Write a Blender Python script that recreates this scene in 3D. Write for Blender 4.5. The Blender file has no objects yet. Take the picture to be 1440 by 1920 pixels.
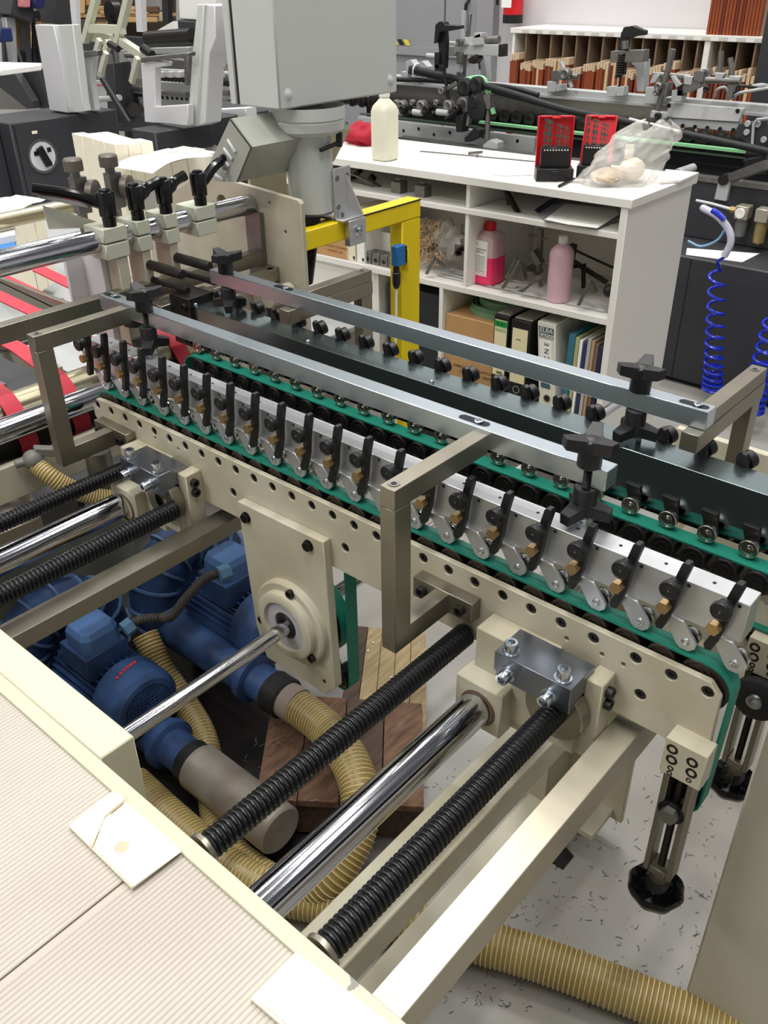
import bpy, bmesh, math, random
from mathutils import Vector, Matrix, geometry
random.seed(7)
S = bpy.context.scene
COL = S.collection
V = Vector
PI = math.pi

# ------------------------------------------------------------------ camera
H = 1.62
FOC = 1655.0
def _cam():
    th, ro, ya = math.radians(31.9), math.radians(-0.79), math.radians(48.65)
    fw = V((math.sin(ya)*math.cos(th), math.cos(ya)*math.cos(th), -math.sin(th)))
    r = fw.cross(V((0, 0, 1))).normalized()
    u = r.cross(fw)
    return r*math.cos(ro)+u*math.sin(ro), -r*math.sin(ro)+u*math.cos(ro), fw
CR, CU, CF = _cam()
C0 = V((0, 0, H))
def ray(x, y): return CR*((x-720)/FOC) - CU*((y-960)/FOC) + CF
def onz(x, y, z):
    d = ray(x, y); return C0 + d*((z-H)/d.z)
def onx(x, y, X):
    d = ray(x, y); return C0 + d*(X/d.x)
def ony(x, y, Y):
    d = ray(x, y); return C0 + d*(Y/d.y)
def atd(x, y, D): return C0 + ray(x, y)*D
cd = bpy.data.cameras.new('camera')
cam = bpy.data.objects.new('camera', cd)
COL.objects.link(cam)
cd.sensor_fit = 'VERTICAL'; cd.sensor_height = 24.0
cd.lens = FOC/1920*24.0
cd.clip_start = 0.02; cd.clip_end = 100
cam.matrix_world = Matrix(((CR.x, CU.x, -CF.x, 0), (CR.y, CU.y, -CF.y, 0), (CR.z, CU.z, -CF.z, H), (0, 0, 0, 1)))
S.camera = cam

# ------------------------------------------------------------------ world, lights, exposure
w = bpy.data.worlds.new('hall_light'); S.world = w; w.use_nodes = True
w.node_tree.nodes['Background'].inputs[0].default_value = (0.80, 0.84, 0.90, 1)
w.node_tree.nodes['Background'].inputs[1].default_value = 0.17
def area(name, loc, sx, sy, watt, rz=0, col=(1.0, 0.985, 0.955), tilt=0):
    l = bpy.data.lights.new(name, 'AREA'); l.shape = 'RECTANGLE'; l.size = sx; l.size_y = sy
    l.energy = watt; l.color = col
    o = bpy.data.objects.new(name, l); COL.objects.link(o); o.location = loc
    o.rotation_euler = (tilt, 0, rz)
    return o
# rows of fluorescent fittings hanging under the hall roof
for i in range(4):
    for j in range(4):
        area('left_fill_lamp', (-1.8+i*2.55, -1.5+j*3.6, 6.6), 0.30, 2.4, 62)
area('left_fill_lamp', (1.3, 0.9, 6.0), 2.4, 0.20, 190)
area('left_fill_lamp', (-0.6, -0.5, 6.2), 0.4, 2.6, 110)
area('left_fill_lamp', (-3.6, 3.2, 5.6), 0.4, 2.6, 300)  # unseen lamp added to brighten the left-facing surfaces
area('left_fill_lamp', (4.4, 3.6, 6.4), 0.4, 2.6, 250)
area('left_fill_lamp', (9.5, 9.5, 6.4), 0.30, 2.4, 260)
area('left_fill_lamp', (4.0, 12.0, 6.4), 0.30, 2.4, 260)
S.view_settings.view_transform = 'Standard'
S.view_settings.look = 'None'
S.view_settings.exposure = -0.60
S.view_settings.gamma = 1.0
S.view_settings.use_curve_mapping = False

# ------------------------------------------------------------------ materials
def lin(c):
    return tuple(((v/255.0)/12.92 if v/255.0 <= 0.04045 else ((v/255.0+0.055)/1.055)**2.4) for v in c)
MATS = {}
def mat(name, rgb, rough=0.5, metal=0.0, var=0.0, vs=30.0, bump=0.0, bs=200.0, rgb2=None, patch=0.0,
        ps=6.0, stretch=None, spec=0.5, trans=0.0, alpha=1.0, rv=0.0, ior=1.45, coat=0.0):
    if name in MATS: return MATS[name]
    m = bpy.data.materials.new(name); m.use_nodes = True; MATS[name] = m
    nt = m.node_tree; b = nt.nodes['Principled BSDF']; L = nt.links
    c = lin(rgb)
    b.inputs['Base Color'].default_value = (*c, 1)
    b.inputs['Roughness'].default_value = rough
    b.inputs['Metallic'].default_value = metal
    b.inputs['Specular IOR Level'].default_value = spec
    b.inputs['Transmission Weight'].default_value = trans
    b.inputs['Alpha'].default_value = alpha
    b.inputs['IOR'].default_value = ior
    b.inputs['Coat Weight'].default_value = coat
    need = var or bump or rgb2 or rv
    if need:
        tc = nt.nodes.new('ShaderNodeTexCoord')
        src = tc.outputs['Object']
        if stretch:
            mp = nt.nodes.new('ShaderNodeMapping'); mp.inputs['Scale'].default_value = stretch
            L.new(src, mp.inputs['Vector']); src = mp.outputs[0]
    col = None
    if var or rgb2:
        n = nt.nodes.new('ShaderNodeTexNoise'); n.inputs['Scale'].default_value = vs if not rgb2 else ps
        n.inputs['Detail'].default_value = 8; L.new(src, n.inputs['Vector'])
        r = nt.nodes.new('ShaderNodeValToRGB'); L.new(n.outputs[0], r.inputs[0])
        if rgb2:
            d = lin(rgb2)
            r.color_ramp.elements[0].position = 0.5-patch; r.color_ramp.elements[1].position = 0.5+patch+0.02
            r.color_ramp.elements[0].color = (*d, 1); r.color_ramp.elements[1].color = (*c, 1)
        else:
            r.color_ramp.elements[0].position = 0.3; r.color_ramp.elements[1].position = 0.7
            r.color_ramp.elements[0].color = (*[v*(1-var) for v in c], 1)
            r.color_ramp.elements[1].color = (*[min(1, v*(1+var)) for v in c], 1)
        L.new(r.outputs[0], b.inputs['Base Color'])
    if rv:
        n3 = nt.nodes.new('ShaderNodeTexNoise'); n3.inputs['Scale'].default_value = vs; n3.inputs['Detail'].default_value = 6
        L.new(src, n3.inputs['Vector'])
        mr = nt.nodes.new('ShaderNodeMapRange'); mr.inputs['From Min'].default_value = .3; mr.inputs['From Max'].default_value = .7
        mr.inputs['To Min'].default_value = max(0, rough-rv); mr.inputs['To Max'].default_value = rough+rv
        L.new(n3.outputs[0], mr.inputs[0]); L.new(mr.outputs[0], b.inputs['Roughness'])
    if bump:
        n2 = nt.nodes.new('ShaderNodeTexNoise'); n2.inputs['Scale'].default_value = bs; n2.inputs['Detail'].default_value = 4
        L.new(src, n2.inputs['Vector'])
        bp = nt.nodes.new('ShaderNodeBump'); bp.inputs['Strength'].default_value = bump; bp.inputs['Distance'].default_value = 0.002
        L.new(n2.outputs[0], bp.inputs['Height']); L.new(bp.outputs[0], b.inputs['Normal'])
    return m

beige = mat('beige_machine_paint', (188, 183, 164), 0.42, 0, rgb2=(176, 169, 146), patch=0.12, ps=9)
beige_pale = mat('pale_beige_paint', (204, 199, 174), 0.45, 0, var=0.03, vs=10)
nickel = mat('nickel_plated_steel', (142, 136, 122), 0.36, 0.85, var=0.08, vs=8, rv=0.08)
zinc = mat('zinc_plated_steel', (190, 201, 208), 0.27, 0.95, var=0.03, vs=400)
zinc_block = mat('dull_zinc_block', (132, 137, 146), 0.3, 0.95, var=0.06, vs=500)
alu = mat('milled_aluminium', (198, 200, 202), 0.34, 0.75, var=0.05, vs=20, rv=0.06)
alu_dull = mat('dull_aluminium_plate', (176, 178, 180), 0.5, 0.45, var=0.06, vs=40)
chrome = mat('polished_chrome', (205, 206, 212), 0.11, 1.0)
bright_zinc = mat('bright_zinc_bolt', (205, 212, 218), 0.2, 1.0)
steel_dark = mat('dark_oxide_steel', (52, 50, 48), 0.4, 0.7)
steel_grey = mat('grey_steel', (128, 126, 122), 0.42, 0.8, var=0.12, vs=30)
bearing_steel = mat('bearing_steel', (196, 192, 186), 0.2, 1.0)
blackp = mat('black_plastic', (24, 24, 25), 0.42, 0, bump=0.08, bs=500)
blackgl = mat('gloss_black_plastic', (12, 12, 13), 0.13, 0)
rubber = mat('black_rubber', (26, 26, 28), 0.55, 0, var=0.2, vs=40)
green = mat('green_conveyor_belt', (18, 118, 98), 0.55, 0, var=0.08, vs=40)
green_light = mat('pale_green_belt', (140, 205, 150), 0.6)
red_belt = mat('red_feeder_belt', (196, 48, 66), 0.55, 0, var=0.06, vs=12)
brass = mat('brass_bolt', (178, 150, 106), 0.36, 0.85)
nylon = mat('grey_nylon_ring', (172, 170, 176), 0.5, 0, var=0.1, vs=20)
blue = mat('blue_cast_paint', (54, 84, 134), 0.5, 0, rgb2=(34, 50, 84), patch=0.14, ps=14, bump=0.25, bs=120)
hose_m = mat('yellowed_clear_hose', (172, 150, 92), 0.3, 0, rgb2=(146, 120, 66), patch=0.2, ps=8, trans=0.18)
hose_rib = mat('hose_spiral_rib', (206, 190, 140), 0.4, 0)
wood = mat('rough_pallet_wood', (158, 122, 88), 0.8, 0, rgb2=(116, 84, 58), patch=0.22, ps=5, stretch=(2, 22, 22), bump=0.5, bs=60)
wood_dark = mat('oily_pallet_wood', (92, 70, 56), 0.7, 0, rgb2=(56, 44, 38), patch=0.25, ps=6, stretch=(2, 16, 16), bump=0.4, bs=60)
wood_pale = mat('new_pallet_wood', (182, 162, 122), 0.8, 0, rgb2=(140, 122, 92), patch=0.2, ps=4, stretch=(3, 20, 20), bump=0.3, bs=60)
white = mat('white_melamine', (232, 230, 224), 0.4, 0, var=0.01, vs=5)
yellow = mat('yellow_machine_paint', (230, 203, 6), 0.38, 0, var=0.03, vs=12)
ltgrey = mat('light_grey_powder_coat', (196, 200, 196), 0.5, 0, bump=0.06, bs=600)
white_grey = mat('pale_grey_cover', (206, 206, 208), 0.42, 0)
dark = mat('dark_grey_powder_coat', (52, 53, 57), 0.5, 0, bump=0.15, bs=500)
card = mat('brown_cardboard', (186, 146, 98), 0.8, 0, var=0.05, vs=10)
cream = mat('cream_card_stack', (236, 226, 200), 0.75, 0)
paper = mat('white_paper', (242, 241, 236), 0.7, 0)
red = mat('red_plastic', (206, 28, 38), 0.35, 0)
blackpaint = mat('black_text_ink', (28, 28, 28), 0.7)

# ------------------------------------------------------------------ mesh builder
def frame(a, b):
    z = (V(b)-V(a)).normalized()
    t = V((0, 0, 1)) if abs(z.z) < 0.95 else V((1, 0, 0))
    x = t.cross(z).normalized(); y = z.cross(x)
    return x, y, z
class B:
    def __init__(s): s.v = []; s.f = []
    def add(s, vs, fs):
        n = len(s.v); s.v += [tuple(p) for p in vs]; s.f += [tuple(i+n for i in f) for f in fs]; return s
    def hexa(s, p):   # 8 points: bottom 4 ccw, top 4
        return s.add(p, [(3, 2, 1, 0), (4, 5, 6, 7), (0, 1, 5, 4), (1, 2, 6, 5), (2, 3, 7, 6), (3, 0, 4, 7)])
    def box(s, x0, x1, y0, y1, z0, z1):
        x0, x1 = sorted((x0, x1)); y0, y1 = sorted((y0, y1)); z0, z1 = sorted((z0, z1))
        return s.hexa([(x0, y0, z0), (x1, y0, z0), (x1, y1, z0), (x0, y1, z0), (x0, y0, z1), (x1, y0, z1), (x1, y1, z1), (x0, y1, z1)])
    def obox(s, c, ex, ey, ez):  # half vectors
        c, ex, ey, ez = V(c), V(ex), V(ey), V(ez)
        if ex.cross(ey).dot(ez) < 0: ex = -ex
        return s.hexa([c-ex-ey-ez, c+ex-ey-ez, c+ex+ey-ez, c-ex+ey-ez, c-ex-ey+ez, c+ex-ey+ez, c+ex+ey+ez, c-ex+ey+ez])
    def bar(s, a, b, w, h, up=(0, 0, 1)):
        a, b = V(a), V(b); d = (b-a)/2; side = d.cross(V(up)).normalized(); u = side.cross(d).normalized()
        return s.obox((a+b)/2, d, side*(w/2), u*(h/2))
    def cyl(s, a, b, r, n=16, r2=None, caps=True, ph=0.0):
        a, b = V(a), V(b); x, y, z = frame(a, b); r2 = r if r2 is None else r2
        vs = []
        for c, rr in ((a, r), (b, r2)):
            for i in range(n):
                t = 2*PI*i/n+ph; vs.append(c+(x*math.cos(t)+y*math.sin(t))*rr)
        fs = [(i, (i+1) % n, n+(i+1) % n, n+i) for i in range(n)]
        if caps: fs += [tuple(range(n-1, -1, -1)), tuple(range(n, 2*n))]
        return s.add(vs, fs)
    def lathe(s, a, axis, prof, n=24):  # prof list of (r, h)
        a = V(a); x, y, z = frame(a, a+V(axis))
        vs = []; fs = []
        for r, h in prof:
            for i in range(n):
                t = 2*PI*i/n; vs.append(a+z*h+(x*math.cos(t)+y*math.sin(t))*max(r, 1e-5))
        for k in range(len(prof)-1):
            for i in range(n):
                j = (i+1) % n; fs.append((k*n+i, k*n+j, (k+1)*n+j, (k+1)*n+i))
        return s.add(vs, fs)
    def tube(s, pts, r, n=10, caps=True, closed=False):
        pts = [V(p) for p in pts]; m = len(pts)
        rr = r if callable(r) else (lambda i: r)
        vs = []; fs = []; px = None
        for i, p in enumerate(pts):
            d = (pts[min(i+1, m-1)]-pts[max(i-1, 0)]).normalized()
            if px is None:
                px = frame(V((0, 0, 0)), d)[0]
            else:
                px = (px-d*px.dot(d)).normalized()
            py = d.cross(px)
            for k in range(n):
                t = 2*PI*k/n; vs.append(p+(px*math.cos(t)+py*math.sin(t))*rr(i))
        for i in range(m-1):
            for k in range(n):
                j = (k+1) % n; fs.append((i*n+k, i*n+j, (i+1)*n+j, (i+1)*n+k))
        if caps: fs += [tuple(range(n-1, -1, -1)), tuple(range((m-1)*n, m*n))]
        return s.add(vs, fs)
    def prism(s, poly, d):  # poly: list of 3d points, d: extrude vector
        n = len(poly); d = V(d); a = [V(p) for p in poly]; b = [p+d for p in a]
        nrm = V((0, 0, 0))
        for i in range(n): nrm += (a[i]-a[0]).cross(a[(i+1) % n]-a[0])
        if nrm.dot(d) > 0: a.reverse(); b.reverse()
        fs = [tuple(range(n)), tuple(range(2*n-1, n-1, -1))]
        fs += [((i+1) % n, i, n+i, n+(i+1) % n) for i in range(n)]
        return s.add(a+b, fs)
    def strip(s, path, w, th=0.003, closed=False):  # ribbon in YZ (path of (x0,y,z)), width w along +X
        pts = [V(p) for p in path]; m = len(pts); vs = []; fs = []
        for i in range(m):
            if closed: d = pts[(i+1) % m]-pts[i-1]
            else: d = pts[min(i+1, m-1)]-pts[max(i-1, 0)]
            nn = V((1, 0, 0)).cross(d).normalized()*th
            p = pts[i]; W = V((w, 0, 0))
            vs += [p, p+W, p+W+nn, p+nn]
        R = m if closed else m-1
        for i in range(R):
            j = (i+1) % m
            for k in range(4):
                l = (k+1) % 4; fs.append((i*4+k, i*4+l, j*4+l, j*4+k))
        return s.add(vs, fs)
    def sphere(s, c, r, n=12, m=8, sc=(1, 1, 1)):
        vs = []; fs = []
        for i in range(m+1):
            a = PI*i/m
            for j in range(n):
                t = 2*PI*j/n
                vs.append((c[0]+r*sc[0]*math.sin(a)*math.cos(t), c[1]+r*sc[1]*math.sin(a)*math.sin(t), c[2]+r*sc[2]*math.cos(a)))
        for i in range(m):
            for j in range(n):
                k = (j+1) % n; fs.append((i*n+j, (i+1)*n+j, (i+1)*n+k, i*n+k))
        return s.add(vs, fs)
    def hexn(s, a, b, r): return s.cyl(a, b, r, 6)
    def torus(s, c, axis, R, r, n=24, m=8, a0=0, a1=2*PI):
        x, y, z = frame(V((0, 0, 0)), V(axis)); c = V(c)
        full = abs(a1-a0-2*PI) < 1e-6
        pts = [c+(x*math.cos(a0+(a1-a0)*i/n)+y*math.sin(a0+(a1-a0)*i/n))*R for i in range(n+1)]
        return s.tube(pts, r, m, caps=not full)
def plate_holes(X, th, outer, holes, n=14, axis='x'):
    """plate in the YZ plane at x=X, thickness th towards +X, with round holes (y, z, r)"""
    vs = [V(p) for p in outer]; edges = []
    def loop(st, k): return [(st+i, st+(i+1) % k) for i in range(k)]
    edges += loop(0, len(outer)); rings = []
    for (cy, cz, r) in holes:
        st = len(vs); vs += [V((cy+r*math.cos(2*PI*i/n), cz+r*math.sin(2*PI*i/n))) for i in range(n)]
        edges += loop(st, n); rings.append((st, n))
    ov, oe, of, _, _, _ = geometry.delaunay_2d_cdt(vs, edges, [], 1, 1e-6)
    keep = []
    for f in of:
        c = sum((ov[i] for i in f), V((0, 0)))/len(f)
        if any((c.x-cy)**2+(c.y-cz)**2 < (r*0.97)**2 for cy, cz, r in holes): continue
        keep.append(f)
    b = B(); N = len(ov)
    b.v = [(X, p.x, p.y) for p in ov]+[(X+th, p.x, p.y) for p in ov]
    for f in keep:
        a = sum(((ov[f[i]].x*ov[f[(i+1) % 3]].y-ov[f[(i+1) % 3]].x*ov[f[i]].y) for i in range(3)))
        g = tuple(f) if a < 0 else tuple(reversed(f))
        b.f.append(g); b.f.append(tuple(i+N for i in reversed(g)))
    cnt = {}
    for f in keep:
        for i in range(3):
            e = (f[i], f[(i+1) % 3]); k = (min(e), max(e)); cnt[k] = cnt.get(k, 0)+1
    for (i, j), c in cnt.items():
        if c == 1: b.f.append((i, j, j+N, i+N))
    return b

# ------------------------------------------------------------------ object helpers
ORG = {}
def to_mesh(name, b, off=V((0, 0, 0)), smooth=35):
    me = bpy.data.meshes.new(name)
    me.from_pydata([(p[0]-off.x, p[1]-off.y, p[2]-off.z) for p in b.v], [], b.f)
    bm = bmesh.new(); bm.from_mesh(me); bmesh.ops.recalc_face_normals(bm, faces=bm.faces); bm.to_mesh(me); bm.free()
    if smooth:
        me.polygons.foreach_set('use_smooth', [True]*len(me.polygons))
        me.set_sharp_from_angle(angle=math.radians(smooth))
    return me
def props(o, label=None, cat=None, group=None, kind=None):
    if label: o['label'] = label
    if cat: o['category'] = cat
    if group: o['group'] = group
    if kind: o['kind'] = kind
def thing(name, label, cat, loc=(0, 0, 0), group=None):
    o = bpy.data.objects.new(name, None); COL.objects.link(o); o.location = loc; o.empty_display_size = 0.05
    props(o, label, cat, group); ORG[o.name] = V(loc); return o
def add(name, b, m, parent=None, loc=None, rot=None, label=None, kind=None, bev=0, smooth=35, local=False):
    """part (parent given) or structure/single; geometry in world coordinates unless loc/local given"""
    po = ORG.get(parent.name, V((0, 0, 0))) if parent else V((0, 0, 0))
    if isinstance(b, bpy.types.Mesh): me = b
    else: me = to_mesh(name, b, V((0, 0, 0)) if (loc is not None or local) else po, smooth)
    o = bpy.data.objects.new(name, me); COL.objects.link(o)
    if m is not None and not me.materials:
        for x in (m if isinstance(m, (list, tuple)) else [m]): me.materials.append(x)
    if parent:
        o.parent = parent
    if loc is not None:
        o.location = V(loc) - (V((0, 0, 0)) if local else po)
        ORG[o.name] = V(loc)
    else: ORG[o.name] = po
    if rot: o.rotation_euler = rot
    if bev:
        md = o.modifiers.new('bevel', 'BEVEL'); md.width = bev; md.segments = 1; md.limit_method = 'ANGLE'; md.angle_limit = math.radians(40)
        md.harden_normals = False
    props(o, label, None, None, kind)
    return o
def single(name, b, m, label, cat, group=None, bev=0, kind=None, smooth=35):
    xs = [p[0] for p in b.v]; ys = [p[1] for p in b.v]; zs = [p[2] for p in b.v]
    base = V(((min(xs)+max(xs))/2, (min(ys)+max(ys))/2, min(zs)))
    b.v = [(p[0]-base.x, p[1]-base.y, p[2]-base.z) for p in b.v]
    o = add(name, b, m, None, loc=base, bev=bev, smooth=smooth)
    props(o, label, cat, group, kind); return o
def struct(name, b, m, bev=0, smooth=35):
    o = add(name, b, m, bev=bev, smooth=smooth); o['kind'] = 'structure'; return o
def dup(root, loc=None, rot=None, label=None, group=None, scale=None):
    def rec(o, par):
        c = o.copy(); COL.objects.link(c); c.parent = par
        for ch in list(o.children): rec(ch, c)
        return c
    r = rec(root, root.parent)
    if loc is not None: r.location = loc
    if rot is not None: r.rotation_euler = rot
    if scale is not None: r.scale = scale
    if label: r['label'] = label
    if group: r['group'] = group
    ORG[r.name] = V(r.location)
    return r
def spline(pts, k=8):
    pts = [V(p) for p in pts]; out = []
    P = [pts[0]*2-pts[1]]+pts+[pts[-1]*2-pts[-2]]
    for i in range(1, len(P)-2):
        for j in range(k):
            t = j/k; a, b, c, d = P[i-1], P[i], P[i+1], P[i+2]
            out.append(0.5*((2*b)+(c-a)*t+(2*a-5*b+4*c-d)*t*t+(3*b-a-3*c+d)*t**3))
    out.append(pts[-1]); return out
def resample(pts, step):
    out = [pts[0]]; acc = 0
    for i in range(1, len(pts)):
        a, b = pts[i-1], pts[i]; L = (b-a).length; t = step-acc
        while t <= L and L > 0:
            out.append(a+(b-a)*(t/L)); t += step
        acc = (acc+L) % step
    return out
def text_mesh(txt, size):
    cu = bpy.data.curves.new('lettering', 'FONT'); cu.body = txt; cu.size = size; cu.align_x = 'CENTER'; cu.align_y = 'CENTER'
    cu.extrude = 0.0002; cu.resolution_u = 2
    o = bpy.data.objects.new('lettering', cu); COL.objects.link(o)
    dg = bpy.context.evaluated_depsgraph_get(); me = bpy.data.meshes.new_from_object(o.evaluated_get(dg))
    COL.objects.unlink(o); bpy.data.objects.remove(o); return me
def lettering(txt, size, m, parent, c, right, up, name='lettering'):
    """flat text at world point c, reading along right, with the given up direction"""
    me = text_mesh(txt, size); R = V(right).normalized(); U = V(up); U = (U-R*U.dot(R)).normalized(); N = R.cross(U)
    po = ORG.get(parent.name, V((0, 0, 0)))
    M = Matrix(((R.x, U.x, N.x, c[0]-po.x), (R.y, U.y, N.y, c[1]-po.y), (R.z, U.z, N.z, c[2]-po.z), (0, 0, 0, 1)))
    me.transform(M); me.materials.clear(); me.materials.append(m)
    o = bpy.data.objects.new(name, me); COL.objects.link(o); o.parent = parent; ORG[o.name] = po; return o
# =================================================================== FOREGROUND MACHINE
# ---- floor
fm = mat('painted_concrete_floor', (166, 165, 161), 0.36, 0, rgb2=(130, 125, 119), patch=0.28, ps=1.7, bump=0.12, bs=90)
struct('floor', B().box(-6, 14, -7, 20, -0.1, 0), fm)

def socket(b, a, ax, r, h):   # socket head cap with hex recess
    ax = V(ax).normalized()
    return b.lathe(a, ax, [(0, 0), (r, 0), (r, h*0.93), (r*0.93, h), (r*0.55, h), (r*0.5, h*0.45), (0, h*0.45)], 14)
sunk_me = to_mesh('screw', socket(B(), (0, 0, 0), (-1, 0, 0), 0.0080, 0.005))
washer_me = to_mesh('countersink', B().lathe((0, 0, 0), (-1, 0, 0), [(0.0, 0), (0.0088, 0), (0.0088, 0.0005), (0.0068, 0.0006), (0.0068, 0.0)], 18))
cap_me = to_mesh('cap_screw', socket(B(), (0, 0, 0), (0, 0, 1), 0.0095, 0.016).lathe((0, 0, 0), (0, 0, 1), [(0, -0.002), (0.0125, -0.002), (0.0125, 0.0005), (0.009, 0.0008)], 18))
hexb_me = to_mesh('hex_bolt', B().hexn((0, 0, 0), (-0.008, 0, 0), 0.0098).lathe((0, 0, 0), (-1, 0, 0), [(0.0112, 0), (0.0112, 0.0015), (0.008, 0.0018)], 18))
small_cap = to_mesh('cap_screw', socket(B(), (0, 0, 0), (-1, 0, 0), 0.0085, 0.009))

PX = 0.883
# ---- near carriage -------------------------------------------------------------
car = thing('conveyor_carriage', 'long beige perforated conveyor side plate with green belt, nearest in the picture', 'conveyor', (0.90, 0.9, 0.73), 'conveyor carriages')
hy = [0.239, 0.288, 0.338, 0.401, 0.452, 0.501, 0.550]+[0.600, 0.649, 0.698, 0.747, 0.795]+[0.844+0.049*k for k in range(16)]
row = [(y, 0.835) for y in hy if y < 1.59]
row += [(0.323, 0.779), (0.866, 0.781), (1.153, 0.781)]
outer = [(0.238, 0.852), (0.222, 0.834), (0.220, 0.727), (1.47, 0.727), (1.50, 0.74), (1.545, 0.793), (1.590, 0.798), (1.597, 0.806), (1.597, 0.832), (1.578, 0.849), (1.54, 0.852)]
small = [(1.383, 0.820), (1.309, 0.820), (0.353, 0.815), (0.385, 0.815), (0.44, 0.813)]
sp = add('side_plate', plate_holes(PX, 0.010, outer, [(y, z, 0.0085) for y, z in row]+[(y, z, 0.0035) for y, z in small]), beige, car, bev=0.0012)
for y, z in row:
    add('screw', sunk_me, steel_dark, sp, loc=(PX+0.0075, y, z))
# rollers under the belt
roller_me = to_mesh('belt_roller', B().lathe((0, 0, 0), (1, 0, 0), [(0, 0), (0.004, 0), (0.004, 0.001), (0.008, 0.0012), (0.0085, 0.0), (0.0115, 0.0), (0.012, 0.0014), (0.0155, 0.0014), (0.016, 0), (0.0190, 0), (0.0200, 0.001), (0.0200, 0.031), (0.0125, 0.032), (0.0125, 0.034), (0, 0.034)], 24))
roller_m = mat('worn_roller_rim', (60, 54, 47), 0.42, 0.6)
def rollers(parent, x, m, y0=0.262, n=27, p=0.049, z=0.8445):
    for k in range(n):
        add('belt_roller', roller_me, m, parent, loc=(x, y0+p*k, z))
rollers(car, 0.8955, roller_m)
def arc(cy, cz, r, a0, a1, n=10): return [(cy+r*math.cos(math.radians(a0+(a1-a0)*i/n)), cz+r*math.sin(math.radians(a0+(a1-a0)*i/n))) for i in range(n+1)]
def belt_path(x, full=True):
    p = []
    p += [(y, 0.8655) for y in [1.56-0.06*i for i in range(22)]]
    p += arc(0.250, 0.828, 0.0375, 90, 178, 8)
    p += arc(0.243, 0.628, 0.027, 180, 350, 8)
    p += [(0.285, 0.74)]
    if full:
        p += [(0.87, 0.74), (0.882, 0.73)]
        p += arc(0.908, 0.452, 0.026, 182, 380, 8)
        p += arc(0.986, 0.57, 0.086, 245, 100, 14)
        p += arc(0.986, 0.57, 0.088, 105, 150, 3)[:0]
        p += [(1.05, 0.74)]
    p += [(1.50, 0.765)]
    p += arc(1.56, 0.828, 0.0375, -60, 80, 8)[::1]
    return [(x, a, c) for a, c in p]
add('belt', B().strip(belt_path(0.8965), 0.028, 0.003, True), green, car)
# end wheels of the belt
add('end_pulley', B().lathe((0.896, 0.250, 0.828), (1, 0, 0), [(0, 0), (0.008, 0), (0.012, 0.002), (0.028, 0.002), (0.030, 0), (0.0345, 0), (0.0345, 0.03), (0, 0.03)], 28), roller_m, car)
add('end_pulley', B().lathe((0.896, 1.56, 0.828), (1, 0, 0), [(0, 0), (0.030, 0), (0.0345, 0), (0.0345, 0.03), (0, 0.03)], 28), roller_m, car)
add('drive_pulley', B().lathe((0.896, 0.986, 0.57), (1, 0, 0), [(0, 0), (0.05, 0), (0.055, 0.004), (0.078, 0.004), (0.082, 0), (0.082, 0.03), (0, 0.03)], 36), steel_dark, car)
add('idler_roller', B().lathe((0.892, 0.908, 0.452), (1, 0, 0), [(0, 0), (0.018, 0), (0.0205, 0.003), (0.0205, 0.035), (0, 0.037)], 24), blackgl, car)
# ---- bearing plate with flange
bp = add('bearing_plate', B().prism([(0.865, y, z) for y, z in [(1.120, 0.783), (0.900, 0.786), (0.897, 0.70), (0.888, 0.462), (0.918, 0.428), (1.083, 0.428), (1.105, 0.50), (1.112, 0.62)]], (0.018, 0, 0)), beige, car, bev=0.0012)
for y, z in [(1.098, 0.757), (0.936, 0.765)]: add('hex_bolt', hexb_me, blackgl, bp, loc=(0.865, y, z))
add('bolt_hole', B().lathe((0.8647, 0.918, 0.462), (-1, 0, 0), [(0, 0), (0.004, 0), (0.004, 0.0004), (0, 0.0004)], 12), steel_dark, bp)
add('bearing_flange', B().lathe((0.865, 0.990, 0.573), (-1, 0, 0), [(0.02, 0), (0.088, 0), (0.088, 0.011), (0.084, 0.014), (0.071, 0.014), (0.0705, 0.026), (0.066, 0.029), (0.052, 0.029), (0.051, 0.014), (0.02, 0.014)], 40), beige, car)
add('nylon_ring', B().lathe((0.853, 0.990, 0.573), (-1, 0, 0), [(0.028, 0), (0.051, 0), (0.051, 0.010), (0.028, 0.011), (0.027, 0.004), (0.018, 0.002)], 32), nylon, car)
add('shaft_seal', B().lathe((0.850, 0.988, 0.572), (-1, 0, 0), [(0.014, 0), (0.027, 0), (0.027, 0.006), (0.022, 0.010), (0.0145, 0.010)], 28), steel_dark, car)
for a in (80, -40, 200):
    q = (0.852, 0.990-0.078*math.cos(math.radians(a)), 0.573+0.078*math.sin(math.radians(a)))
    add('cap_screw', small_cap, steel_dark, car, loc=q)
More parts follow.
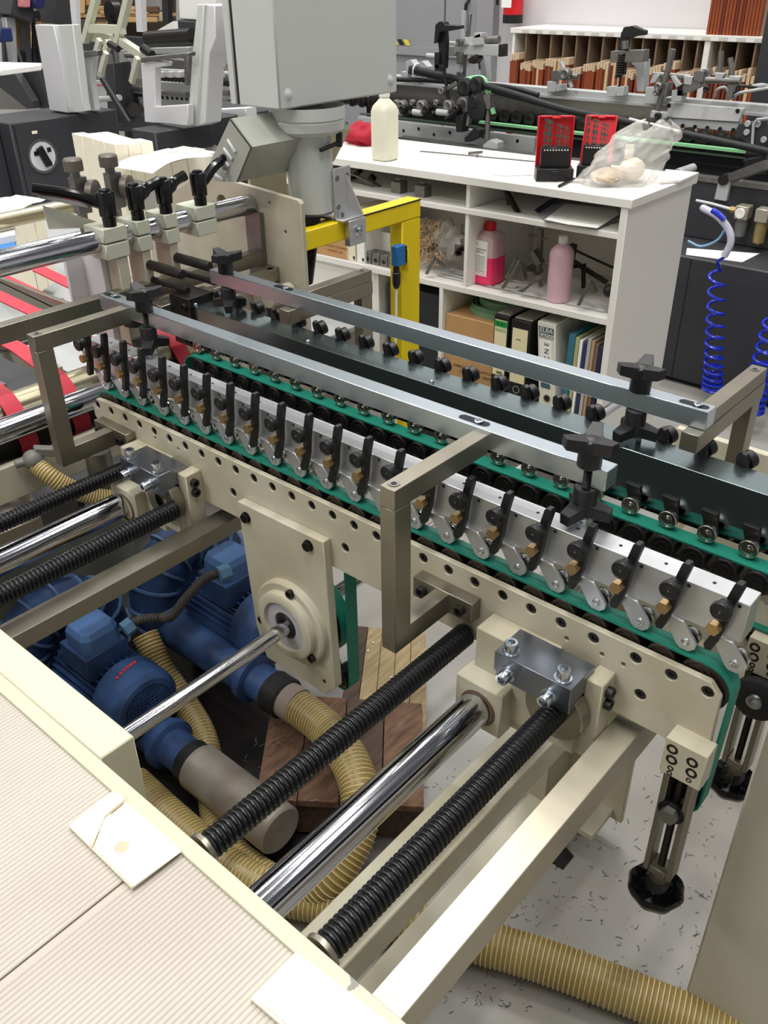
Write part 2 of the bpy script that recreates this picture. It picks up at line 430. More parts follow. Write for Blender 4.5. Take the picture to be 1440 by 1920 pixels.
# ---- clamping block sets (front right one and the one by the left bracket)
def clamp_set(yc, tag):
    t = thing('rod_clamp', tag, 'clamp', (0.84, yc, 0.65), 'rod clamps on the conveyor side plate')
    y0, y1 = yc-0.061, yc+0.060
    cb = add('clamp_block', B().box(0.802, 0.866, y0, y1, 0.775, 0.808).box(0.806, 0.858, y0+0.001, y1-0.001, 0.760, 0.775), zinc_block, t, bev=0.0008)
    for (x, y) in ((0.815, y1-0.018), (0.815, y0+0.020)): add('cap_screw', cap_me, bright_zinc, cb, loc=(x, y, 0.810))
    for y in (y1-0.024, y0+0.030): add('cap_screw', cap_me, bright_zinc, cb, loc=(0.800, y, 0.781), rot=(0, -PI/2, 0))
    # painted housing round the rod and the rear mounting piece
    add('rod_housing', B().box(0.808, 0.872, yc+0.046, yc+0.128, 0.640, 0.724).box(0.84, 0.884, yc-0.002, yc+0.118, 0.640, 0.797), beige, t, bev=0.002)
    add('rod_seal', B().lathe((0.8085, yc+0.086, 0.680), (-1, 0, 0), [(0.024, 0), (0.0305, 0), (0.0305, 0.002), (0.0265, 0.003)], 28), mat('brown_seal_ring', (92, 72, 56), 0.5), t)
    add('spindle_bearing', B().box(0.846, 0.884, yc-0.085, yc-0.058, 0.655, 0.797).box(0.835, 0.87, yc-0.06, yc+0.05, 0.66, 0.775), beige, t, bev=0.002)
    add('spindle_flange', B().lathe((0.822, yc-0.030, 0.735), (-1, 0, 0), [(0, -0.02), (0.046, -0.02), (0.046, 0), (0.044, 0.002), (0.018, 0.002)], 32), nickel, t)
    for z in (0.778, 0.757): add('cap_screw', small_cap, steel_dark, t, loc=(0.862, yc-0.0855, z), rot=(0, 0, PI/2))
clamp_set(0.445, 'zinc clamp block with four bright bolts on the thick chrome rod, at the near right')
clamp_set(1.330, 'zinc clamp block with four bright bolts behind the left-hand nickel bracket')
# ---- rods
def rod(y, z, x0, x1, r, lab, m=chrome, n=32):
    return single('polished_rod', B().cyl((x0, y, z), (x1, y, z), r, n), m, lab, 'rod', 'polished cross rods')
rod(0.533, 0.680, 0.35, 1.30, 0.0262, 'thick polished chrome rod running into the front right clamp')
rod(1.432, 0.680, -0.25, 1.30, 0.0262, 'thick polished chrome rod running into the left clamp')
rod(0.986, 0.572, 0.40, 2.2, 0.0140, 'slim polished drive shaft through the round bearing flange')
# ---- bellows-covered spindles
def spindle(y, z, x0, x1, r, lab, pitch=0.0078):
    t = thing('threaded_spindle', lab, 'spindle', ((x0+x1)/2, y, z-r), 'black ribbed spindles')
    b = B(); n = 20; m = int((x1-x0)/pitch); prof = []
    for i in range(m):
        h = i*pitch
        prof += [(r*0.80, h), (r*0.84, h+pitch*0.22), (r*0.98, h+pitch*0.35), (r, h+pitch*0.6), (r*0.95, h+pitch*0.85), (r*0.80, h+pitch)]
    b.lathe((x0, y, z), (1, 0, 0), [(0, 0)]+prof+[(0, m*pitch)], n)
    add('ribbed_cover', b, mat('black_ribbed_spindle', (20, 20, 22), 0.28, 0.15), t, smooth=50)
    if x0 > 0.3: add('end_collar', B().lathe((x0-0.004, y, z), (1, 0, 0), [(0.012, 0), (r*1.18, 0), (r*1.22, 0.003), (r*1.22, 0.006), (r*0.8, 0.007)], 28), nickel, t)
spindle(0.413, 0.737, 0.362, 0.824, 0.0185, 'black ribbed spindle nearest the lower right, under the front clamp')
spindle(0.607, 0.737, 0.362, 0.878, 0.0185, 'black ribbed spindle passing under the front nickel bracket')
spindle(1.252, 0.737, -0.25, 0.822, 0.0185, 'black ribbed spindle running below the left chrome rod')
spindle(1.440+0.007, 0.745, -0.25, 0.862, 0.0165, 'black ribbed spindle running above the left chrome rod')
# ---- cross bars of the frame
single('cross_bar', B().box(-0.3, 1.30, 1.186, 1.232, 0.667, 0.70), nickel, 'flat nickel cross bar passing over the blue blowers', 'bar', 'flat cross bars', bev=0.001)
single('cross_bar', B().box(0.34, 1.30, 0.318, 0.359, 0.64, 0.70), mat('plain_milled_bar', (190, 182, 162), 0.42, 0.55, var=0.06, vs=9), 'flat pale cross bar at the lower right beside the belt tensioner', 'bar', 'flat cross bars', bev=0.001)
# ---- machine frame
fr = thing('base_machine', 'beige painted machine frame carrying the rods and the near table', 'frame', (0.35, 0.6, 0))
chip = mat('chipped_beige_paint', (194, 190, 166), 0.45, 0, rgb2=(128, 128, 122), patch=0.005, ps=14)
chip.node_tree.nodes['Color Ramp'].color_ramp.elements[0].position = 0.325
chip.node_tree.nodes['Color Ramp'].color_ramp.elements[1].position = 0.33
add('side_wall', B().box(0.333, 0.353, -0.4, 1.9, 0.05, 0.76), chip, fr, bev=0.001)
add('box_beam', B().box(0.3535, 0.405, 0.80, 1.155, 0.60, 0.7602), beige_pale, fr, bev=0.002)
add('cross_rail', B().box(0.353, 1.26, 0.487, 0.567, 0.44, 0.50), beige, fr, bev=0.002)
add('floor_rail', B().box(0.353, 1.20, 0.585, 0.625, 0.02, 0.10), beige, fr, bev=0.002)
add('column', B().box(1.17, 1.26, 0.585, 0.66, 0.10, 0.66), beige, fr, bev=0.002)
add('leg_plate', B().box(1.26, 1.275, 0.449, 0.70, 0.055, 0.72), beige, fr, bev=0.002)
add('foot_plate', B().box(1.17, 1.26, 0.47, 0.585, 0.07, 0.085), beige, fr, bev=0.001)
add('levelling_bolt', B().cyl((1.205, 0.53, 0.02), (1.205, 0.53, 0.13), 0.007, 10).hexn((1.205, 0.53, 0.085), (1.205, 0.53, 0.097), 0.014), steel_dark, fr)
add('rear_wall', B().box(1.82, 1.84, -0.4, 0.7, 0.05, 0.70), beige, fr, bev=0.002)
single('rubber_wedge', B().prism([(1.12, 0.50, 0.001), (1.12, 0.60, 0.001), (1.12, 0.60, 0.055)], (0.045, 0, 0)), blackp, 'black rubber wedge on the floor under the frame foot', 'wedge')
post_m = mat('beige_cover_panel', (188, 182, 166), 0.55, 0, bump=0.05, bs=500)
single('cover_panel', B().box(0.995, 1.05, -0.75, 0.184, 0.0, 0.80), post_m, 'tall plain beige cover panel at the lower right edge', 'panel', bev=0.004)

lf = thing('levelling_foot', 'grey cylinder on a round black foot under the left bracket', 'foot', (0.80, 1.62, 0.5))
q = ony(190, 885, 1.58)
add('foot_column', B().cyl((q.x, q.y, 0.615), (q.x, q.y, 0.735), 0.028, 24), steel_grey, lf)
add('foot_pad', B().lathe((q.x, q.y, 0.590), (0, 0, 1), [(0, 0), (0.058, 0), (0.066, 0.008), (0.064, 0.016), (0.050, 0.013), (0.030, 0.03), (0, 0.03)], 28), blackgl, lf)
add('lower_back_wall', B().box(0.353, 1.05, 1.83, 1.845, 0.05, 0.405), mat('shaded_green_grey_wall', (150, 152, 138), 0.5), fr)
# ---- near table: ribbed translucent sheets and cardboard pads
rib_m = mat('ribbed_plastic_sheet', (194, 189, 178), 0.45, 0, rgb2=(176, 166, 156), patch=0.25, ps=3.4, bump=0.05, bs=60, spec=0.4)
def ribbed(y0, y1, x0, x1, z, lab):
    b = B(); p = 0.0062; n = int((y1-y0)/p); prof = []
    for i in range(n):
        yy = y0+i*p
        prof += [(yy, z-0.0014), (yy+p*0.18, z-0.0003), (yy+p*0.4, z), (yy+p*0.7, z), (yy+p*0.9, z-0.0006)]
    prof.append((y1, z-0.0014))
    vs = [(x0, y, q) for y, q in prof]+[(x1, y, q) for y, q in prof]; m = len(prof)
    b.add(vs, [(i, i+1, m+i+1, m+i) for i in range(m-1)])
    b.box(x0, x1, y0, y1, z-0.006, z-0.0016)
    return single('ribbed_sheet', b, rib_m, lab, 'sheet', 'ribbed plastic sheets on the near table', smooth=60)
ys = onz(240, 1650, 0.752).y
ribbed(ys+0.0012, 1.25, -0.35, 0.334, 0.756, 'ribbed whitish plastic sheet on the table, upper left of the dark seam')
ribbed(-0.25, ys-0.0012, -0.35, 0.334, 0.756, 'ribbed whitish plastic sheet on the table, below the dark seam')
add('table_bed', B().box(-0.35, 0.3328, -0.38, 1.3, 0.728, 0.7495), beige, fr)
pad_m = mat('stained_card_pad', (238, 230, 206), 0.7, 0, rgb2=(216, 190, 140), patch=0.06, ps=5)
pad_m.node_tree.nodes['Color Ramp'].color_ramp.elements[0].position = 0.30
pad_m.node_tree.nodes['Color Ramp'].color_ramp.elements[1].position = 0.40
def pad(pts, z, lab, curl=None):
    P = [onz(x, y, z) for x, y in pts]
    t = thing('card_pad', lab, 'card', (P[0].x, P[0].y, z-0.0), 'card pads taped to the table')
    add('card_sheet', B().prism([(p.x, p.y, z) for p in P], (0, 0, 0.005)), pad_m, t, bev=0.0006)
    return t, P
t, P = pad([(130, 1553), (212, 1488), (342, 1597), (248, 1669)], 0.757, 'cream card pad with a torn curled corner, near the middle of the table edge')
q = [onz(x, y, 0.7625) for x, y in [(196, 1530), (252, 1520), (340, 1598), (250, 1664), (178, 1590)]]
add('top_layer', B().prism([(p.x, p.y, 0.7625) for p in q], (0, 0, 0.0015)), mat('bleached_card', (246, 240, 218), 0.6), t)
q = [onz(x, y, 0.764) for x, y in [(180, 1508), (225, 1492), (232, 1505), (196, 1535), (172, 1592), (168, 1580), (178, 1530)]]
add('curled_flap', B().prism([(p.x, p.y, p.z) for p in q], (0.002, 0.001, 0.003)), mat('brown_torn_card', (224, 214, 190), 0.8, var=.04, vs=20), t)
add('glue_stain', B().lathe(onz(228, 1588, 0.7641), (0, 0, 1), [(0, 0.0003), (0.007, 0.0003), (0.0085, 0)], 14), mat('brown_stain', (196, 182, 156), 0.8, var=.1, vs=60), t)
t, P = pad([(470, 1876), (556, 1788), (760, 1945), (660, 2040)], 0.757, 'cream card pad at the bottom edge of the table')
q = [onz(x, y, 0.7625) for x, y in [(490, 1880), (560, 1800), (745, 1945), (660, 2025)]]
add('top_layer', B().prism([(p.x, p.y, 0.7625) for p in q], (0, 0, 0.0012)), MATS['bleached_card'], t)

# ---- nickel brackets + upper bars --------------------------------------------------
def tri_knob(up=True):
    b = B(); s = 1
    b.lathe((0, 0, 0), (0, 0, 1), [(0, 0), (0.0155, 0), (0.0165, 0.002), (0.0165, 0.026), (0.0175, 0.030), (0.0175, 0.040), (0.0135, 0.0425), (0.0125, 0.0415), (0.0085, 0.0415), (0.007, 0.0425), (0, 0.0425)], 20)
    for k in range(3):
        a = 2*PI*k/3; d = V((math.cos(a), math.sin(a), 0)); e = V((-d.y, d.x, 0))
        z0, z1 = 0.021, 0.041; w0, w1 = 0.0135, 0.0088
        i0 = d*0.004; i1 = d*0.038; du = V((0, 0, 0.006))
        p = [i0-e*w0+V((0, 0, z0)), i0+e*w0+V((0, 0, z0)), i1+e*w1+V((0, 0, z0+0.004))+du, i1-e*w1+V((0, 0, z0+0.004))+du]
        q = [i0-e*w0+V((0, 0, z1)), i0+e*w0+V((0, 0, z1)), i1+e*w1*0.8+V((0, 0, z1))+du, i1-e*w1*0.8+V((0, 0, z1))+du]
        b.hexa(p+q)
    return b
knob_me = to_mesh('tri_knob', tri_knob())
thread = B(); thread.lathe((0, 0, 0), (0, 0, 1), [(0, 0)]+[(r, 0.0018*i+h) for i in range(58) for r, h in ((0.0052, 0), (0.0062, 0.0009))]+[(0, 0.105)], 12)
thread_me = to_mesh('threaded_stud', thread)
nut_me = to_mesh('hex_nut', B().hexn((0, 0, 0), (0, 0, 0.011), 0.0145).hexn((0, 0, 0.0115), (0, 0, 0.024), 0.0135))
def clamp_spindle(x, y, a, lab):
    t = thing('clamping_spindle', lab, 'knob', (x, y, 0.966), 'black three-arm knobs clamping the bars')
    add('threaded_stud', thread_me, steel_dark, t, loc=(x, y, 0.958))
    add('hex_nut', nut_me, bright_zinc, t, loc=(x, y, 0.966), rot=(0, 0, 0.3))
    add('upper_knob', knob_me, blackp, t, loc=(x, y, 1.0525), rot=(0, 0, a), bev=0.0012)
    add('lower_knob', knob_me, blackp, t, loc=(x, y, 1.0215), rot=(PI, 0, a+0.5), bev=0.0012)
def upper_bar(x0, x1, y0, y1, slots, lab, brk, sgn, near):
    t = thing('support_bar', lab, 'bar', ((x0+x1)/2, (y0+y1)/2, 1.022), 'long support bars with bracket arms')
    bar = add('long_bar', B().box(x0, x1, y0, y1, 1.022, 1.052), near, t, bev=0.001)
    xm = (x0+x1)/2
    for (a, c) in slots:
        s = B(); pts = [(xm+0.0075*math.cos(q), c+0.0075*math.sin(q)) for q in [PI*i/8 for i in range(9)]]+[(xm+0.0075*math.cos(q), a+0.0075*math.sin(q)) for q in [PI+PI*i/8 for i in range(9)]]
        sl = add('slot', B().prism([(p[0], p[1], 1.0515) for p in pts], (0, 0, 0.0008)), mat('slot_shadow_steel', (38, 42, 48), 0.3, 0.9), bar)
        add('slot_screw', socket(B(), (xm, a+(c-a)*0.3, 1.052), (0, 0, 1), 0.0068, 0.003), bright_zinc, bar)
    for (y, flip) in brk:
        f = sgn  # -1: arm towards -x
        xe = (x0+x1)/2-0.222 if sgn < 0 else (x0+x1)/2+0.222
        xa = xe if sgn < 0 else xe-0.034; xb = xa+0.034
        yb0, yb1 = y, y+0.026
        barm = B().box(min(xa, x1-0.002), max(xb, x0+0.002), yb0, yb1, 1.0155, 1.046) if sgn < 0 else B().box(x0-0.02, xb, yb0, yb1, 1.0155-0.006, 1.040+0.0)
        zt = 1.046 if sgn < 0 else 1.040
        if sgn < 0: arm = B().box(xa, x0+0.001, yb0, yb1, 1.0155, 1.046)
        else: arm = B().box(x0-0.022, xb, yb0-0.002, yb1, 0.992, 1.0215).box(x1+0.0005, xb, yb0, yb1, 1.0215, 1.046)
        zt = 1.046; zj = 1.0155 if sgn < 0 else 0.992
        p = add('bracket_arm', arm, nickel, t, bev=0.0008)
        xs = (xa+xb)/2-0.002
        add('sunk_screw', B().lathe((xs, (yb0+yb1)/2+0.001, zt), (0, 0, 1), [(0, 0.0002), (0.0035, 0.0002), (0.0035, 0.0006), (0.006, 0.001), (0.0085, 0.001), (0.0085, 0)], 18), steel_grey, p)
        add('screw_socket', B().hexn((xs, (yb0+yb1)/2+0.001, zt+0.0004), (xs, (yb0+yb1)/2+0.001, zt+0.0012), 0.0042), blackpaint, p)
        # post with lower arm and foot flange
        if sgn < 0: lo = B().box(xa, xb, yb0, yb1, 0.774, 1.0150).box(xb-0.001, 0.870, yb0, yb1, 0.774, 0.8085)
        else: lo = B().box(xa, xb, yb0, yb1, 0.774, 0.9915).box(1.19, xa+0.001, yb0, yb1, 0.774, 0.8085)
        add('bracket_post', lo, nickel, t, bev=0.0008)
        if sgn < 0:
            fl = add('foot_flange', B().box(0.860, 0.883, y-0.045, y+0.068, 0.776, 0.813), nickel, t, bev=0.0012)
            for yy in (y-0.025, y+0.048): add('cap_screw', small_cap, steel_dark, fl, loc=(0.860, yy, 0.795))
    return t
upper_bar(0.945, 0.975, 0.443, 1.598, [(0.648, 0.686), (1.555, 1.59)], 'long zinc support bar in front, held by two nickel brackets on the left side', [(0.631, 1), (1.497, -1)], -1, zinc)
upper_bar(1.200, 1.229, 0.417, 1.558, [(0.43, 0.462), (1.318, 1.356)], 'long zinc support bar at the back, in front of the white shelf unit', [(0.418, 1), (1.290, 1)], 1, zinc)
clamp_spindle(0.945, 0.470, 0.35, 'black three-arm knob pair at the right end of the front support bar')
clamp_spindle(0.945, 1.442, 1.35, 'black three-arm knob pair at the left end of the front support bar')
clamp_spindle(1.206, 0.531, 0.25, 'black three-arm knob pair at the right end of the back support bar')
clamp_spindle(1.206, 1.508, 1.35, 'black three-arm knob pair at the left end of the back support bar')

# ---- pressure roller bars ------------------------------------------------------------
lever_b = B()
def lever_parts():
    b = B()   # lever blade in the YZ plane about the knob centre (0,0,0) ; thickness in x
    out = [(-0.0135, 0.043), (-0.0060, 0.043), (-0.0035, 0.039), (0.0040, 0.005), (0.0055, -0.03), (0.0130, -0.052), (0.0160, -0.060), (0.0130, -0.067), (0.0055, -0.066), (0.0005, -0.05), (-0.0045, -0.03), (-0.0075, 0.0), (-0.0150, 0.036)]
    b.prism([(0, y, z) for y, z in out], (0.011, 0, 0))
    return b
lever_me = to_mesh('cam_lever', lever_parts())
disc_b = B(); n = 40
disc_b.lathe((0.0, 0.0, 0.008), (-1, 0, 0), [(0.0095, 0), (0.0095, 0.008), (0.0122, 0.010), (0.0122, 0.0175), (0.0115, 0.0185), (0.0105, 0.0185), (0.010, 0.0178), (0.002, 0.0178), (0, 0.0186)], 28)
for k in range(28):
    a = 2*PI*k/28; disc_b.box(-0.0172, -0.0106, 0.0122*math.cos(a)-0.0006, 0.0122*math.cos(a)+0.0006, 0.008+0.0122*math.sin(a)-0.0006, 0.008+0.0122*math.sin(a)+0.0006)
disc_me = to_mesh('knurled_knob', disc_b)
pin_me = to_mesh('knob_pin', B().lathe((-0.0178, 0.0, 0.008), (-1, 0, 0), [(0, 0), (0.0014, 0), (0.0012, 0.0014), (0, 0.0016)], 8))
brass_me = to_mesh('brass_bolt', B().hexn((0, 0.006, -0.026), (-0.011, 0.006, -0.026), 0.0088))
bear_b = B().lathe((0, 0, 0), (1, 0, 0), [(0, -0.002), (0.003, -0.002), (0.003, 0.0), (0.0055, 0.0), (0.0058, 0.0022), (0.0098, 0.0022), (0.0102, 0), (0.0122, 0), (0.0132, 0.001), (0.0132, 0.0085), (0.0125, 0.0095), (0.007, 0.0095), (0.007, 0.016), (0, 0.016)], 24)
bear_me = to_mesh('ball_bearing', bear_b)
armnut_me = to_mesh('arm_nut', B().hexn((0, 0, 0), (0.006, 0, 0), 0.009))
armbolt_me = to_mesh('button_bolt', B().lathe((0, 0, 0), (-1, 0, 0), [(0.006, 0), (0.0055, 0.0018), (0.004, 0.0024), (0.002, 0.0024), (0.0018, 0.001), (0, 0.001)], 14))
arm_me = to_mesh('swing_arm', B().prism([(0, y, z) for y, z in [(0.036, 0.029), (0.0115, -0.009), (0.006, -0.0135), (-0.006, -0.0135), (-0.0135, -0.006), (-0.0135, 0.002), (-0.009, 0.009), (0.008, 0.029)]], (0.005, 0, 0)))
arm2_me = to_mesh('swing_arm', B().prism([(0, y, z) for y, z in [(0.022, 0.028), (0.010, -0.006), (0.004, -0.0105), (-0.004, -0.0105), (-0.010, -0.004), (-0.004, 0.028)]], (0.005, 0, 0)))
wing_b = B().prism([(0.006, y, z) for y, z in [(-0.011, -0.03), (-0.012, 0.006), (-0.009, 0.016), (0.000, 0.023), (0.008, 0.020), (0.010, 0.008), (0.008, -0.03)]], (-0.009, 0, 0)).lathe((-0.003, 0, 0.001), (-1, 0, 0), [(0, 0), (0.0145, 0), (0.0145, 0.013), (0.0125, 0.0145), (0, 0.0145)], 22)
wing_me = to_mesh('wing_lever', wing_b)
spring_me = to_mesh('torsion_spring', B().torus((0, 0.012, -0.008), (1, 0, 0), 0.0065, 0.0006, 18, 5))
def roller_bar(x0, x1, y0, y1, ks, tag, mirror, label_extra=''):
    t = thing('pressure_roller_bar', tag, 'roller bar', ((x0+x1)/2, (y0+y1)/2, 0.907), 'pressure roller bars above the green belts')
    body_m = alu if not mirror else mat('dark_zinc_bar', (136, 150, 152), 0.25, 0.97, var=0.03, vs=400)
    b = B()
    for a, c in (ks['body']): b.box(x0, x1, a, c, 0.909 if not mirror else 0.897, 0.966)
    bar = add('bar_body', b, body_m, t, bev=0.0008)
    sx = -1 if not mirror else 1
    xf = x0 if not mirror else x1
    rot = (0, 0, 0) if not mirror else (0, 0, PI)
    for y in ks['lever']:
        if mirror:
            wl = add('wing_lever', wing_me, blackp, t, loc=(xf+0.008, y, 0.968), rot=(0, 0.25, PI-0.35), bev=0.0012); continue
        lv = add('cam_lever', lever_me, blackp, t, loc=(xf-0.020 if not mirror else xf+0.011, y, 0.961 if not mirror else 0.953), rot=rot, bev=0.0008)
        add('knurled_knob', disc_me, blackp, lv, loc=(0, 0, 0), local=True)
        add('knob_pin', pin_me, steel_grey, lv, loc=(0, 0, 0), local=True)
        add('brass_bolt', brass_me, brass, lv, loc=(0, 0, 0), local=True)
    for y in ks['arm']:
        if not mirror:
            ar = add('swing_arm', arm_me, alu, t, loc=(0.9015, y, 0.8805), bev=0.0006)
            add('button_bolt', armbolt_me, bright_zinc, ar, loc=(0, 0, 0), local=True)
            add('arm_nut', armnut_me, bright_zinc, ar, loc=(0.005, 0, 0), local=True)
            add('ball_bearing', bear_me, bearing_steel, ar, loc=(0.0115, 0, 0), local=True)
        else:
            ar = add('swing_arm', arm2_me, steel_dark, t, loc=(1.170, y, 0.8825), bev=0.0006)
            be = add('ball_bearing', bear_me, bearing_steel, ar, loc=(-0.018, 0, 0), local=True); be.scale = (1.1, 1.13, 1.13)
    for y in ks['arm']:
        add('set_screw_hole', B().lathe(((x0+x1)/2, y-0.012, 0.9662), (0, 0, 1), [(0, 0), (0.0025, 0), (0.0025, 0.0003), (0, 0.0003)], 8), blackpaint, bar)
        if not mirror: add('set_screw_hole', B().lathe((xf-0.0002, y+0.012, 0.9605), (-1, 0, 0), [(0, 0), (0.0026, 0), (0.0026, 0.0003), (0, 0.0003)], 8), blackpaint, bar)
    return t
boltsA = [0.221+0.0641*k for k in range(18)]
ksA = {'body': [(0.221, 1.4430), (1.446, 1.612)], 'lever': [0.243+0.0645*k for k in range(19)]+[1.463, 1.527, 1.588], 'arm': [0.221+0.0638*k for k in range(19)]+[1.441, 1.501, 1.564]}
nb = roller_bar(0.907, 0.943, 0.221, 1.612, ksA, 'bright roller bar in front with a row of black cam levers and brass bolts', False)
ksB = {'body': [(-0.08, 1.69)], 'lever': [0.364-0.063*k for k in range(1, 6)]+[0.364+0.0648*k for k in range(20)], 'arm': [0.304-0.0625*k for k in range(1, 6)]+[0.304+0.0635*k for k in range(21)]}
fb = roller_bar(1.175, 1.236, 0.0, 1.69, ksB, 'darker roller bar behind with ball bearings pressed on the second green belt', True)
glassy = mat('shiny_guard_strip', (150, 155, 160), 0.12, 1.0)
add('guard_strip', B().box(1.184, 1.187, 0.0, 1.66, 0.866, 0.896), glassy, fb)
for y in (0.92, 1.24, 1.60): add('ball_stud', B().sphere((1.183, y, 0.968), 0.0048, 12, 8), bright_zinc, fb)

# ---- second carriage (behind): rollers, belt, plate
car2 = thing('conveyor_carriage', 'second green belt conveyor with black rollers, behind the front roller bar', 'conveyor', (1.16, 0.8, 0.73), 'conveyor carriages')
add('side_plate', plate_holes(1.172, 0.010, [(-0.06, 0.852), (-0.10, 0.84), (-0.10, 0.727), (1.60, 0.727), (1.60, 0.852)], [(0.175, 0.835, 0.0075), (0.175, 0.81, 0.0075)]), beige, car2)
black_roll = mat('black_roller_face', (30, 29, 29), 0.38, 0.3)
roller_me = roller_me.copy(); roller_me.materials.clear()
rollers(car2, 1.132, black_roll, -0.066, 34, 0.0490)
p2 = [(y, 0.8655) for y in [1.58-0.06*i for i in range(29)]]+arc(-0.13, 0.828, 0.0375, 90, 270, 12)+[(-0.05, 0.785), (0.17, 0.765), (1.52, 0.765)]+arc(1.575, 0.828, 0.0375, -60, 80, 8)
add('belt', B().strip([(1.138, a, c) for a, c in p2], 0.031, 0.003, True), green, car2)
inner = B().box(0.93, 0.94, 0.25, 1.58, 0.73, 0.842)
add('inner_plate', inner, steel_dark, car)
add('inner_plate', B().box(1.150, 1.158, -0.10, 1.58, 0.70, 0.82), beige, car2)
for yy, zz in ((0.275, 0.758), (0.268, 0.74), (0.235, 0.75), (0.245, 0.80), (0.24, 0.78), (0.30, 0.79)): add('screw', sunk_me, steel_dark, car2, loc=(1.1495, yy, zz))

# ---- belt tensioners
def tensioner(x, y, lab):
    t = thing('belt_tensioner', lab, 'tensioner', (x, y, 0.45), 'belt tensioners at the right ends of the carriages')
    def bx(*a): return B().box(x+a[0], x+a[1], y+a[2], y+a[3], a[4], a[5])
    hd = add('mounting_block', bx(-0.016, 0.016, -0.029, 0.027, 0.700, 0.762), beige, t, bev=0.001)
    for dy, z, r in [(0.016, 0.747, 1), (-0.012, 0.742, 1), (0.014, 0.729, 1), (-0.014, 0.724, 1), (0.013, 0.714, .55), (-0.013, 0.710, .5), (0.013, 0.705, .5)]:
        o = add('screw', sunk_me, steel_dark, hd, loc=(x-0.0135, y+dy, z)); o.scale = (.6, r, r)
    f = bx(-0.014, 0.014, 0.0125, 0.021, 0.50, 0.70); f.box(x-0.014, x+0.014, y-0.021, y-0.0125, 0.50, 0.70)
    f.box(x-0.014, x+0.014, y-0.0126, y+0.0126, 0.50, 0.512)
    add('slotted_frame', f, nickel, t, bev=0.001)
    add('threaded_stud', B().cyl((x, y, 0.485), (x, y, 0.70), 0.0055, 12), steel_dark, t)
    add('slide_block', B().lathe((x+0.01, y, 0.655), (0, 0, 1), [(0, 0), (0.012, 0), (0.012, 0.05), (0, 0.05)], 16).lathe((x-0.01, y, 0.635), (-1, 0, 0), [(0, 0), (0.019, 0), (0.019, 0.004), (0.012, 0.005)], 24), blackgl, t)
    add('hex_nut', B().hexn((x-0.014, y, 0.635), (x-0.026, y, 0.635), 0.0125), steel_grey, t)
    add('idler_axle', B().cyl((x, y, 0.635), (x+0.05, y, 0.635), 0.007, 12), steel_grey, t)
    add('idler_roller', B().lathe((x+0.018, y+0.005, 0.628), (1, 0, 0), [(0, 0), (0.024, 0), (0.0245, 0.002), (0.0245, 0.034), (0, 0.034)], 24), blackgl, t)
    pr = [(0, 0.498), (0.013, 0.498), (0.013, 0.482), (0.017, 0.480), (0.019, 0.462), (0.026, 0.452), (0.033, 0.462), (0.038, 0.466), (0.041, 0.460), (0.036, 0.446), (0.020, 0.436), (0, 0.436)]
    b = B(); N = 48; vs = []; fs = []
    for r, h in pr:
        for i in range(N):
            a = 2*PI*i/N; k = 1+0.03*math.cos(8*a) if r > 0.03 else 1
            vs.append((x+r*k*math.cos(a), y+r*k*math.sin(a), h))
    for k in range(len(pr)-1):
        for i in range(N): fs.append((k*N+i, k*N+(i+1) % N, (k+1)*N+(i+1) % N, (k+1)*N+i))
    add('handwheel', b.add(vs, fs), blackgl, t, smooth=75)
    add('steel_collar', B().cyl((x, y, 0.482), (x, y, 0.502), 0.0135, 16), nickel, t)
    return t
tensioner(0.868, 0.240, 'belt tensioner with slotted frame and black handwheel hanging below the near plate')
tensioner(1.135, 0.236, 'belt tensioner with black handwheel at the right edge, under the second belt')
add('rubber_wheel', B().lathe((1.108, 0.226, 0.674), (-1, 0, 0), [(0, 0), (0.034, 0), (0.036, 0.003), (0.036, 0.014), (0.033, 0.016), (0.012, 0.016)], 32), rubber, car2)
add('wheel_hub', B().lathe((1.091, 0.226, 0.674), (-1, 0, 0), [(0.013, 0), (0.012, 0.004), (0.004, 0.004), (0, 0.003)], 16), bright_zinc, car2)
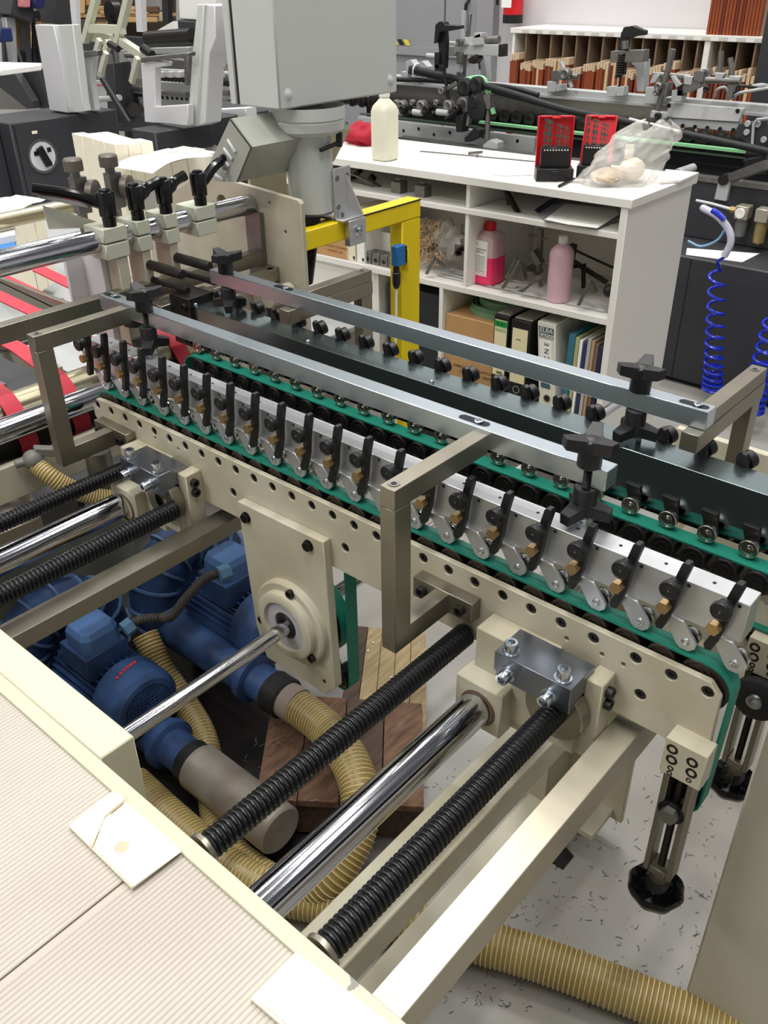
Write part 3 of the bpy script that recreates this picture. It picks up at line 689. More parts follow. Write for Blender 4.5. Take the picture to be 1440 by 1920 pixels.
# =================================================================== UNDER THE MACHINE
def blower(ax, y0, z, lab, zbox, out_y, odx, oz):
    """side channel blower, motor axis along Y, fan cover at y0 (towards the camera)"""
    t = thing('side_channel_blower', lab, 'blower', (ax, y0+0.2, 0.0), 'blue blowers under the machine')
    r = 0.088
    cov = B().lathe((ax, y0, z), (0, 1, 0), [(0.030, 0.004), (0.060, 0.004), (0.062, 0), (0.074, 0.002), (0.086, 0.014), (r, 0.028), (r, 0.088), (r-0.003, 0.09), (0.06, 0.09)], 36)
    fc = add('fan_cover', cov, blue, t)
    g = B()
    for i in range(-6, 7):
        h = math.sqrt(max(0, 0.061**2-(i*0.0098)**2))
        g.box(ax+i*0.0098-0.002, ax+i*0.0098+0.002, y0+0.002, y0+0.005, z-h, z+h)
        g.box(ax-h, ax+h, y0+0.0015, y0+0.0045, z+i*0.0098-0.002, z+i*0.0098+0.002)
    add('fan_grille', g, blue, fc)
    add('fan_well', B().lathe((ax, y0+0.012, z), (0, -1, 0), [(0, 0), (0.061, 0), (0.061, 0.004)], 28), steel_dark, fc)
    mb = B().cyl((ax, y0+0.085, z), (ax, y0+0.27, z), 0.068, 28)
    for k in range(30):
        a = 2*PI*k/30; c = V((ax+0.073*math.cos(a), y0+0.175, z+0.073*math.sin(a)))
        mb.obox(c, V((0.010*math.cos(a), 0, 0.010*math.sin(a))), (0, 0.085, 0), V((-math.sin(a)*0.0017, 0, math.cos(a)*0.0017)))
    add('finned_motor', mb, blue, t)
    # volute: ribbed ring
    R, rr, yc = 0.115, 0.060, y0+0.345
    vol = B().torus((ax, yc, z), (0, 1, 0), R, rr, 40, 14).cyl((ax, yc-0.035, z), (ax, yc+0.04, z), R, 32)
    vb = add('ring_housing', vol, blue, t)
    rb = B()
    for k in range(16):
        a = 2*PI*k/16
        c = V((ax+R*math.cos(a), yc, z+R*math.sin(a))); tn = V((-math.sin(a), 0, math.cos(a)))
        rb.lathe(c-tn*0.003, tn, [(rr-0.004, 0), (rr+0.007, 0), (rr+0.007, 0.006), (rr-0.004, 0.006)], 20)
    add('cooling_rib', rb, mat('worn_blue_edge', (88, 118, 158), 0.5, var=.15, vs=20), vb)
    # terminal box
    bx, by = ax-0.01, y0+0.155
    add('box_base', B().box(bx-0.058, bx+0.05, by-0.05, by+0.055, z+0.06, zbox-0.052), blue, t, bev=0.002)
    P = [(-0.05, -0.032), (-0.035, -0.045), (0.03, -0.045), (0.045, -0.032), (0.045, 0.035), (0.03, 0.048), (-0.035, 0.048), (-0.05, 0.035)]
    pr = B(); n = 8
    lo = [(bx+a, by+b, zbox-0.052) for a, b in P]; mi = [(bx+a*0.97, by+b*0.97, zbox-0.016) for a, b in P]; hi = [(bx+a*0.82, by+b*0.8, zbox) for a, b in P]
    pr.add(lo+mi+hi, [(i, (i+1) % n, n+(i+1) % n, n+i) for i in range(n)]+[(n+i, n+(i+1) % n, 2*n+(i+1) % n, 2*n+i) for i in range(n)]+[tuple(range(2*n, 3*n))])
    tb = add('terminal_box', pr, mat('dusty_blue_box', (70, 104, 152), 0.6, var=.1, vs=14), t, bev=0.002, smooth=20)
    # outlet pipe and foot
    xo = ax+odx; zo = oz; Lo = yc-0.02-out_y
    add('outlet_port', B().lathe((xo, yc-0.02, zo), (0, -1, 0), [(0.055, -0.05), (0.050, Lo-0.12), (0.046, Lo-0.09), (0.060, Lo-0.085), (0.060, Lo-0.065), (0.045, Lo-0.06), (0.043, Lo)], 28), blue, t)
    add('mounting_foot', B().box(ax-0.02, ax+0.13, yc-0.10, yc+0.08, 0.001, 0.012).box(ax+0.0, ax+0.02, yc-0.08, yc+0.06, 0.012, z-0.1).box(ax+0.09, ax+0.11, yc-0.08, yc+0.06, 0.012, z-0.1), blue, t, bev=0.002)
    return t, (xo, out_y-0.0, zo)
b1, o1 = blower(0.735, 1.355, 0.210, 'blue ribbed blower whose round fan cover peeps out beside the pale box beam', 0.385, 1.245, 0.012, 0.115)
b2, o2 = blower(1.060, 1.260, 0.265, 'blue ribbed blower half hidden behind the beige bearing plate', 0.445, 1.190, -0.095, 0.195)
mk = B()
for k in range(6): mk.obox((0.735-0.030+0.0105*k, 1.355+0.052+0.002*k, 0.210+math.sqrt(0.0884**2-(-0.030+0.0105*k)**2)), (0.004, 0, 0.0), (0.001, 0.0035, 0), (0, 0, 0.0006))
add('faded_red_marking', mk, mat('red_lettering', (196, 52, 40), 0.6), b1)
# silencer
x, y, z = o1
sil = thing('silencer_pipe', 'grey steel silencer cylinder on the outlet of the front blue blower', 'pipe', (x, y-0.1, z-0.06))
add('rubber_coupling', B().cyl((x, y, z), (x, y-0.04, z), 0.049, 28), rubber, sil)
add('steel_tube', B().lathe((x, y-0.03, z), (0, -1, 0), [(0.045, 0), (0.054, 0.002), (0.054, 0.26), (0.050, 0.265), (0, 0.265)], 32), mat('grimy_steel_tube', (168, 164, 158), 0.4, 0.45, rgb2=(128, 116, 104), patch=0.2, ps=9), sil)
x, y, z = o2
cp = thing('hose_coupling', 'dark rubber and grey coupling on the rear blower outlet', 'coupling', (x, y-0.05, z-0.05))
add('rubber_sleeve', B().lathe((x, y+0.01, z), (0, -1, 0), [(0.044, 0), (0.05, 0.002), (0.05, 0.045), (0.046, 0.05)], 24), rubber, cp)
add('hose_end', B().cyl((x, y-0.03, z), (x, y-0.075, z), 0.043, 24), mat('grey_hose_end', (146, 132, 122), 0.6, var=.1, vs=20), cp)
# corrugated hoses
def hose(pts, r, lab, pitch=0.0092):
    path = resample(spline(pts, 14), pitch/4)
    t = thing('corrugated_hose', lab, 'hose', (pts[0][0], pts[0][1], min(p[2] for p in pts)), 'yellowed corrugated hoses')
    add('hose_wall', B().tube(path, lambda i: r*(0.965 if i % 4 in (0, 3) else 1.0), 16, caps=False), hose_m, t, smooth=60)
    rib = B(); rp = path[1::4]
    pts2 = []
    for i in range(len(path)-1):
        pass
    for i in range(1, len(path)-1, 4):
        c = path[i]; d = (path[i+1]-path[i-1]).normalized()
        rib.lathe(c-d*0.0012, d, [(r*0.99, 0), (r*1.035, 0.0004), (r*1.035, 0.002), (r*0.99, 0.0024)], 16)
    add('spiral_rib', rib, hose_rib, t)
    return t
hp = [V((o2[0], o2[1]-0.06, o2[2]))]+[onz(px, py, zz) for px, py, zz in [(606, 1362, .20), (646, 1410, .21), (674, 1480, .20), (668, 1560, .16), (620, 1640, .11), (560, 1668, 0.06), (480, 1660, 0.05)]]
hose(hp, 0.040, 'yellowed corrugated hose curving down from the rear blower over the wooden pallet')
hose([onz(px, py, zz) for px, py, zz in [(272, 1190, .22), (300, 1250, .16), (340, 1310, .10), (378, 1375, .07), (395, 1450, .05), (405, 1530, .045), (440, 1600, .045), (520, 1660, .045)]], 0.032, 'yellowed corrugated hose snaking down between the two blue blowers')
hose([onz(px, py, .052) for px, py in [(250, 1470), (330, 1545), (420, 1620), (520, 1672), (640, 1700), (750, 1728), (870, 1758), (1000, 1795), (1150, 1850), (1310, 1915), (1440, 1970)]], 0.040, 'thick yellowed corrugated hose lying on the floor along the bottom edge')
hose([ony(px, py, zz) for px, py, zz in [(68, 872, 1.63), (95, 893, 1.60), (125, 912, 1.58), (165, 928, 1.56), (205, 934, 1.54), (245, 930, 1.52)]], 0.019, 'thin yellowed corrugated hose plugged into the beige wall at the left', 0.006)
ct = thing('hose_fitting', 'grey plastic hose fitting screwed to the beige wall at the left', 'fitting', ony(60, 862, 1.64))
c = ony(62, 862, 1.635)
add('fitting_body', B().sphere(c, 0.022, 14, 10, (1, 1, 1)).cyl(c+V((-0.035, 0.01, 0)), c+V((0.02, -0.005, 0)), 0.009, 12), mat('grey_fitting', (112, 112, 106), 0.5), ct)
add('fitting_wing', B().obox(c+V((0.03, -0.01, 0.012)), V((0.022, -0.012, -0.006)), (0.004, 0.01, 0), (0, 0, 0.010)), MATS['grey_fitting'], ct, bev=0.003)
# motor cable with blue glands
cb = thing('motor_cable', 'black corrugated cable joining the two blue terminal boxes', 'cable', onz(300, 1170, .3))
cpath = resample(spline([onz(*q) for q in [(236, 1178, .36), (262, 1162, .37), (300, 1158, .36), (322, 1155, .38), (350, 1120, .42), (385, 1085, .45), (418, 1072, .46)]], 10), 0.003)
add('cable_sleeve', B().tube(cpath, lambda i: 0.0115 if i % 2 else 0.0100, 12), mat('grey_black_conduit', (66, 62, 58), 0.6), cb)
for q, q2 in (((232, 1182, .36), (248, 1170, .365)), ((410, 1078, .46), (430, 1070, .46))):
    add('cable_gland', B().hexn(onz(*q), onz(*q2), 0.019), mat('pale_blue_gland', (92, 132, 164), 0.5), cb)

# ---- wooden pallets (boards one by one)
def boards(name_thing, lab, FL, FR, BL, BR, n, gap, th, ms, z, grp):
    t = thing(name_thing, lab, 'pallet', ((FL+FR)/2).to_tuple()[:2]+(0,), grp)
    for i in range(n):
        a, b = (i+gap)/n, (i+1-gap)/n
        j0, j1 = random.uniform(-.006, .006), random.uniform(-.006, .006)
        q = [FL.lerp(FR, a), FL.lerp(FR, b), BL.lerp(BR, b), BL.lerp(BR, a)]
        add('board', B().prism([(p.x, p.y, z+j0*0.3) for p in q], (0, 0, th)), ms[i % len(ms)], t, bev=0.001)
    # bearers below
    for k in (0.03, 0.48, 0.93):
        q = [FL.lerp(BL, k), FR.lerp(BR, k), FR.lerp(BR, min(1, k+0.10)), FL.lerp(BL, min(1, k+0.10))]
        add('bearer', B().prism([(p.x, p.y, 0.018) for p in q], (0, 0, z-0.0195)), wood_dark, t, bev=0.001)
    for k in (0.0, 0.46, 0.92):
        q = [FL.lerp(FR, k), FL.lerp(FR, min(1, k+0.08)), BL.lerp(BR, min(1, k+0.08)), BL.lerp(BR, k)]
        add('bottom_board', B().prism([(p.x, p.y, 0.001) for p in q], (0, 0, 0.016)), wood_dark, t)
    return t
zt = 0.13
wr = mat('reddish_pallet_wood', (128, 96, 74), 0.75, 0, rgb2=(76, 54, 42), patch=0.2, ps=5, stretch=(3, 14, 14), bump=0.5, bs=50)
boards('wooden_pallet', 'oily reddish wooden pallet on the floor under the black spindles', onz(478, 1498, zt), onz(795, 1512, zt), onz(512, 1300, zt), onz(792, 1318, zt), 4, 0.012, 0.018, [wr, wr, wood_dark, wr], zt-0.018, 'wooden pallets')
boards('wooden_pallet', 'pale wooden pallet on the floor behind the front bracket post', onz(640, 1312, 0.10), onz(800, 1395, 0.10), onz(664, 1172, 0.10), onz(798, 1182, 0.10), 5, 0.015, 0.018, [wood_dark, wood_pale, wood_pale, wood_pale, wood_pale], 0.082, 'wooden pallets')
nl = B()
for px, py in [(765, 1175), (785, 1205), (785, 1230), (733, 1270), (690, 1220), (700, 1205)]: nl.lathe(onz(px, py, 0.1005), (0, 0, 1), [(0, .0008), (0.003, .0008), (0.0035, 0)], 8)
single('nail_head', nl, bright_zinc, 'bright nail heads in the pale pallet boards', 'nails', kind='stuff')
# metal shavings
single('shade_sheet', B().box(0.42, 1.08, 0.92, 2.3, 0.0005, 0.006), mat('shade_and_dirt_black', (38, 34, 32), 0.5, 0, rgb2=(24, 22, 22), patch=.2, ps=6), 'dark sheet added on the floor for shade and dirt under the blue blowers', 'shade sheet')  # dark sheet added over the floor, stands in for shade and dirt
sh = B()
def shav(px, py, z, s):
    c = onz(px, py, z); a = random.uniform(0, 2*PI); k = random.randint(2, 5); p = V(c)
    for _ in range(k):
        q = p+V((math.cos(a), math.sin(a), 0))*s; sh.bar(p+V((0, 0, .001)), q+V((0, 0, .001)), s*0.28, 0.0006); p = q; a += random.uniform(-.9, .9)
for _ in range(520):
    shav(random.uniform(830, 1420), random.uniform(1440, 1900), 0.0008, random.uniform(.0012, .0036))
for _ in range(160):
    shav(random.uniform(700, 1010), random.uniform(1340, 1780), 0.0008, random.uniform(.0015, .004))
single('metal_shavings', sh, steel_dark, 'scattered dark metal shavings on the painted floor', 'shavings', kind='stuff')
sh = B()
for _ in range(150): shav(random.gauss(545, 50), random.gauss(1420, 45), zt+0.0015, random.uniform(.001, .004))
single('metal_shavings', sh, bright_zinc, 'bright metal shavings lying on the reddish pallet', 'shavings', kind='stuff')

# =================================================================== FEEDER / FOLDER SECTION AT THE LEFT
fe = thing('folder_section', 'folding section with chrome rollers at the left edge behind the bracket', 'machine', (0.8, 2.0, 0))
add('front_roller', B().cyl((0.2, 1.690, 0.800), (0.985, 1.690, 0.800), 0.027, 32), chrome, fe)
satin = mat('satin_brass_roller', (176, 168, 142), 0.3, 0.95, var=0.05, vs=20)
add('satin_roller', B().cyl((0.2, 1.775, 0.800), (1.32, 1.775, 0.800), 0.036, 32), satin, fe)
add('black_roller', B().cyl((0.2, 1.745, 0.745), (1.32, 1.745, 0.745), 0.040, 28), steel_dark, fe)
add('rear_roller', B().cyl((0.2, 2.05, 0.845), (1.45, 2.05, 0.845), 0.024, 28), chrome, fe)
add('thin_rod', B().cyl((0.5, 2.45, 0.93), (1.5, 2.45, 0.93), 0.020, 20), chrome, fe)
add('thin_rod', B().cyl((0.5, 2.75, 0.95), (1.6, 2.75, 0.95), 0.024, 20), satin, fe)
add('cross_plate', B().box(0.2, 1.32, 1.660, 1.68, 0.655, 0.735), beige, fe, bev=0.002)
add('flat_bar', B().box(0.3, 1.52, 1.745, 1.775, 0.955, 0.992), nickel, fe, bev=0.001)
def red_feed(x, lab, far=2.5, h=0.90):
    path = [(1.775, 0.72)]+[(1.745+0.046*math.cos(math.radians(a)), 0.745+0.046*math.sin(math.radians(a))) for a in range(-100, -185, -12)]
    path += [(1.708, 0.775), (1.742, 0.822), (1.765, 0.838), (1.80, 0.845), (1.92, 0.868), (2.05, 0.875), (far, h)]
    single('red_belt', B().strip([(x, a, c) for a, c in path], 0.040, 0.0035), red_belt, lab, 'belt', 'red feeder belts')
red_feed(0.885, 'red feeder belt curving over the roller just right of the bracket post')
red_feed(0.755, 'red feeder belt at the far left of the folding section', 2.3, .885)
red_feed(0.650, 'red feeder belt cut off by the left edge of the picture', 2.2, .88)
red_feed(1.03, 'red feeder belt further back passing under the nickel flat bar', 2.6, .90)
red_feed(1.20, 'red feeder belt right under the front support bar', 2.35, .90)
red_feed(1.10, 'red feeder belt between the two rear feeder belts', 2.8, .92)
add('side_rail', B().box(0.93, 0.94, 1.80, 2.9, 0.80, 0.845), beige, fe, bev=0.001)
add('side_rail', B().box(1.10, 1.112, 2.0, 2.95, 0.86, 0.905), nickel, fe, bev=0.001)
add('side_rail', B().box(0.80, 0.812, 1.82, 2.6, 0.79, 0.84), steel_grey, fe, bev=0.001)
add('guide_bar', B().bar((1.02, 1.80, 0.845), (1.15, 2.15, 0.87), 0.03, 0.012), nickel, fe)
dk = B().box(0.2, 1.32, 1.84, 2.9, 0.50, 0.52)
add('tray_corner', B().prism([onz(*q_, .60) for q_ in ((-40, 905), (28, 908), (80, 975), (84, 1000), (-40, 1050))], (0, 0, .04)), nickel, fe, bev=.002)
add('under_tray', dk, dark, fe)
# beige side plate on the right of the folder + smaller plate
fp = thing('feeder_side_plate', 'large beige side plate with rod end, left of the yellow frame', 'machine plate', (1.54, 1.75, 0.3))
outer = [(1.607, 0.40), (1.607, 1.125), (1.615, 1.133), (1.90, 1.150), (1.99, 1.150), (2.25, 1.02), (2.30, 0.40)]
add('side_plate', plate_holes(1.535, 0.014, outer, [(1.905, 1.085, 0.022), (1.668, 1.048, 0.005), (1.72, 1.112, 0.004)]), beige, fp, bev=0.0015)
add('plate_rib', B().box(1.52, 1.535, 1.745, 1.80, 0.40, 1.085), steel_grey, fp)
add('hole_back', B().box(1.552, 1.556, 1.87, 1.94, 1.05, 1.12), beige, fp)
add('clip_bracket', B().box(1.50, 1.534, 1.70, 1.745, 0.915, 0.955), nickel, fp, bev=0.001)
add('lower_bearing', B().cyl((1.45, 1.66, 0.90), (1.53, 1.66, 0.90), 0.024, 20).box(1.44, 1.53, 1.70, 1.76, 0.86, 0.92), beige, fp, bev=0.001)
# upper chrome rod with clamps
single('polished_rod', B().cyl((0.30, 1.79, 1.100), (1.534, 1.79, 1.100), 0.0245, 32), chrome, 'thick chrome rod at the upper left carrying four black clamping levers', 'rod', 'polished cross rods')
def index_lever(parent, x, y, z, ang, L, rise):
    t = add('clamp_lever', B().lathe((x, y, z), (0, 0, 1), [(0, 0), (0.0150, 0), (0.0150, 0.020), (0.0185, 0.023), (0.0200, 0.066), (0.0185, 0.073), (0.012, 0.075), (0.012, 0.0785), (0.0065, 0.0795), (0, 0.079)], 16), blackgl, parent)
    d = V((math.cos(ang), math.sin(ang), 0)); p0 = V((x, y, z+0.046))
    pts = spline([p0, p0+d*0.018+V((0, 0, 0.006)), p0+d*L*0.5+V((0, 0, rise*0.62)), p0+d*L+V((0, 0, rise))], 6)
    n = len(pts)
    add('lever_handle', B().tube(pts, lambda i: 0.0135-0.0025*i/n if i < n-2 else 0.0115, 10), blackgl, t)
    return t
def rodclamp(x, ang, L, rise, lab, arm=True, wide=0.045):
    t = thing('rod_clamp', lab, 'clamp', (x, 1.79, 1.03), 'beige clamps with black levers on the upper rod')
    add('clamp_top', B().box(x-wide*.62, x+wide*.62, 1.752, 1.828, 1.1005, 1.132), beige_green, t, bev=0.002)
    add('clamp_bottom', B().box(x-wide*.62, x+wide*.62, 1.752, 1.828, 1.064, 1.0975), beige_green, t, bev=0.002)
    index_lever(t, x, 1.768, 1.132, ang, L, rise)
    return t
beige_green = mat('grey_green_clamp_paint', (192, 194, 176), 0.45, 0, var=0.02, vs=10)
c1 = rodclamp(1.105, math.radians(150), 0.145, 0.045, 'beige rod clamp with long black lever pointing left, over the red belts', wide=0.05)
c2 = rodclamp(1.180, math.radians(-15), 0.062, 0.030, 'beige rod clamp with short black lever, second from the left on the upper rod', wide=0.03)
c3 = rodclamp(1.258, math.radians(-10), 0.060, 0.030, 'beige rod clamp with short black lever, third from the left on the upper rod', wide=0.03)
c4 = rodclamp(1.360, math.radians(5), 0.115, 0.052, 'beige rod clamp with long black lever pointing right, next to the big side plate', wide=0.05)
add('hanging_plate', B().box(1.085, 1.10, 1.80, 1.88, 0.86, 1.065).box(1.04, 1.10, 1.875, 1.885, 0.90, 1.05), white_grey, c1, bev=0.001)
add('hanging_bar', B().box(1.10, 1.128, 1.755, 1.82, 0.86, 1.064), beige, c1, bev=0.001)
for c, x in ((c2, 1.18), (c3, 1.258)):
    add('clamp_arm', B().box(x-0.011, x+0.011, 1.755, 1.815, 0.93, 1.064), beige, c, bev=0.001)
    add('grip_rod', B().lathe((x+0.004, 1.755, 1.030), (0, -1, 0), [(0, 0), (0.0115, 0), (0.0115, 0.118), (0.0095, 0.120), (0, 0.120)], 16), steel_dark, c)
    add('thin_rod', B().cyl((x+0.006, 1.755, 0.995), (x+0.006, 1.625, 0.995), 0.0075, 12), steel_dark, c)
# dark clamping block under the grip rods
bk = thing('guide_block', 'dark machined guide block with brass thumb screw below the grip rods', 'block', (1.20, 1.70, 0.9))
add('block_body', B().box(1.165, 1.235, 1.60, 1.67, 0.87, 0.985), steel_dark, bk, bev=0.001)
add('block_plate', B().box(1.14, 1.30, 1.67, 1.72, 0.90, 0.96), nickel, bk, bev=0.001)
add('block_arm', B().box(1.235, 1.52, 1.69, 1.715, 0.925, 0.955), nickel, bk, bev=0.001)
add('thumb_screw', B().lathe((1.228, 1.585, 0.925), (0, 0, 1), [(0, 0.0), (0.011, 0), (0.011, 0.026), (0, 0.027)], 18), steel_grey, bk)
add('brass_collar', B().box(1.214, 1.244, 1.568, 1.60, 0.89, 0.925), mat('aged_brass', (128, 112, 78), 0.4, 0.6), bk, bev=0.001)
for z in (0.965, 0.885): add('cap_screw', small_cap, steel_dark, bk, loc=(1.165, 1.615, z))
add('gear_disc', B().cyl((1.10, 1.72, 0.945), (1.10, 1.72, 0.965), 0.024, 20).cyl((1.10, 1.72, 0.92), (1.10, 1.72, 0.945), 0.03, 20), steel_dark, bk)
# knurled adjusters + guide wings
def adjuster(px, py, lab, y=1.86):
    c = ony(px, py, y); t = thing('guide_adjuster', lab, 'adjuster', (c.x, c.y, 1.08), 'knurled adjusters with grey wings')
    add('stem', B().box(c.x-0.008, c.x+0.008, c.y-0.008, c.y+0.008, 1.09, c.z-0.05).box(c.x-0.008, c.x+0.008, 1.8155, c.y+0.008, 1.085, 1.10), steel_grey, t)
    g = mat('worn_knurled_steel', (112, 106, 98), 0.45, 0.6, var=.1, vs=80)
    add('top_knob', B().lathe(c+V((0, 0, 0.036)), (0, 0, 1), [(0, 0), (0.021, 0), (0.021, 0.022), (0.018, 0.026), (0, 0.027)], 24), g, t)
    add('neck', B().cyl(c+V((0, 0, 0.02)), c+V((0, 0, 0.036)), 0.011, 12).box(c.x-0.012, c.x+0.02, c.y-0.012, c.y+0.012, c.z-0.055, c.z+0.022), steel_grey, t)
    add('side_knob', B().lathe(c+V((0.020, -0.014, -0.01)), (0.5, -0.85, 0), [(0, 0), (0.025, 0), (0.026, 0.003), (0.026, 0.016), (0.022, 0.018), (0, 0.018)], 24), g, t)
    return t, c
t, c = adjuster(145, 352, 'knurled grey adjuster at the left, over the long black lever')
add('guide_wing', B().prism([ony(68, 350, 1.84), ony(140, 368, 1.84), ony(152, 372, 1.84), ony(166, 390, 1.84), ony(74, 372, 1.84)], (0, 0.002, 0)), alu_dull, t)
add('guide_fin', B().prism([ony(80, 385, 1.85), ony(165, 410, 1.85), ony(210, 425, 1.85), ony(92, 430, 1.85)], (0, 0.002, 0)), beige_green, t)
t, c = adjuster(210, 343, 'knurled grey adjuster right of the first one, in front of the cream stacks')
add('guide_wing', B().prism([ony(228, 330, 1.85), ony(292, 345, 1.85), ony(296, 355, 1.85), ony(292, 400, 1.85), ony(236, 385, 1.85)], (0, 0.002, 0)), mat('frosted_plastic_wing', (190, 190, 186), 0.3, alpha=0.75), t)

# hood
hd = thing('translucent_hood', 'grey translucent plastic hood with louvre slits behind the big side plate', 'hood', (1.6, 1.75, 1.15))
hm = mat('grey_smoked_plastic', (176, 178, 168), 0.25, 0, alpha=0.88, var=.04, vs=5)
prof = [onx(432, 222, 1.45), onx(472, 276, 1.45), onx(445, 342, 1.45), onx(378, 338, 1.45)]
a, b_, c_, d_ = prof; W = V((0.335, 0, 0)); tk = 0.004
add('hood_shell', B().prism([a, b_, b_+V((0, .004, -.003)), a+V((0, .004, -.003))], W).prism([b_, c_, c_+V((0, .004, 0)), b_+V((0, .004, 0))], W), hm, hd)
add('end_cheek', B().prism([a, b_, c_, d_], (tk, 0, 0)), hm, hd)
add('end_cheek', B().prism([a+W, b_+W, c_+W, d_+W], (tk, 0, 0)), hm, hd)
sl = B()
for k in range(5):
    f = 0.25+0.15*k; p = a.lerp(d_, f).lerp(b_.lerp(c_, f), 0.22); q = a.lerp(d_, f+0.10).lerp(b_.lerp(c_, f+0.10), 0.62)
    sl.bar(p+V((-0.003, 0, 0)), q+V((-0.003, 0, 0)), 0.006, 0.008)
add('louvre', sl, white_grey, hd, bev=0.002)
add('back_panel', B().prism([V((1.60, 1.86, 1.16)), V((1.73, 1.86, 1.16)), V((1.73, 1.86, 0.85)), V((1.60, 1.86, 0.85))], (0, 0.01, 0)), beige, hd)
# spare bellows tube behind the plate
single('bellows_tube', B().lathe((1.60, 1.72, 0.90), (0.15, -0.1, 1), [(0, 0)]+[(0.05+0.003*(i % 2), 0.002*i) for i in range(90)]+[(0, 0.18)], 24), rubber, 'black ribbed bellows tube beside the yellow frame', 'bellows')

# ---- yellow frame, sensor, control box
YF = 1.628
yf = thing('yellow_frame', 'bright yellow square tube frame right of the grey pole', 'frame', (1.98, 1.65, 0))
add('horizontal_tube', B().box(1.549, 2.028, YF, YF+0.05, 1.000, 1.050), yellow, yf, bev=0.003)
add('upright_tube', B().box(1.945, 2.028, YF+0.0005, YF+0.048, 0.02, 0.9995), yellow, yf, bev=0.003)
add('base_plate', B().box(1.90, 2.07, YF-0.04, YF+0.09, 0.001, 0.02), yellow, yf, bev=0.002)
add('tube_rim', B().box(1.70, 2.026, YF-0.0012, YF, 1.046, 1.050), blackpaint, yf)
c = ony(752, 480, YF-0.02)
se = thing('light_sensor', 'small blue sensor with black cable plug on the yellow upright', 'sensor', c)
add('sensor_body', B().box(c.x-0.022, c.x+0.016, c.y-0.004, c.y+0.019, c.z-0.026, c.z+0.03), mat('blue_sensor', (28, 104, 168), 0.4), se, bev=0.002)
add('sensor_window', B().box(c.x+0.0165, c.x+0.024, c.y-0.002, c.y+0.019, c.z-0.024, c.z+0.024), blackgl, se)
add('sensor_holder', B().box(c.x+0.024, c.x+0.028, c.y-0.006, c.y+0.0195, c.z-0.05, c.z+0.015), yellow, se, bev=0.001)
add('cable_plug', B().lathe(c+V((-0.014, 0.006, -0.026)), (0, 0, -1), [(0.006, 0), (0.009, 0.002), (0.010, 0.018), (0.012, 0.02), (0.012, 0.05), (0.008, 0.062), (0.004, 0.066)], 16), blackp, se)
p0 = c+V((-0.014, 0.006, -0.088))
add('sensor_cable', B().tube(spline([p0, p0+V((0, 0.002, -0.10)), p0+V((-0.004, 0.004, -0.3)), p0+V((0.01, 0.01, -0.6))], 6), 0.0035, 8), paper, se)
# bracket on the yellow tube, pole, round head, cabinet
cbx = thing('control_cabinet', 'large pale grey control cabinet on a ribbed grey pole', 'cabinet', (1.66, 1.69, 1.05))
pole = B(); px0 = 1.665; py0 = 1.700; R = 0.058
prof = []
for k in range(48):
    a = 2*PI*k/48; rr = R*(1 if (k % 12) not in (0, 1) else 0.95)
    prof.append((px0+rr*math.cos(a), py0+rr*math.sin(a), 1.075))
add('pole', B().prism(prof, (0, 0, 0.235)), ltgrey, cbx)
add('pole_foot_cap', B().cyl((px0, py0, 1.070), (px0, py0, 1.0748), R*0.98, 32), steel_grey, cbx)
add('swivel_head', B().lathe((px0, py0, 1.262), (0, 0, 1), [(R, 0.004), (0.078, 0.0), (0.090, 0.010), (0.093, 0.030), (0.091, 0.032), (0.091, 0.034), (0.094, 0.036), (0.094, 0.064)], 40), ltgrey, cbx)
# cabinet body
g = V((1.527, 1.648, 1.331)); ex = V((0.422, 0.0, 0.0)); 
yk = onx(432, 192, 1.527).y
cab = B().box(1.527, 1.949, 1.648, yk-0.032, 1.331, 1.78)
cabm = add('cabinet_body', cab, ltgrey, cbx, bev=0.004)
add('door_seal', B().box(1.530, 1.946, yk-0.0315, yk-0.0245, 1.334, 1.777), blackp, cbx)
add('cabinet_door', B().box(1.527, 1.949, yk-0.024, yk, 1.331, 1.78), ltgrey, cbx, bev=0.003)
for qx, qz in ((1.556, 1.362), (1.921, 1.362), (1.556, 1.75), (1.921, 1.75)):
    add('screw_cap', B().lathe((qx, 1.648, qz), (0, -1, 0), [(0.013, 0), (0.0125, 0.0012), (0.009, 0.0012), (0.0085, 0.003), (0.005, 0.0042), (0, 0.0045)], 20), white_grey, cabm)
add('side_latch', B().box(1.9495, 1.962, 1.70, 1.76, 1.40, 1.47), ltgrey, cbx, bev=0.004)
# angle bracket with gusset and clamp
xb = 1.715
ab = add('pole_bracket', B().box(xb-0.030, xb+0.032, 1.636, 1.642, 1.050, 1.180).box(xb-0.030, xb+0.050, 1.61, 1.70, 1.0505, 1.057).box(xb-0.008, xb+0.056, 1.608, 1.627, 0.985, 1.0505), alu, cbx, bev=0.001)
add('gusset', B().prism([(xb+0.010, 1.636, 1.165), (xb+0.046, 1.611, 1.058), (xb+0.010, 1.636, 1.058)], (0.005, 0, 0)), alu, ab)
add('clamp_bolt', B().lathe((xb+0.026, 1.608, 1.022), (0, -1, 0), [(0, 0), (0.016, 0), (0.016, 0.002), (0.009, 0.0025), (0.009, 0.010), (0.005, 0.010), (0.0045, 0.005), (0, 0.005)], 20), bright_zinc, ab)
for qx, qz in ((xb-0.018, 1.155), (xb+0.018, 1.158), (xb-0.018, 1.085)):
    add('flat_screw', B().lathe((qx, 1.636, qz), (0, -1, 0), [(0.0075, 0), (0.007, 0.0012), (0.003, 0.0014), (0, 0.0004)], 14), steel_grey, ab)
add('stud', B().cyl((xb-0.012, 1.625, 1.057), (xb-0.012, 1.625, 1.072), 0.006, 10), bright_zinc, ab)
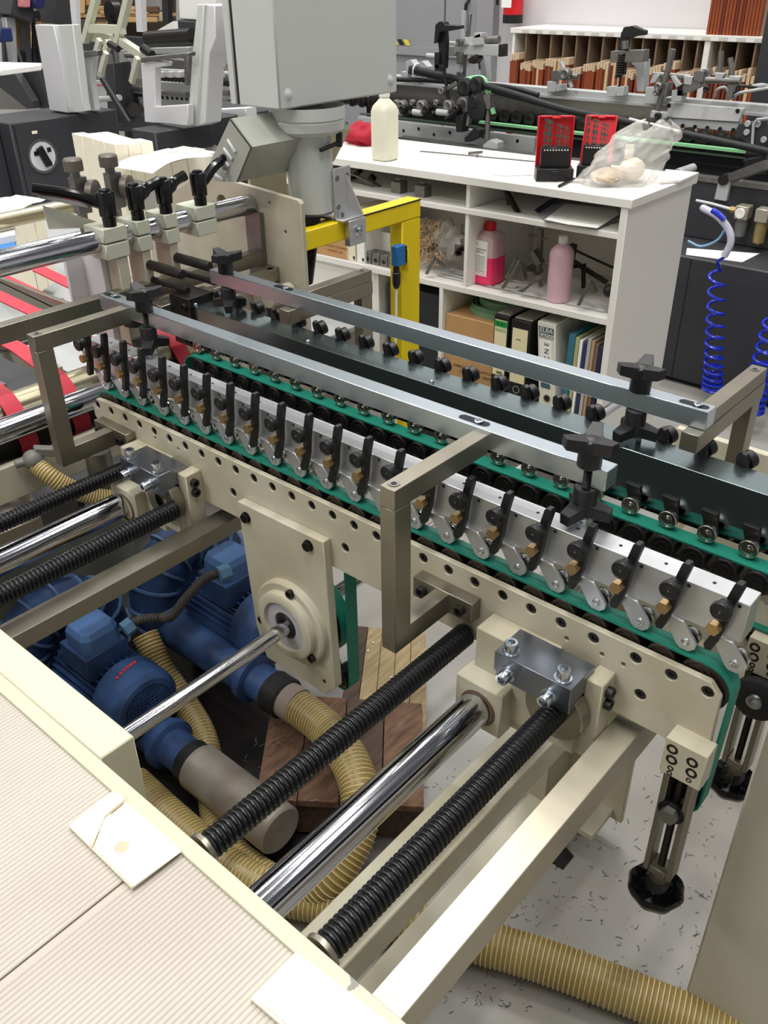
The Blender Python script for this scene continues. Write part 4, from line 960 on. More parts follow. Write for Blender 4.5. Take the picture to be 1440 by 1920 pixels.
t = index = add('locking_lever', B().bar(ony(601, 282, 1.632), ony(634, 268, 1.632), 0.010, 0.008).cyl(ony(636, 275, 1.632), ony(636, 248, 1.632), 0.0085, 12), blackp, cbx, bev=0.001)
# =================================================================== WHITE SHELF UNIT
A0 = V((2.438, 1.192, 0)); SU = V((-0.045, 0.999, 0)); SV = V((1, 0, 0)); UP = V((0, 0, 1))
def sp3(a, b, z): return A0+SU*a+SV*b+UP*z
def spx(px, py, b=0.0):
    P = A0+SV*b; N = SU.cross(UP); d = ray(px, py); t = (P-C0).dot(N)/d.dot(N); return C0+d*t
def sab(px, py, b=0.0):
    q = spx(px, py, b); return (q-A0-SV*b).dot(SU), q.z
def sbx(bb, a0, a1, b0, b1, z0, z1):
    return bb.hexa([sp3(a0, b0, z0), sp3(a0, b1, z0), sp3(a1, b1, z0), sp3(a1, b0, z0), sp3(a0, b0, z1), sp3(a0, b1, z1), sp3(a1, b1, z1), sp3(a1, b0, z1)])
D = 0.43; WA = 1.50
su = thing('shelf_unit', 'white melamine shelf unit full of tools, bottles and binders', 'shelf', (2.6, 1.8, 0))
def bd(*a, nm='shelf_board'): return add(nm, sbx(B(), *a), white, su, bev=0.001)
bd(-0.012, WA, -0.005, D+0.005, 1.011, 1.035, nm='top_board')
bd(0.0, 0.022, 0, D, 0.0, 1.0108, nm='end_panel')
bd(0.0225, WA, 0.004, D-0.012, 0.917, 0.934)
bd(0.0225, WA, 0.004, D-0.012, 0.652, 0.672)
bd(0.0225, 0.66, 0.004, D-0.012, 0.262, 0.282)
bd(0.552, 0.566, 0.01, D-0.012, 0.6725, 0.9165, nm='divider')
bd(0.552, 0.566, 0.01, D-0.012, 0.9345, 1.0105, nm='divider')
bd(0.645, 0.66, 0.004, D-0.012, 0.2825, 0.6515, nm='divider')
bd(0.645, 0.66, 0.004, D-0.012, 0.0, 0.2615, nm='divider')
bd(0.955, 0.97, 0.03, D-0.012, 0.0, 0.6515, nm='divider')
bd(0.9705, WA, 0.03, 0.045, 0.0, 0.6515, nm='front_panel')
bd(WA-0.02, WA, 0, D, 0.0, 1.0108, nm='end_panel')
add('back_panel', sbx(B(), 0.0225, WA-0.02, D-0.011, D, 0.0, 1.0108), white, su)
single('dark_drawer_box', sbx(B(), 0.70, 0.94, 0.06, 0.35, 0.001, 0.60), dark, 'black box standing in the lower left bay of the white shelf unit', 'box', bev=0.003)

def topz(px, py, z=1.0355): return onz(px, py, z)
# white bottle on top
def bottle(base, prof, m, lab, capm=None, cap=None, square=False, n=24):
    t = thing('plastic_bottle', lab, 'bottle', base, 'plastic bottles on the shelf unit')
    if square:
        hw = prof[1][0]; bb = B(); P = []
        def ringsq(r, h, k):  # rounded square ring
            o = []
            for i in range(n):
                a = 2*PI*i/n; c, s = math.cos(a), math.sin(a); e = 0.42 if k else 1.0
                f = (abs(c)**(1/e*1.0 if not k else 5)+abs(s)**(5 if k else 1))**(-1/5) if k else 1
                o.append(V((base[0]+r*f*c, base[1]+r*f*s, base[2]+h)))
            return o
        rings = [ringsq(r, h, k) for r, h, k in prof]
        vs = [p for r in rings for p in r]; fs = [(k*n+i, k*n+(i+1) % n, (k+1)*n+(i+1) % n, (k+1)*n+i) for k in range(len(rings)-1) for i in range(n)]
        fs += [tuple(range(n-1, -1, -1)), tuple(range((len(rings)-1)*n, len(rings)*n))]
        add('bottle_body', bb.add(vs, fs), m, t)
    else:
        add('bottle_body', B().lathe(base, (0, 0, 1), prof, n), m, t)
    if cap:
        r, z0, z1 = cap
        cb_ = B().lathe(V(base)+V((0, 0, z0)), (0, 0, 1), [(0, 0), (r, 0), (r, (z1-z0)*0.93), (r*0.92, z1-z0), (0, z1-z0)], 20)
        for k in range(20):
            a = 2*PI*k/20; c = V(base)+V((r*math.cos(a), r*math.sin(a), (z0+z1)/2)); cb_.obox(c, V((0.0007*math.cos(a), 0.0007*math.sin(a), 0)), V((-math.sin(a)*0.0009, math.cos(a)*0.0009, 0)), (0, 0, (z1-z0)*0.42))
        add('bottle_cap', cb_, capm, t)
    return t
milky = mat('milky_plastic', (232, 230, 208), 0.35, 0, trans=0.1)
bp_ = topz(722, 299)
k = 1.0
bottle(bp_, [(0.0, 0, 1), (0.034, 0.001, 1), (0.038, 0.006, 1), (0.038, 0.155, 1), (0.033, 0.172, 1), (0.022, 0.190, 0), (0.016, 0.196, 0), (0.016, 0.205, 0)], milky, 'milky white square bottle standing on top of the shelf unit', white, (0.018, 0.200, 0.226), square=True)
# red cloth
c = topz(688, 268); bb = B().sphere((c.x, c.y, c.z+0.02), 0.075, 28, 16, (1, 1, 0.6))
vs = []
for p in bb.v:
    q = V(p)-V((c.x, c.y, c.z+0.02)); s = 1+0.20*math.sin(q.x*95+q.y*40)*math.cos(q.y*80-q.z*60)+0.14*math.sin(q.x*50-q.z*120)
    w_ = V((c.x, c.y, c.z+0.02))+V((q.x*s, q.y*s*1.2, q.z*s)); w_.z = max(w_.z, 1.0358); vs.append(w_)
bb.v = vs
single('red_cloth', bb, mat('red_cloth', (156, 24, 44), 0.9, 0, var=.1, vs=40, bump=0.4, bs=150), 'crumpled dark red cloth on the shelf unit left of the milky bottle', 'cloth', smooth=80)
# steel rule and papers on top
a, b_ = topz(788, 283, 1.037), topz(1010, 303, 1.037)
single('steel_rule', B().bar(a, b_, 0.012, 0.0012), steel_grey, 'long steel rule lying on the shelf unit top', 'ruler')
single('steel_clip', B().bar(topz(878, 287, 1.040), topz(905, 285, 1.045), 0.010, 0.008).cyl(topz(895, 286, 1.040), topz(895, 286, 1.055), 0.004, 8), steel_grey, 'small steel clip lying on the steel rule', 'clip')
single('paper_sheet', B().prism([topz(*q, 1.0362) for q in ((920, 326), (1000, 317), (998, 328), (945, 330))], (0, 0, 0.0006)), paper, 'white paper scrap on the shelf unit beside the first red drill case', 'paper')
single('white_panel_offcut', B().prism([topz(*q, 1.0362) for q in ((1248, 322), (1310, 328), (1276, 343), (1236, 345))], (0, 0, 0.008)), white, 'thin white offcut at the right back corner of the shelf unit top', 'board', bev=0.001)
# drill index cases
def drill_case(px, py, lab, tilt, wid, skip, ang, nb=9):
    c = topz(px, py, 1.0357); t = thing('drill_case', lab, 'drill set', c, 'open red and black drill cases')
    R = (CR-UP*CR.z).normalized(); Rr = Matrix.Rotation(ang, 3, 'Z'); R = Rr @ R; Fd = UP.cross(R)  # R to the right, Fd away
    def bx(nm, cx, cy, z0, z1, hx, hy, m, par=t, bev=0.0015, lean=0.0):
        cc = c+R*cx+Fd*cy+UP*((z0+z1)/2); u = (UP+Fd*lean).normalized()
        return add(nm, B().obox(cc, R*hx, Fd*hy, u*((z1-z0)/2)), m, par, bev=bev)
    w2 = wid/2
    bx('case_base', 0, 0.0, 0, 0.030, w2+0.006, 0.030, blackp)
    bx('catch', 0.0, -0.031, 0.006, 0.026, 0.012, 0.003, blackp)
    rk = bx('drill_rack', 0, -0.004, 0.030, 0.078, w2-0.004, 0.009, blackp)
    st = B(); st2 = B()
    for row in range(2):
        for i in range(8):
            st.lathe(c+R*(-w2+0.012+i*(wid-0.024)/7)+Fd*(-0.0132)+UP*(0.042+0.010*row+0.0012*i), -Fd, [(0, 0), (0.0022, 0), (0.0022, 0.0003), (0, 0.0003)], 8)
    add('drill_socket', st, steel_dark, rk)
    for i in range(nb):
        st2.obox(c+R*(-w2+0.012+i*(wid-0.024)/(nb-1))+Fd*(-0.0134)+UP*0.0725, R*0.0018, Fd*0.0002, UP*0.0017)
    add('size_mark', st2, white, rk)
    u = (UP+Fd*tilt).normalized()
    lid0 = c+Fd*0.030+UP*0.03
    lid = add('red_lid', B().obox(lid0+u*0.055+Fd*0.008, R*(w2+0.003), Fd*0.002, u*0.060).obox(lid0+u*0.055-R*(w2+0.003)+Fd*0.002, R*0.002, Fd*0.007, u*0.060).obox(lid0+u*0.055+R*(w2+0.003)+Fd*0.002, R*0.002, Fd*0.007, u*0.060).obox(lid0+u*0.114+Fd*0.002-R*(w2*.62), R*(w2*0.36), Fd*0.007, u*0.002).obox(lid0+u*0.114+Fd*0.002+R*(w2*.62), R*(w2*0.36), Fd*0.007, u*0.002).obox(lid0+u*0.111+Fd*0.002, R*(w2*0.3), Fd*0.005, u*0.002), red, t, bev=0.0008)
    for i in range(nb):
        if i in skip: continue
        r = 0.0042-0.00024*i; Lh = 0.066-0.0026*i
        p = c+R*(-w2+0.012+i*(wid-0.024)/(nb-1))+Fd*(-0.004)+UP*0.078
        dr = B(); n = 22
        for kk in range(n):
            dr.obox(p+UP*(Lh*(kk+0.5)/n), R*(r*math.cos(kk*0.6)+0.0005), Fd*(r*abs(math.sin(kk*0.6))+0.0005), UP*(Lh/n*0.55))
        add('drill_bit', dr, steel_grey if i % 2 else mat('bright_drill_flute', (150, 140, 130), 0.3, 1), t)
    t.scale = (1.2, 1.2, 1.22)
    return t
drill_case(1037, 336, 'upright red and black drill case with long drills, left one on the shelf unit', 0.03, 0.083, (3,), -0.05)
drill_case(1112, 331, 'red and black drill case tilted back, partly behind the plastic bag', 0.42, 0.072, (1, 4), -0.30, 8)
a, b_ = topz(1048, 349, 1.040), topz(1072, 337, 1.040)
single('drill_bit', B().cyl(a, b_, 0.004, 10).cyl(b_, b_+(b_-a)*0.25, 0.0025, 8), steel_dark, 'loose dark drill bit lying in front of the drill cases', 'drill bit')
# plastic bag
bag = thing('plastic_bag', 'crumpled clear plastic bag with cream parts inside, right end of the shelf unit top', 'bag', topz(1170, 345, 1.0357))
c = topz(1160, 343, 1.0357)
R = (CR-UP*CR.z).normalized(); Fd = UP.cross(R)
bb = B(); nu, nv = 40, 22; vs = []; fs = []
for i in range(nv+1):
    f = i/nv
    for j in range(nu):
        a = 2*PI*j/nu
        rx = 0.118*(1-f)**0.35*(1-0.3*f)+0.045*f+0.0; ry = 0.06*(1-f)**0.4+0.012
        cx = -0.018+0.120*f**1.1; h = 0.160*f
        wr_ = 1+0.10*math.sin(5*a+9*f)+0.06*math.sin(11*a-14*f)+0.05*math.sin(23*f+3*a)
        if f < .35: h *= 0.55+0.45*f/.35
        vs.append(c+R*(cx+rx*wr_*math.cos(a))+Fd*(ry*wr_*math.sin(a)+0.02*f)+UP*(h+0.003+0.016*math.sin(3*a+6*f)*f))
for i in range(nv):
    for j in range(nu): fs.append((i*nu+j, i*nu+(j+1) % nu, (i+1)*nu+(j+1) % nu, (i+1)*nu+j))
fs.append(tuple(range(nu-1, -1, -1)))
bagm = mat('clear_bag_film', (244, 243, 238), 0.22, 0, alpha=0.30, bump=0.8, bs=45, spec=0.8)
add('bag_film', bb.add(vs, fs), bagm, bag, smooth=180)
bb = B().sphere((c+R*(-0.03)+UP*0.022), 0.06, 24, 12, (1.25, 0.9, 0.36))
bb.v = [V(p)+V((random.uniform(-.002, .002),)*3) for p in bb.v]; bb.v = [V((p.x, p.y, max(p.z, 1.0362))) for p in bb.v]
add('cream_parts', bb, mat('cream_plastic_parts', (226, 208, 180), 0.6, 0, rgb2=(160, 140, 122), patch=0.25, ps=30, bump=0.6, bs=80), bag, smooth=0)
add('white_parts', B().sphere((c+R*(0.035)+UP*0.04), 0.042, 14, 8, (1.1, 0.9, 0.8)).obox(c+R*0.02+UP*0.09, R*0.013, Fd*0.004, UP*0.02), mat('ivory_plastic', (240, 230, 210), 0.5), bag, smooth=0)

# ---- upper compartment
def tool(name, segs, m, lab, cat, grp=None, w=0.012, h=0.006):
    b = B()
    for (p, q, ww, hh) in segs: b.bar(p, q, ww, hh)
    return single(name, b, m, lab, cat, grp)
def S3(px, py, b, dz=0.0): return spx(px, py, b)+UP*dz
tool('clamp_tool', [(S3(650, 322, .1), S3(705, 346, .1), .008, .006), (S3(645, 335, .12), S3(700, 350, .08), .006, .006), (S3(688, 338, .1), S3(712, 352, .1), .022, .012)], steel_grey, 'jumble of steel clamp rods in the upper bay behind the grey pole', 'tool', 'loose tools on the shelves')
tool('clamp_tool', [(S3(648, 345, .15), S3(675, 320, .15), .03, .012), (S3(690, 350, .15), S3(700, 330, .15), .02, .02)], steel_dark, 'dark clamp tool in the upper bay behind the clamp rods', 'tool', 'loose tools on the shelves')
for px, lab in ((742, 'left grey steel block in the upper bay of the shelf unit'), (787, 'right grey steel block in the upper bay of the shelf unit')):
    a_, z_ = sab(px, 355, 0.05)
    t = thing('steel_block', lab, 'block', sp3(a_, 0.05, 0.9345), 'steel blocks in the upper bay')
    add('block_body', sbx(B(), a_-0.020, a_+0.022, 0.05, 0.09, 0.9347, 0.972), steel_grey, t, bev=0.001)
    add('round_knob', B().lathe(sp3(a_+0.0, 0.07, 0.972), (0, 0, 1), [(0, 0), (0.005, 0), (0.005, 0.006), (0.014, 0.007), (0.014, 0.012), (0, 0.012)], 16), steel_grey, t)
tool('tee_tool', [(S3(948, 355, .1), S3(972, 400, .06), .014, .012), (S3(950, 350, .1), S3(955, 384, .1), .012, .012)], steel_dark, 'dark steel tee-shaped tool lying in the upper right bay', 'tool', 'loose tools on the shelves')
# papers / plastic folder
b = B(); q = [(1010, 402), (1035, 385), (1075, 375), (1163, 398), (1158, 415), (1110, 429), (1070, 423), (1022, 415)]
P = [onz(px, py, 0.9375) for px, py in q]
pf = thing('paper_pile', 'grey sheets and a blue plastic folder hanging over the upper shelf edge', 'papers', P[0])
add('paper_sheet', B().prism([(p.x, p.y, 0.937) for p in P], (0, 0, 0.003)), mat('grey_printed_sheet', (176, 176, 180), 0.4, 0, rgb2=(120, 122, 132), patch=0.2, ps=12), pf)
P = [onz(px, py, 0.944) for px, py in [(1022, 412), (1060, 382), (1150, 392), (1162, 402), (1120, 428), (1065, 421)]]
add('paper_sheet', B().prism([(p.x, p.y, 0.9435) for p in P], (0, 0, 0.002)), paper, pf)
P = [onz(px, py, 0.9352) for px, py in [(1002, 394), (1035, 372), (1070, 372), (1030, 418)]]
add('plastic_folder', B().prism([(p.x, p.y, 0.9345) for p in P], (0, 0, 0.002)), mat('blue_plastic_folder', (34, 42, 92), 0.25), pf)
# ---- middle compartment
a0, _ = sab(648, 480); a1, _ = sab(596, 470)
bx_ = thing('cardboard_box', 'brown cardboard box with red print in the middle bay, far left', 'box', sp3((a0+a1)/2, .05, 0.6725))
add('box_body', sbx(B(), a0, a1+0.08, 0.02, 0.30, 0.6725, 0.80), card, bx_, bev=0.002)
lettering('ULTRA SEAL PACKAGING', 0.011, mat('brown_print', (150, 78, 50), .8), bx_, sp3((a0+a1)/2, 0.0195, 0.712), -SU, UP)
lettering('MADE WITH CARE', 0.009, MATS['brown_print'], bx_, sp3((a0+a1)/2, 0.0195, 0.695), -SU, UP)
for i, (x0, x1, m) in enumerate([(650, 667, cream), (669, 684, paper)]):
    a1, _ = sab(x0, 490, .02); a0, _ = sab(x1, 490, .02)
    t = thing('file_box', ['cream file box', 'white file box'][i]+' in the middle bay beside the brown cardboard box', 'file box', sp3(a0, .02, 0.6725), 'slim file boxes')
    add('box_body', sbx(B(), a0, a1, 0.02, 0.30, 0.6725, 0.86), m, t, bev=0.002)
    add('corner_mark', sbx(B(), a0+0.004, a0+0.012, 0.0192, 0.02, 0.680, 0.692), blackpaint, t)
for i in range(4):
    px = 682+i*15; a1, _ = sab(px, 490, .03); a0, _ = sab(px+14, 490, .03)
    t = thing('bored_block', ['leftmost of the four bored steel blocks in the middle bay', 'second from the left of the four bored steel blocks', 'third from the left of the four bored steel blocks', 'rightmost of the four bored steel blocks in the middle bay'][i], 'block', sp3(a0, .05, 0.6725), 'bored steel blocks')
    add('block_body', sbx(B(), a0+0.0005, a1-0.0005, 0.03, 0.08, 0.6727, 0.716), steel_grey, t, bev=0.001)
    add('bore', B().lathe(sp3((a0+a1)/2, 0.0298, 0.690), -SV, [(0, 0), (0.008, 0), (0.008, 0.0006), (0, 0.0006)], 16), steel_dark, t)
t = thing('open_carton', 'white open carton with black lining behind the bored blocks', 'box', sp3(0.86, .12, 0.6725))
a0, _ = sab(745, 450, .12); a1, _ = sab(690, 450, .12)
add('carton_side', sbx(B(), a0, a0+0.004, 0.12, 0.3, 0.6727, 0.80).hexa([sp3(a0, .12, .6727), sp3(a0, .3, .6727), sp3(a1, .3, .6727), sp3(a1, .12, .6727), sp3(a0, .12, .68), sp3(a0, .3, .68), sp3(a1, .3, .68), sp3(a1, .12, .68)]), white, t)
add('carton_inside', sbx(B(), a0+0.005, a1, 0.2, 0.21, 0.681, 0.79), blackp, t)
add('carton_flap', sbx(B(), a0+0.03, a1-0.02, 0.115, 0.119, 0.70, 0.77), white, t)
# net of cream coils
nt_ = B()
for _ in range(130):
    px, py = random.uniform(785, 832), random.uniform(415, 492)
    c = spx(px, py, 0.06+random.uniform(0, .08)); c.z = max(c.z, 0.690)
    nt_.torus(c, (random.uniform(-1, 1), random.uniform(-1, 1), random.uniform(-.4, .4)+.01), random.uniform(.010, .017), 0.0014, 12, 4)
single('rubber_bands', nt_, mat('cream_rubber_band', (206, 178, 146), 0.7), 'heap of cream rubber bands in the middle bay behind the yellow upright', 'rubber bands', kind='stuff')
bb = B().sphere(spx(845, 450, 0.1), 0.06, 18, 12, (0.7, 1, 1))
cc = spx(845, 450, 0.1)
bb.v = [V((p[0], p[1], p[2]))+(V(p)-cc)*(0.25*math.sin(p[1]*130+p[2]*90)) for p in bb.v]
bb.v = [V((p.x, p.y, max(p.z, .6735))) for p in bb.v]
single('plastic_bag', bb, mat('clear_bag_thick', (206, 204, 200), 0.2, 0, alpha=0.55, bump=0.8, bs=40), 'small crumpled clear bag of dark parts in the middle bay', 'bag', smooth=60)
tool('dark_strap', [(S3(832, 440, .12), S3(862, 478, .1), .02, .01), (S3(850, 455, .12), S3(868, 470, .1), .035, .004), (S3(838, 470, .14), S3(866, 452, .14), .03, .012)], steel_dark, 'dark metal straps inside and beside the small bag', 'tool', 'loose tools on the shelves')
# bottles in middle bay
pinkl = mat('pink_cleaner_liquid', (255, 62, 116), 0.2, 0, trans=0.15)
pale = mat('pale_pink_plastic', (224, 190, 196), 0.3, 0, trans=0.1, alpha=0.9)
bs = sp3(sab(905, 503, 0.07)[0], 0.105, 0.6727)
t = bottle(bs, [(0.0, 0, 1), (0.040, 0.001, 1), (0.045, 0.006, 1), (0.045, 0.095, 1)], pinkl, 'square bottle half full of bright pink cleaner with red cap and white label', red, (0.0185, 0.178, 0.204), square=True)
def sqring(r, h): return [(bs[0]+r*(abs(math.cos(2*PI*i/24))**5+abs(math.sin(2*PI*i/24))**5)**(-0.2)*math.cos(2*PI*i/24), bs[1]+r*(abs(math.cos(2*PI*i/24))**5+abs(math.sin(2*PI*i/24))**5)**(-0.2)*math.sin(2*PI*i/24), bs[2]+h) for i in range(24)]
rg = [sqring(0.045, 0.0952), sqring(0.045, 0.15), sqring(0.036, 0.168), sqring(0.018, 0.178)]
add('clear_upper_wall', B().add([p for r in rg for p in r], [(k*24+i, k*24+(i+1) % 24, (k+1)*24+(i+1) % 24, (k+1)*24+i) for k in range(3) for i in range(24)]), pale, t)
lf = bs[0]-0.0462
add('paper_label', B().box(lf-0.0004, lf+0.0004, bs[1]-0.024, bs[1]+0.040, bs[2]+0.032, bs[2]+0.150), paper, t)
inkd = mat('dark_print', (52, 48, 52), .7)
def lab_(txt, s, y, z, m=inkd): return lettering(txt, s, m, t, (lf-0.0009, bs[1]+y, bs[2]+z), (0, -1, 0), UP)
lab_('SCA', 0.010, 0.024, 0.140, MATS['red_lettering']); lab_('DESUMIDIFICANTE', 0.0066, 0.008, 0.121); lab_('LIMPIADOR', 0.0066, 0.008, 0.112)
for i in range(9): lab_('nilomeas otrelanu mesira tu', 0.0042, 0.008, 0.099-0.0062*i)
for k in range(4):
    add('hazard_diamond', B().obox((lf-0.0009, bs[1]+0.029-k*0.014, bs[2]+0.040), (0.0002, 0, 0), (0, 0.004, 0.004), (0, -0.004, 0.004)), MATS['red_lettering'], t)
    add('hazard_field', B().obox((lf-0.0012, bs[1]+0.029-k*0.014, bs[2]+0.040), (0.0002, 0, 0), (0, 0.003, 0.003), (0, -0.003, 0.003)), paper, t)
bs2 = sp3(sab(1040, 545, 0.05)[0], 0.075, 0.6727)
bottle(bs2, [(0, 0), (0.036, 0.0), (0.039, 0.004), (0.039, 0.150), (0.036, 0.163), (0.026, 0.175), (0.015, 0.182), (0.014, 0.190)], mat('frosted_pink_bottle', (222, 182, 196), 0.35, 0, trans=0.1), 'round frosted pink bottle with white cap in the right middle bay', white, (0.0145, 0.186, 0.208))
# scissor clamps and rods
def scissor(pts, lab, m=steel_grey):
    b = B()
    for (x0, y0, x1, y1, bb_) in pts: b.bar(S3(x0, y0, bb_), S3(x1, y1, bb_), 0.012, 0.008)
    x0, y0, x1, y1, bb_ = pts[0]
    b.cyl(S3(x0, y0, bb_), S3(x0, y0, bb_)+SV*-0.014, 0.006, 12)
    return single('spring_clamp', b, m, lab, 'clamp', 'spring clamps on the middle shelf')
scissor([(975, 490, 943, 540, .03), (975, 490, 984, 527, .06), (968, 484, 950, 520, .07), (982, 495, 985, 524, .08)], 'steel spring clamp right of the bright pink bottle')
scissor([(1012, 520, 978, 547, .03), (1008, 517, 1015, 538, .06)], 'low steel spring clamp left of the round pink bottle')
scissor([(1108, 525, 1085, 572, .02), (1108, 525, 1118, 548, .05), (1104, 520, 1100, 545, .05)], 'steel spring clamp at the right end of the middle shelf')
scissor([(815, 482, 800, 513, .02), (817, 485, 835, 502, .05)], 'steel spring clamp under the small clear bag')
tool('steel_stand', [(S3(1014, 430, .2), S3(1010, 510, .2), .016, .016), (S3(990, 440, .2), S3(1030, 450, .2), .006, .006), (S3(1000, 470, .18), S3(1014, 495, .18), .03, .02), (S3(990, 500, .2), S3(1012, 512, .2), .05, .01), (S3(1001, 512, .16), S3(975, 511, .16), .01, .01)], steel_grey, 'grey steel post with clamp arms left of the round pink bottle', 'tool', 'loose tools on the shelves')
tool('steel_stand', [(S3(1075, 458, .2), S3(1068, 500, .2), .02, .02), (S3(1070, 487, .18), S3(1138, 530, .18), .014, .012), (S3(1080, 470, .2), S3(1150, 502, .2), .006, .006), (S3(1094, 500, .15), S3(1094, 540, .15), .012, .01), (S3(1074, 500, .15), S3(1098, 497, .15), .010, .01)], steel_dark, 'dark clamp arms right of the round pink bottle', 'tool', 'loose tools on the shelves')
single('rubber_plug', B().sphere(S3(1142, 545, .06), 0.022, 14, 10, (1, 0.8, 0.9)), rubber, 'black rubber cap at the right end of the middle bay', 'cap')
for i, (x0, y0, x1, y1, lab) in enumerate([(815, 503, 955, 540, 'bent steel rod lying nearest the pink bottle'), (828, 513, 960, 546, 'bent steel rod next to the shelf edge'), (845, 505, 985, 530, 'thin steel rod behind the other rods'), (820, 517, 1130, 585, 'long thin wire along the front edge of the middle shelf')]):
    a_, c_ = onz(x0, y0, .6755), onz(x1, y1, .6755)
    n_ = (c_-a_).normalized()
    single('bent_rod', B().tube([a_, a_.lerp(c_, .5), c_, c_+n_*0.012+V((.010, -.004, 0)), c_+n_*0.012+V((.03, -.006, 0.0))], 0.0022 if i < 3 else 0.0012, 8), bright_zinc if i != 3 else steel_grey, lab+', middle shelf', 'rod', 'loose rods on the middle shelf')
# ---- lower compartment : box, belt rolls, binders
a0, _ = sab(930, 700, .02)
t = thing('cardboard_box', 'brown cardboard box with small black print under the green belt rolls', 'box', sp3(0.55, .03, 0.283))
add('box_body', sbx(B(), 0.395, 0.640, 0.02, 0.36, 0.2830, 0.560), card, t, bev=0.002)
add('tape_line', sbx(B(), 0.395, 0.640, 0.0192, 0.02, 0.475, 0.485), mat('box_tape', (170, 132, 84), .4), t)
lettering('SOBRE MATERIAL ELASTICO', 0.013, blackpaint, t, sp3(0.52, 0.0195, 0.375), -SU, UP)
lettering('T-30 ANCHO 30  CENTRO', 0.013, blackpaint, t, sp3(0.50, 0.0195, 0.355), -SU, UP)
def roll(c, R0, R1, h, lab):
    t = thing('belt_roll', lab, 'belt roll', c, 'coiled pale green belts'); n = 0; k = 0
    pts = []; turns = int((R1-R0)/0.0042)
    for i in range(turns*28+1):
        a = 2*PI*i/28; r = R0+(R1-R0)*i/(turns*28); pts.append((r, a))
    vs = []; fs = []
    for r, a in pts:
        for (dr, z) in ((0, 0), (0.0022, 0), (0.0022, h), (0, h)): vs.append((c[0]+(r+dr)*math.cos(a), c[1]+(r+dr)*math.sin(a)*1.1, c[2]+z+0.006*math.sin(a*0.37)))
    for i in range(len(pts)-1):
        for q in range(4): fs.append((i*4+q, i*4+(q+1) % 4, i*4+4+(q+1) % 4, i*4+4+q))
    add('coiled_belt', B().add(vs, fs), mat('sage_green_belt', (118, 158, 124), 0.6), t, smooth=60)
z0 = 0.5615; cR = sp3(0.50, 0.16, z0)
roll(cR, 0.085, 0.108, 0.024, 'widest pale green belt coil, at the bottom of the pile on the cardboard box')
roll(sp3(0.49, 0.16, z0+0.027), 0.055, 0.086, 0.022, 'middle pale green belt coil of the pile on the cardboard box')
roll(sp3(0.485, 0.165, z0+0.052), 0.022, 0.052, 0.018, 'smallest pale green belt coil on top of the pile')
def binder(px0, px1, py, z1, m, lab, lean=0.0, labm=None, name=None):
    a1, _ = sab(px0, py); a0, _ = sab(px1, py)
    t = thing('ring_binder', lab, 'binder', sp3((a0+a1)/2, .02, 0.283), 'ring binders in the lower bay')
    L = lean
    add('binder_cover', B().hexa([sp3(a0, .015, .283), sp3(a0, .30, .283), sp3(a1, .30, .283), sp3(a1, .015, .283), sp3(a0-L, .015, z1), sp3(a0-L, .30, z1), sp3(a1-L, .30, z1), sp3(a1-L, .015, z1)]), m, t, bev=0.002)
    pz = B(); pz.hexa([sp3(a0+.004-L, .03, z1-.001), sp3(a0+.004-L, .29, z1-.001), sp3(a1-.004-L, .29, z1-.001), sp3(a1-.004-L, .03, z1-.001), sp3(a0+.004-L, .03, z1+.004), sp3(a0+.004-L, .29, z1+.006), sp3(a1-.004-L, .29, z1+.006), sp3(a1-.004-L, .03, z1+.004)])
    add('page_block', pz, mat('dusty_pages', (170, 168, 160), .8, var=.15, vs=60), t)
    am = (a0+a1)/2; hw = (a1-a0)/2
    def pt(f, z, b=.0145): return sp3(am+hw*f-L*(z-.283)/(z1-.283), b, z)
    def rect(nm, f0, f1, za, zb, mm, b=.0146): return add(nm, B().add([pt(f0, za, b), pt(f1, za, b), pt(f1, zb, b), pt(f0, zb, b)], [(0, 1, 2, 3)]), mm, t, smooth=0)
    ring = B().lathe(pt(0, .350, .0148), -SV, [(0.011, 0), (0.0145, 0), (0.0145, 0.0012), (0.011, 0.0012)], 20)
    add('finger_ring', ring, bright_zinc, t)
    add('finger_hole', B().lathe(pt(0, .350, .0147), -SV, [(0, 0), (0.011, 0), (0.011, 0.0005), (0, 0.0005)], 20), blackpaint, t)
    return t, pt, rect, hw
black_b = mat('black_binder_board', (26, 26, 28), 0.55, 0, var=.1, vs=20)
labc = mat('yellowed_label', (236, 226, 184), 0.7)
up_ = UP
t, pt, rect, hw = binder(921, 948, 620, 0.600, black_b, 'black ring binder with green and white spine label reading ELBA RADO, leftmost binder')
rect('spine_label', -.85, .85, .385, .585, labc); rect('green_band', -.85, .85, .560, .582, mat('green_label_band', (40, 160, 80), .6), .0142)
lettering('ELBA', 0.017, blackpaint, t, pt(0, .571, .0138), -SU, up_); lettering('RADO', 0.015, MATS['green_label_band'], t, pt(0, .549, .0138), -SU, up_)
rect('barcode', -.5, .3, .39, .40, mat('grey_barcode', (120, 116, 100), .7), .0141)
t, pt, rect, hw = binder(952, 988, 640, 0.598, black_b, 'black ring binder with plain cream spine label, second from the left')
rect('spine_label', -.8, .8, .375, .57, labc); rect('pen_mark', -.1, .35, .530, .533, inkd, .0141)
t, pt, rect, hw = binder(1018, 1052, 640, 0.612, mat('white_binder_board', (222, 220, 206), 0.6, 0, var=.05, vs=10), 'worn white ring binder reading ELBA RADO ENCO, leaning left', lean=-0.035)
rect('blue_band', -.85, .85, .575, .597, mat('slate_label_band', (72, 98, 110), .6), .0142); rect('spine_label', -.6, .75, .40, .555, paper, .0142)
lettering('ELBA', 0.022, white, t, pt(0, .586, .0138), -SU, up_); lettering('RADO', 0.020, MATS['slate_label_band'], t, pt(0, .565, .0138), -SU, up_)
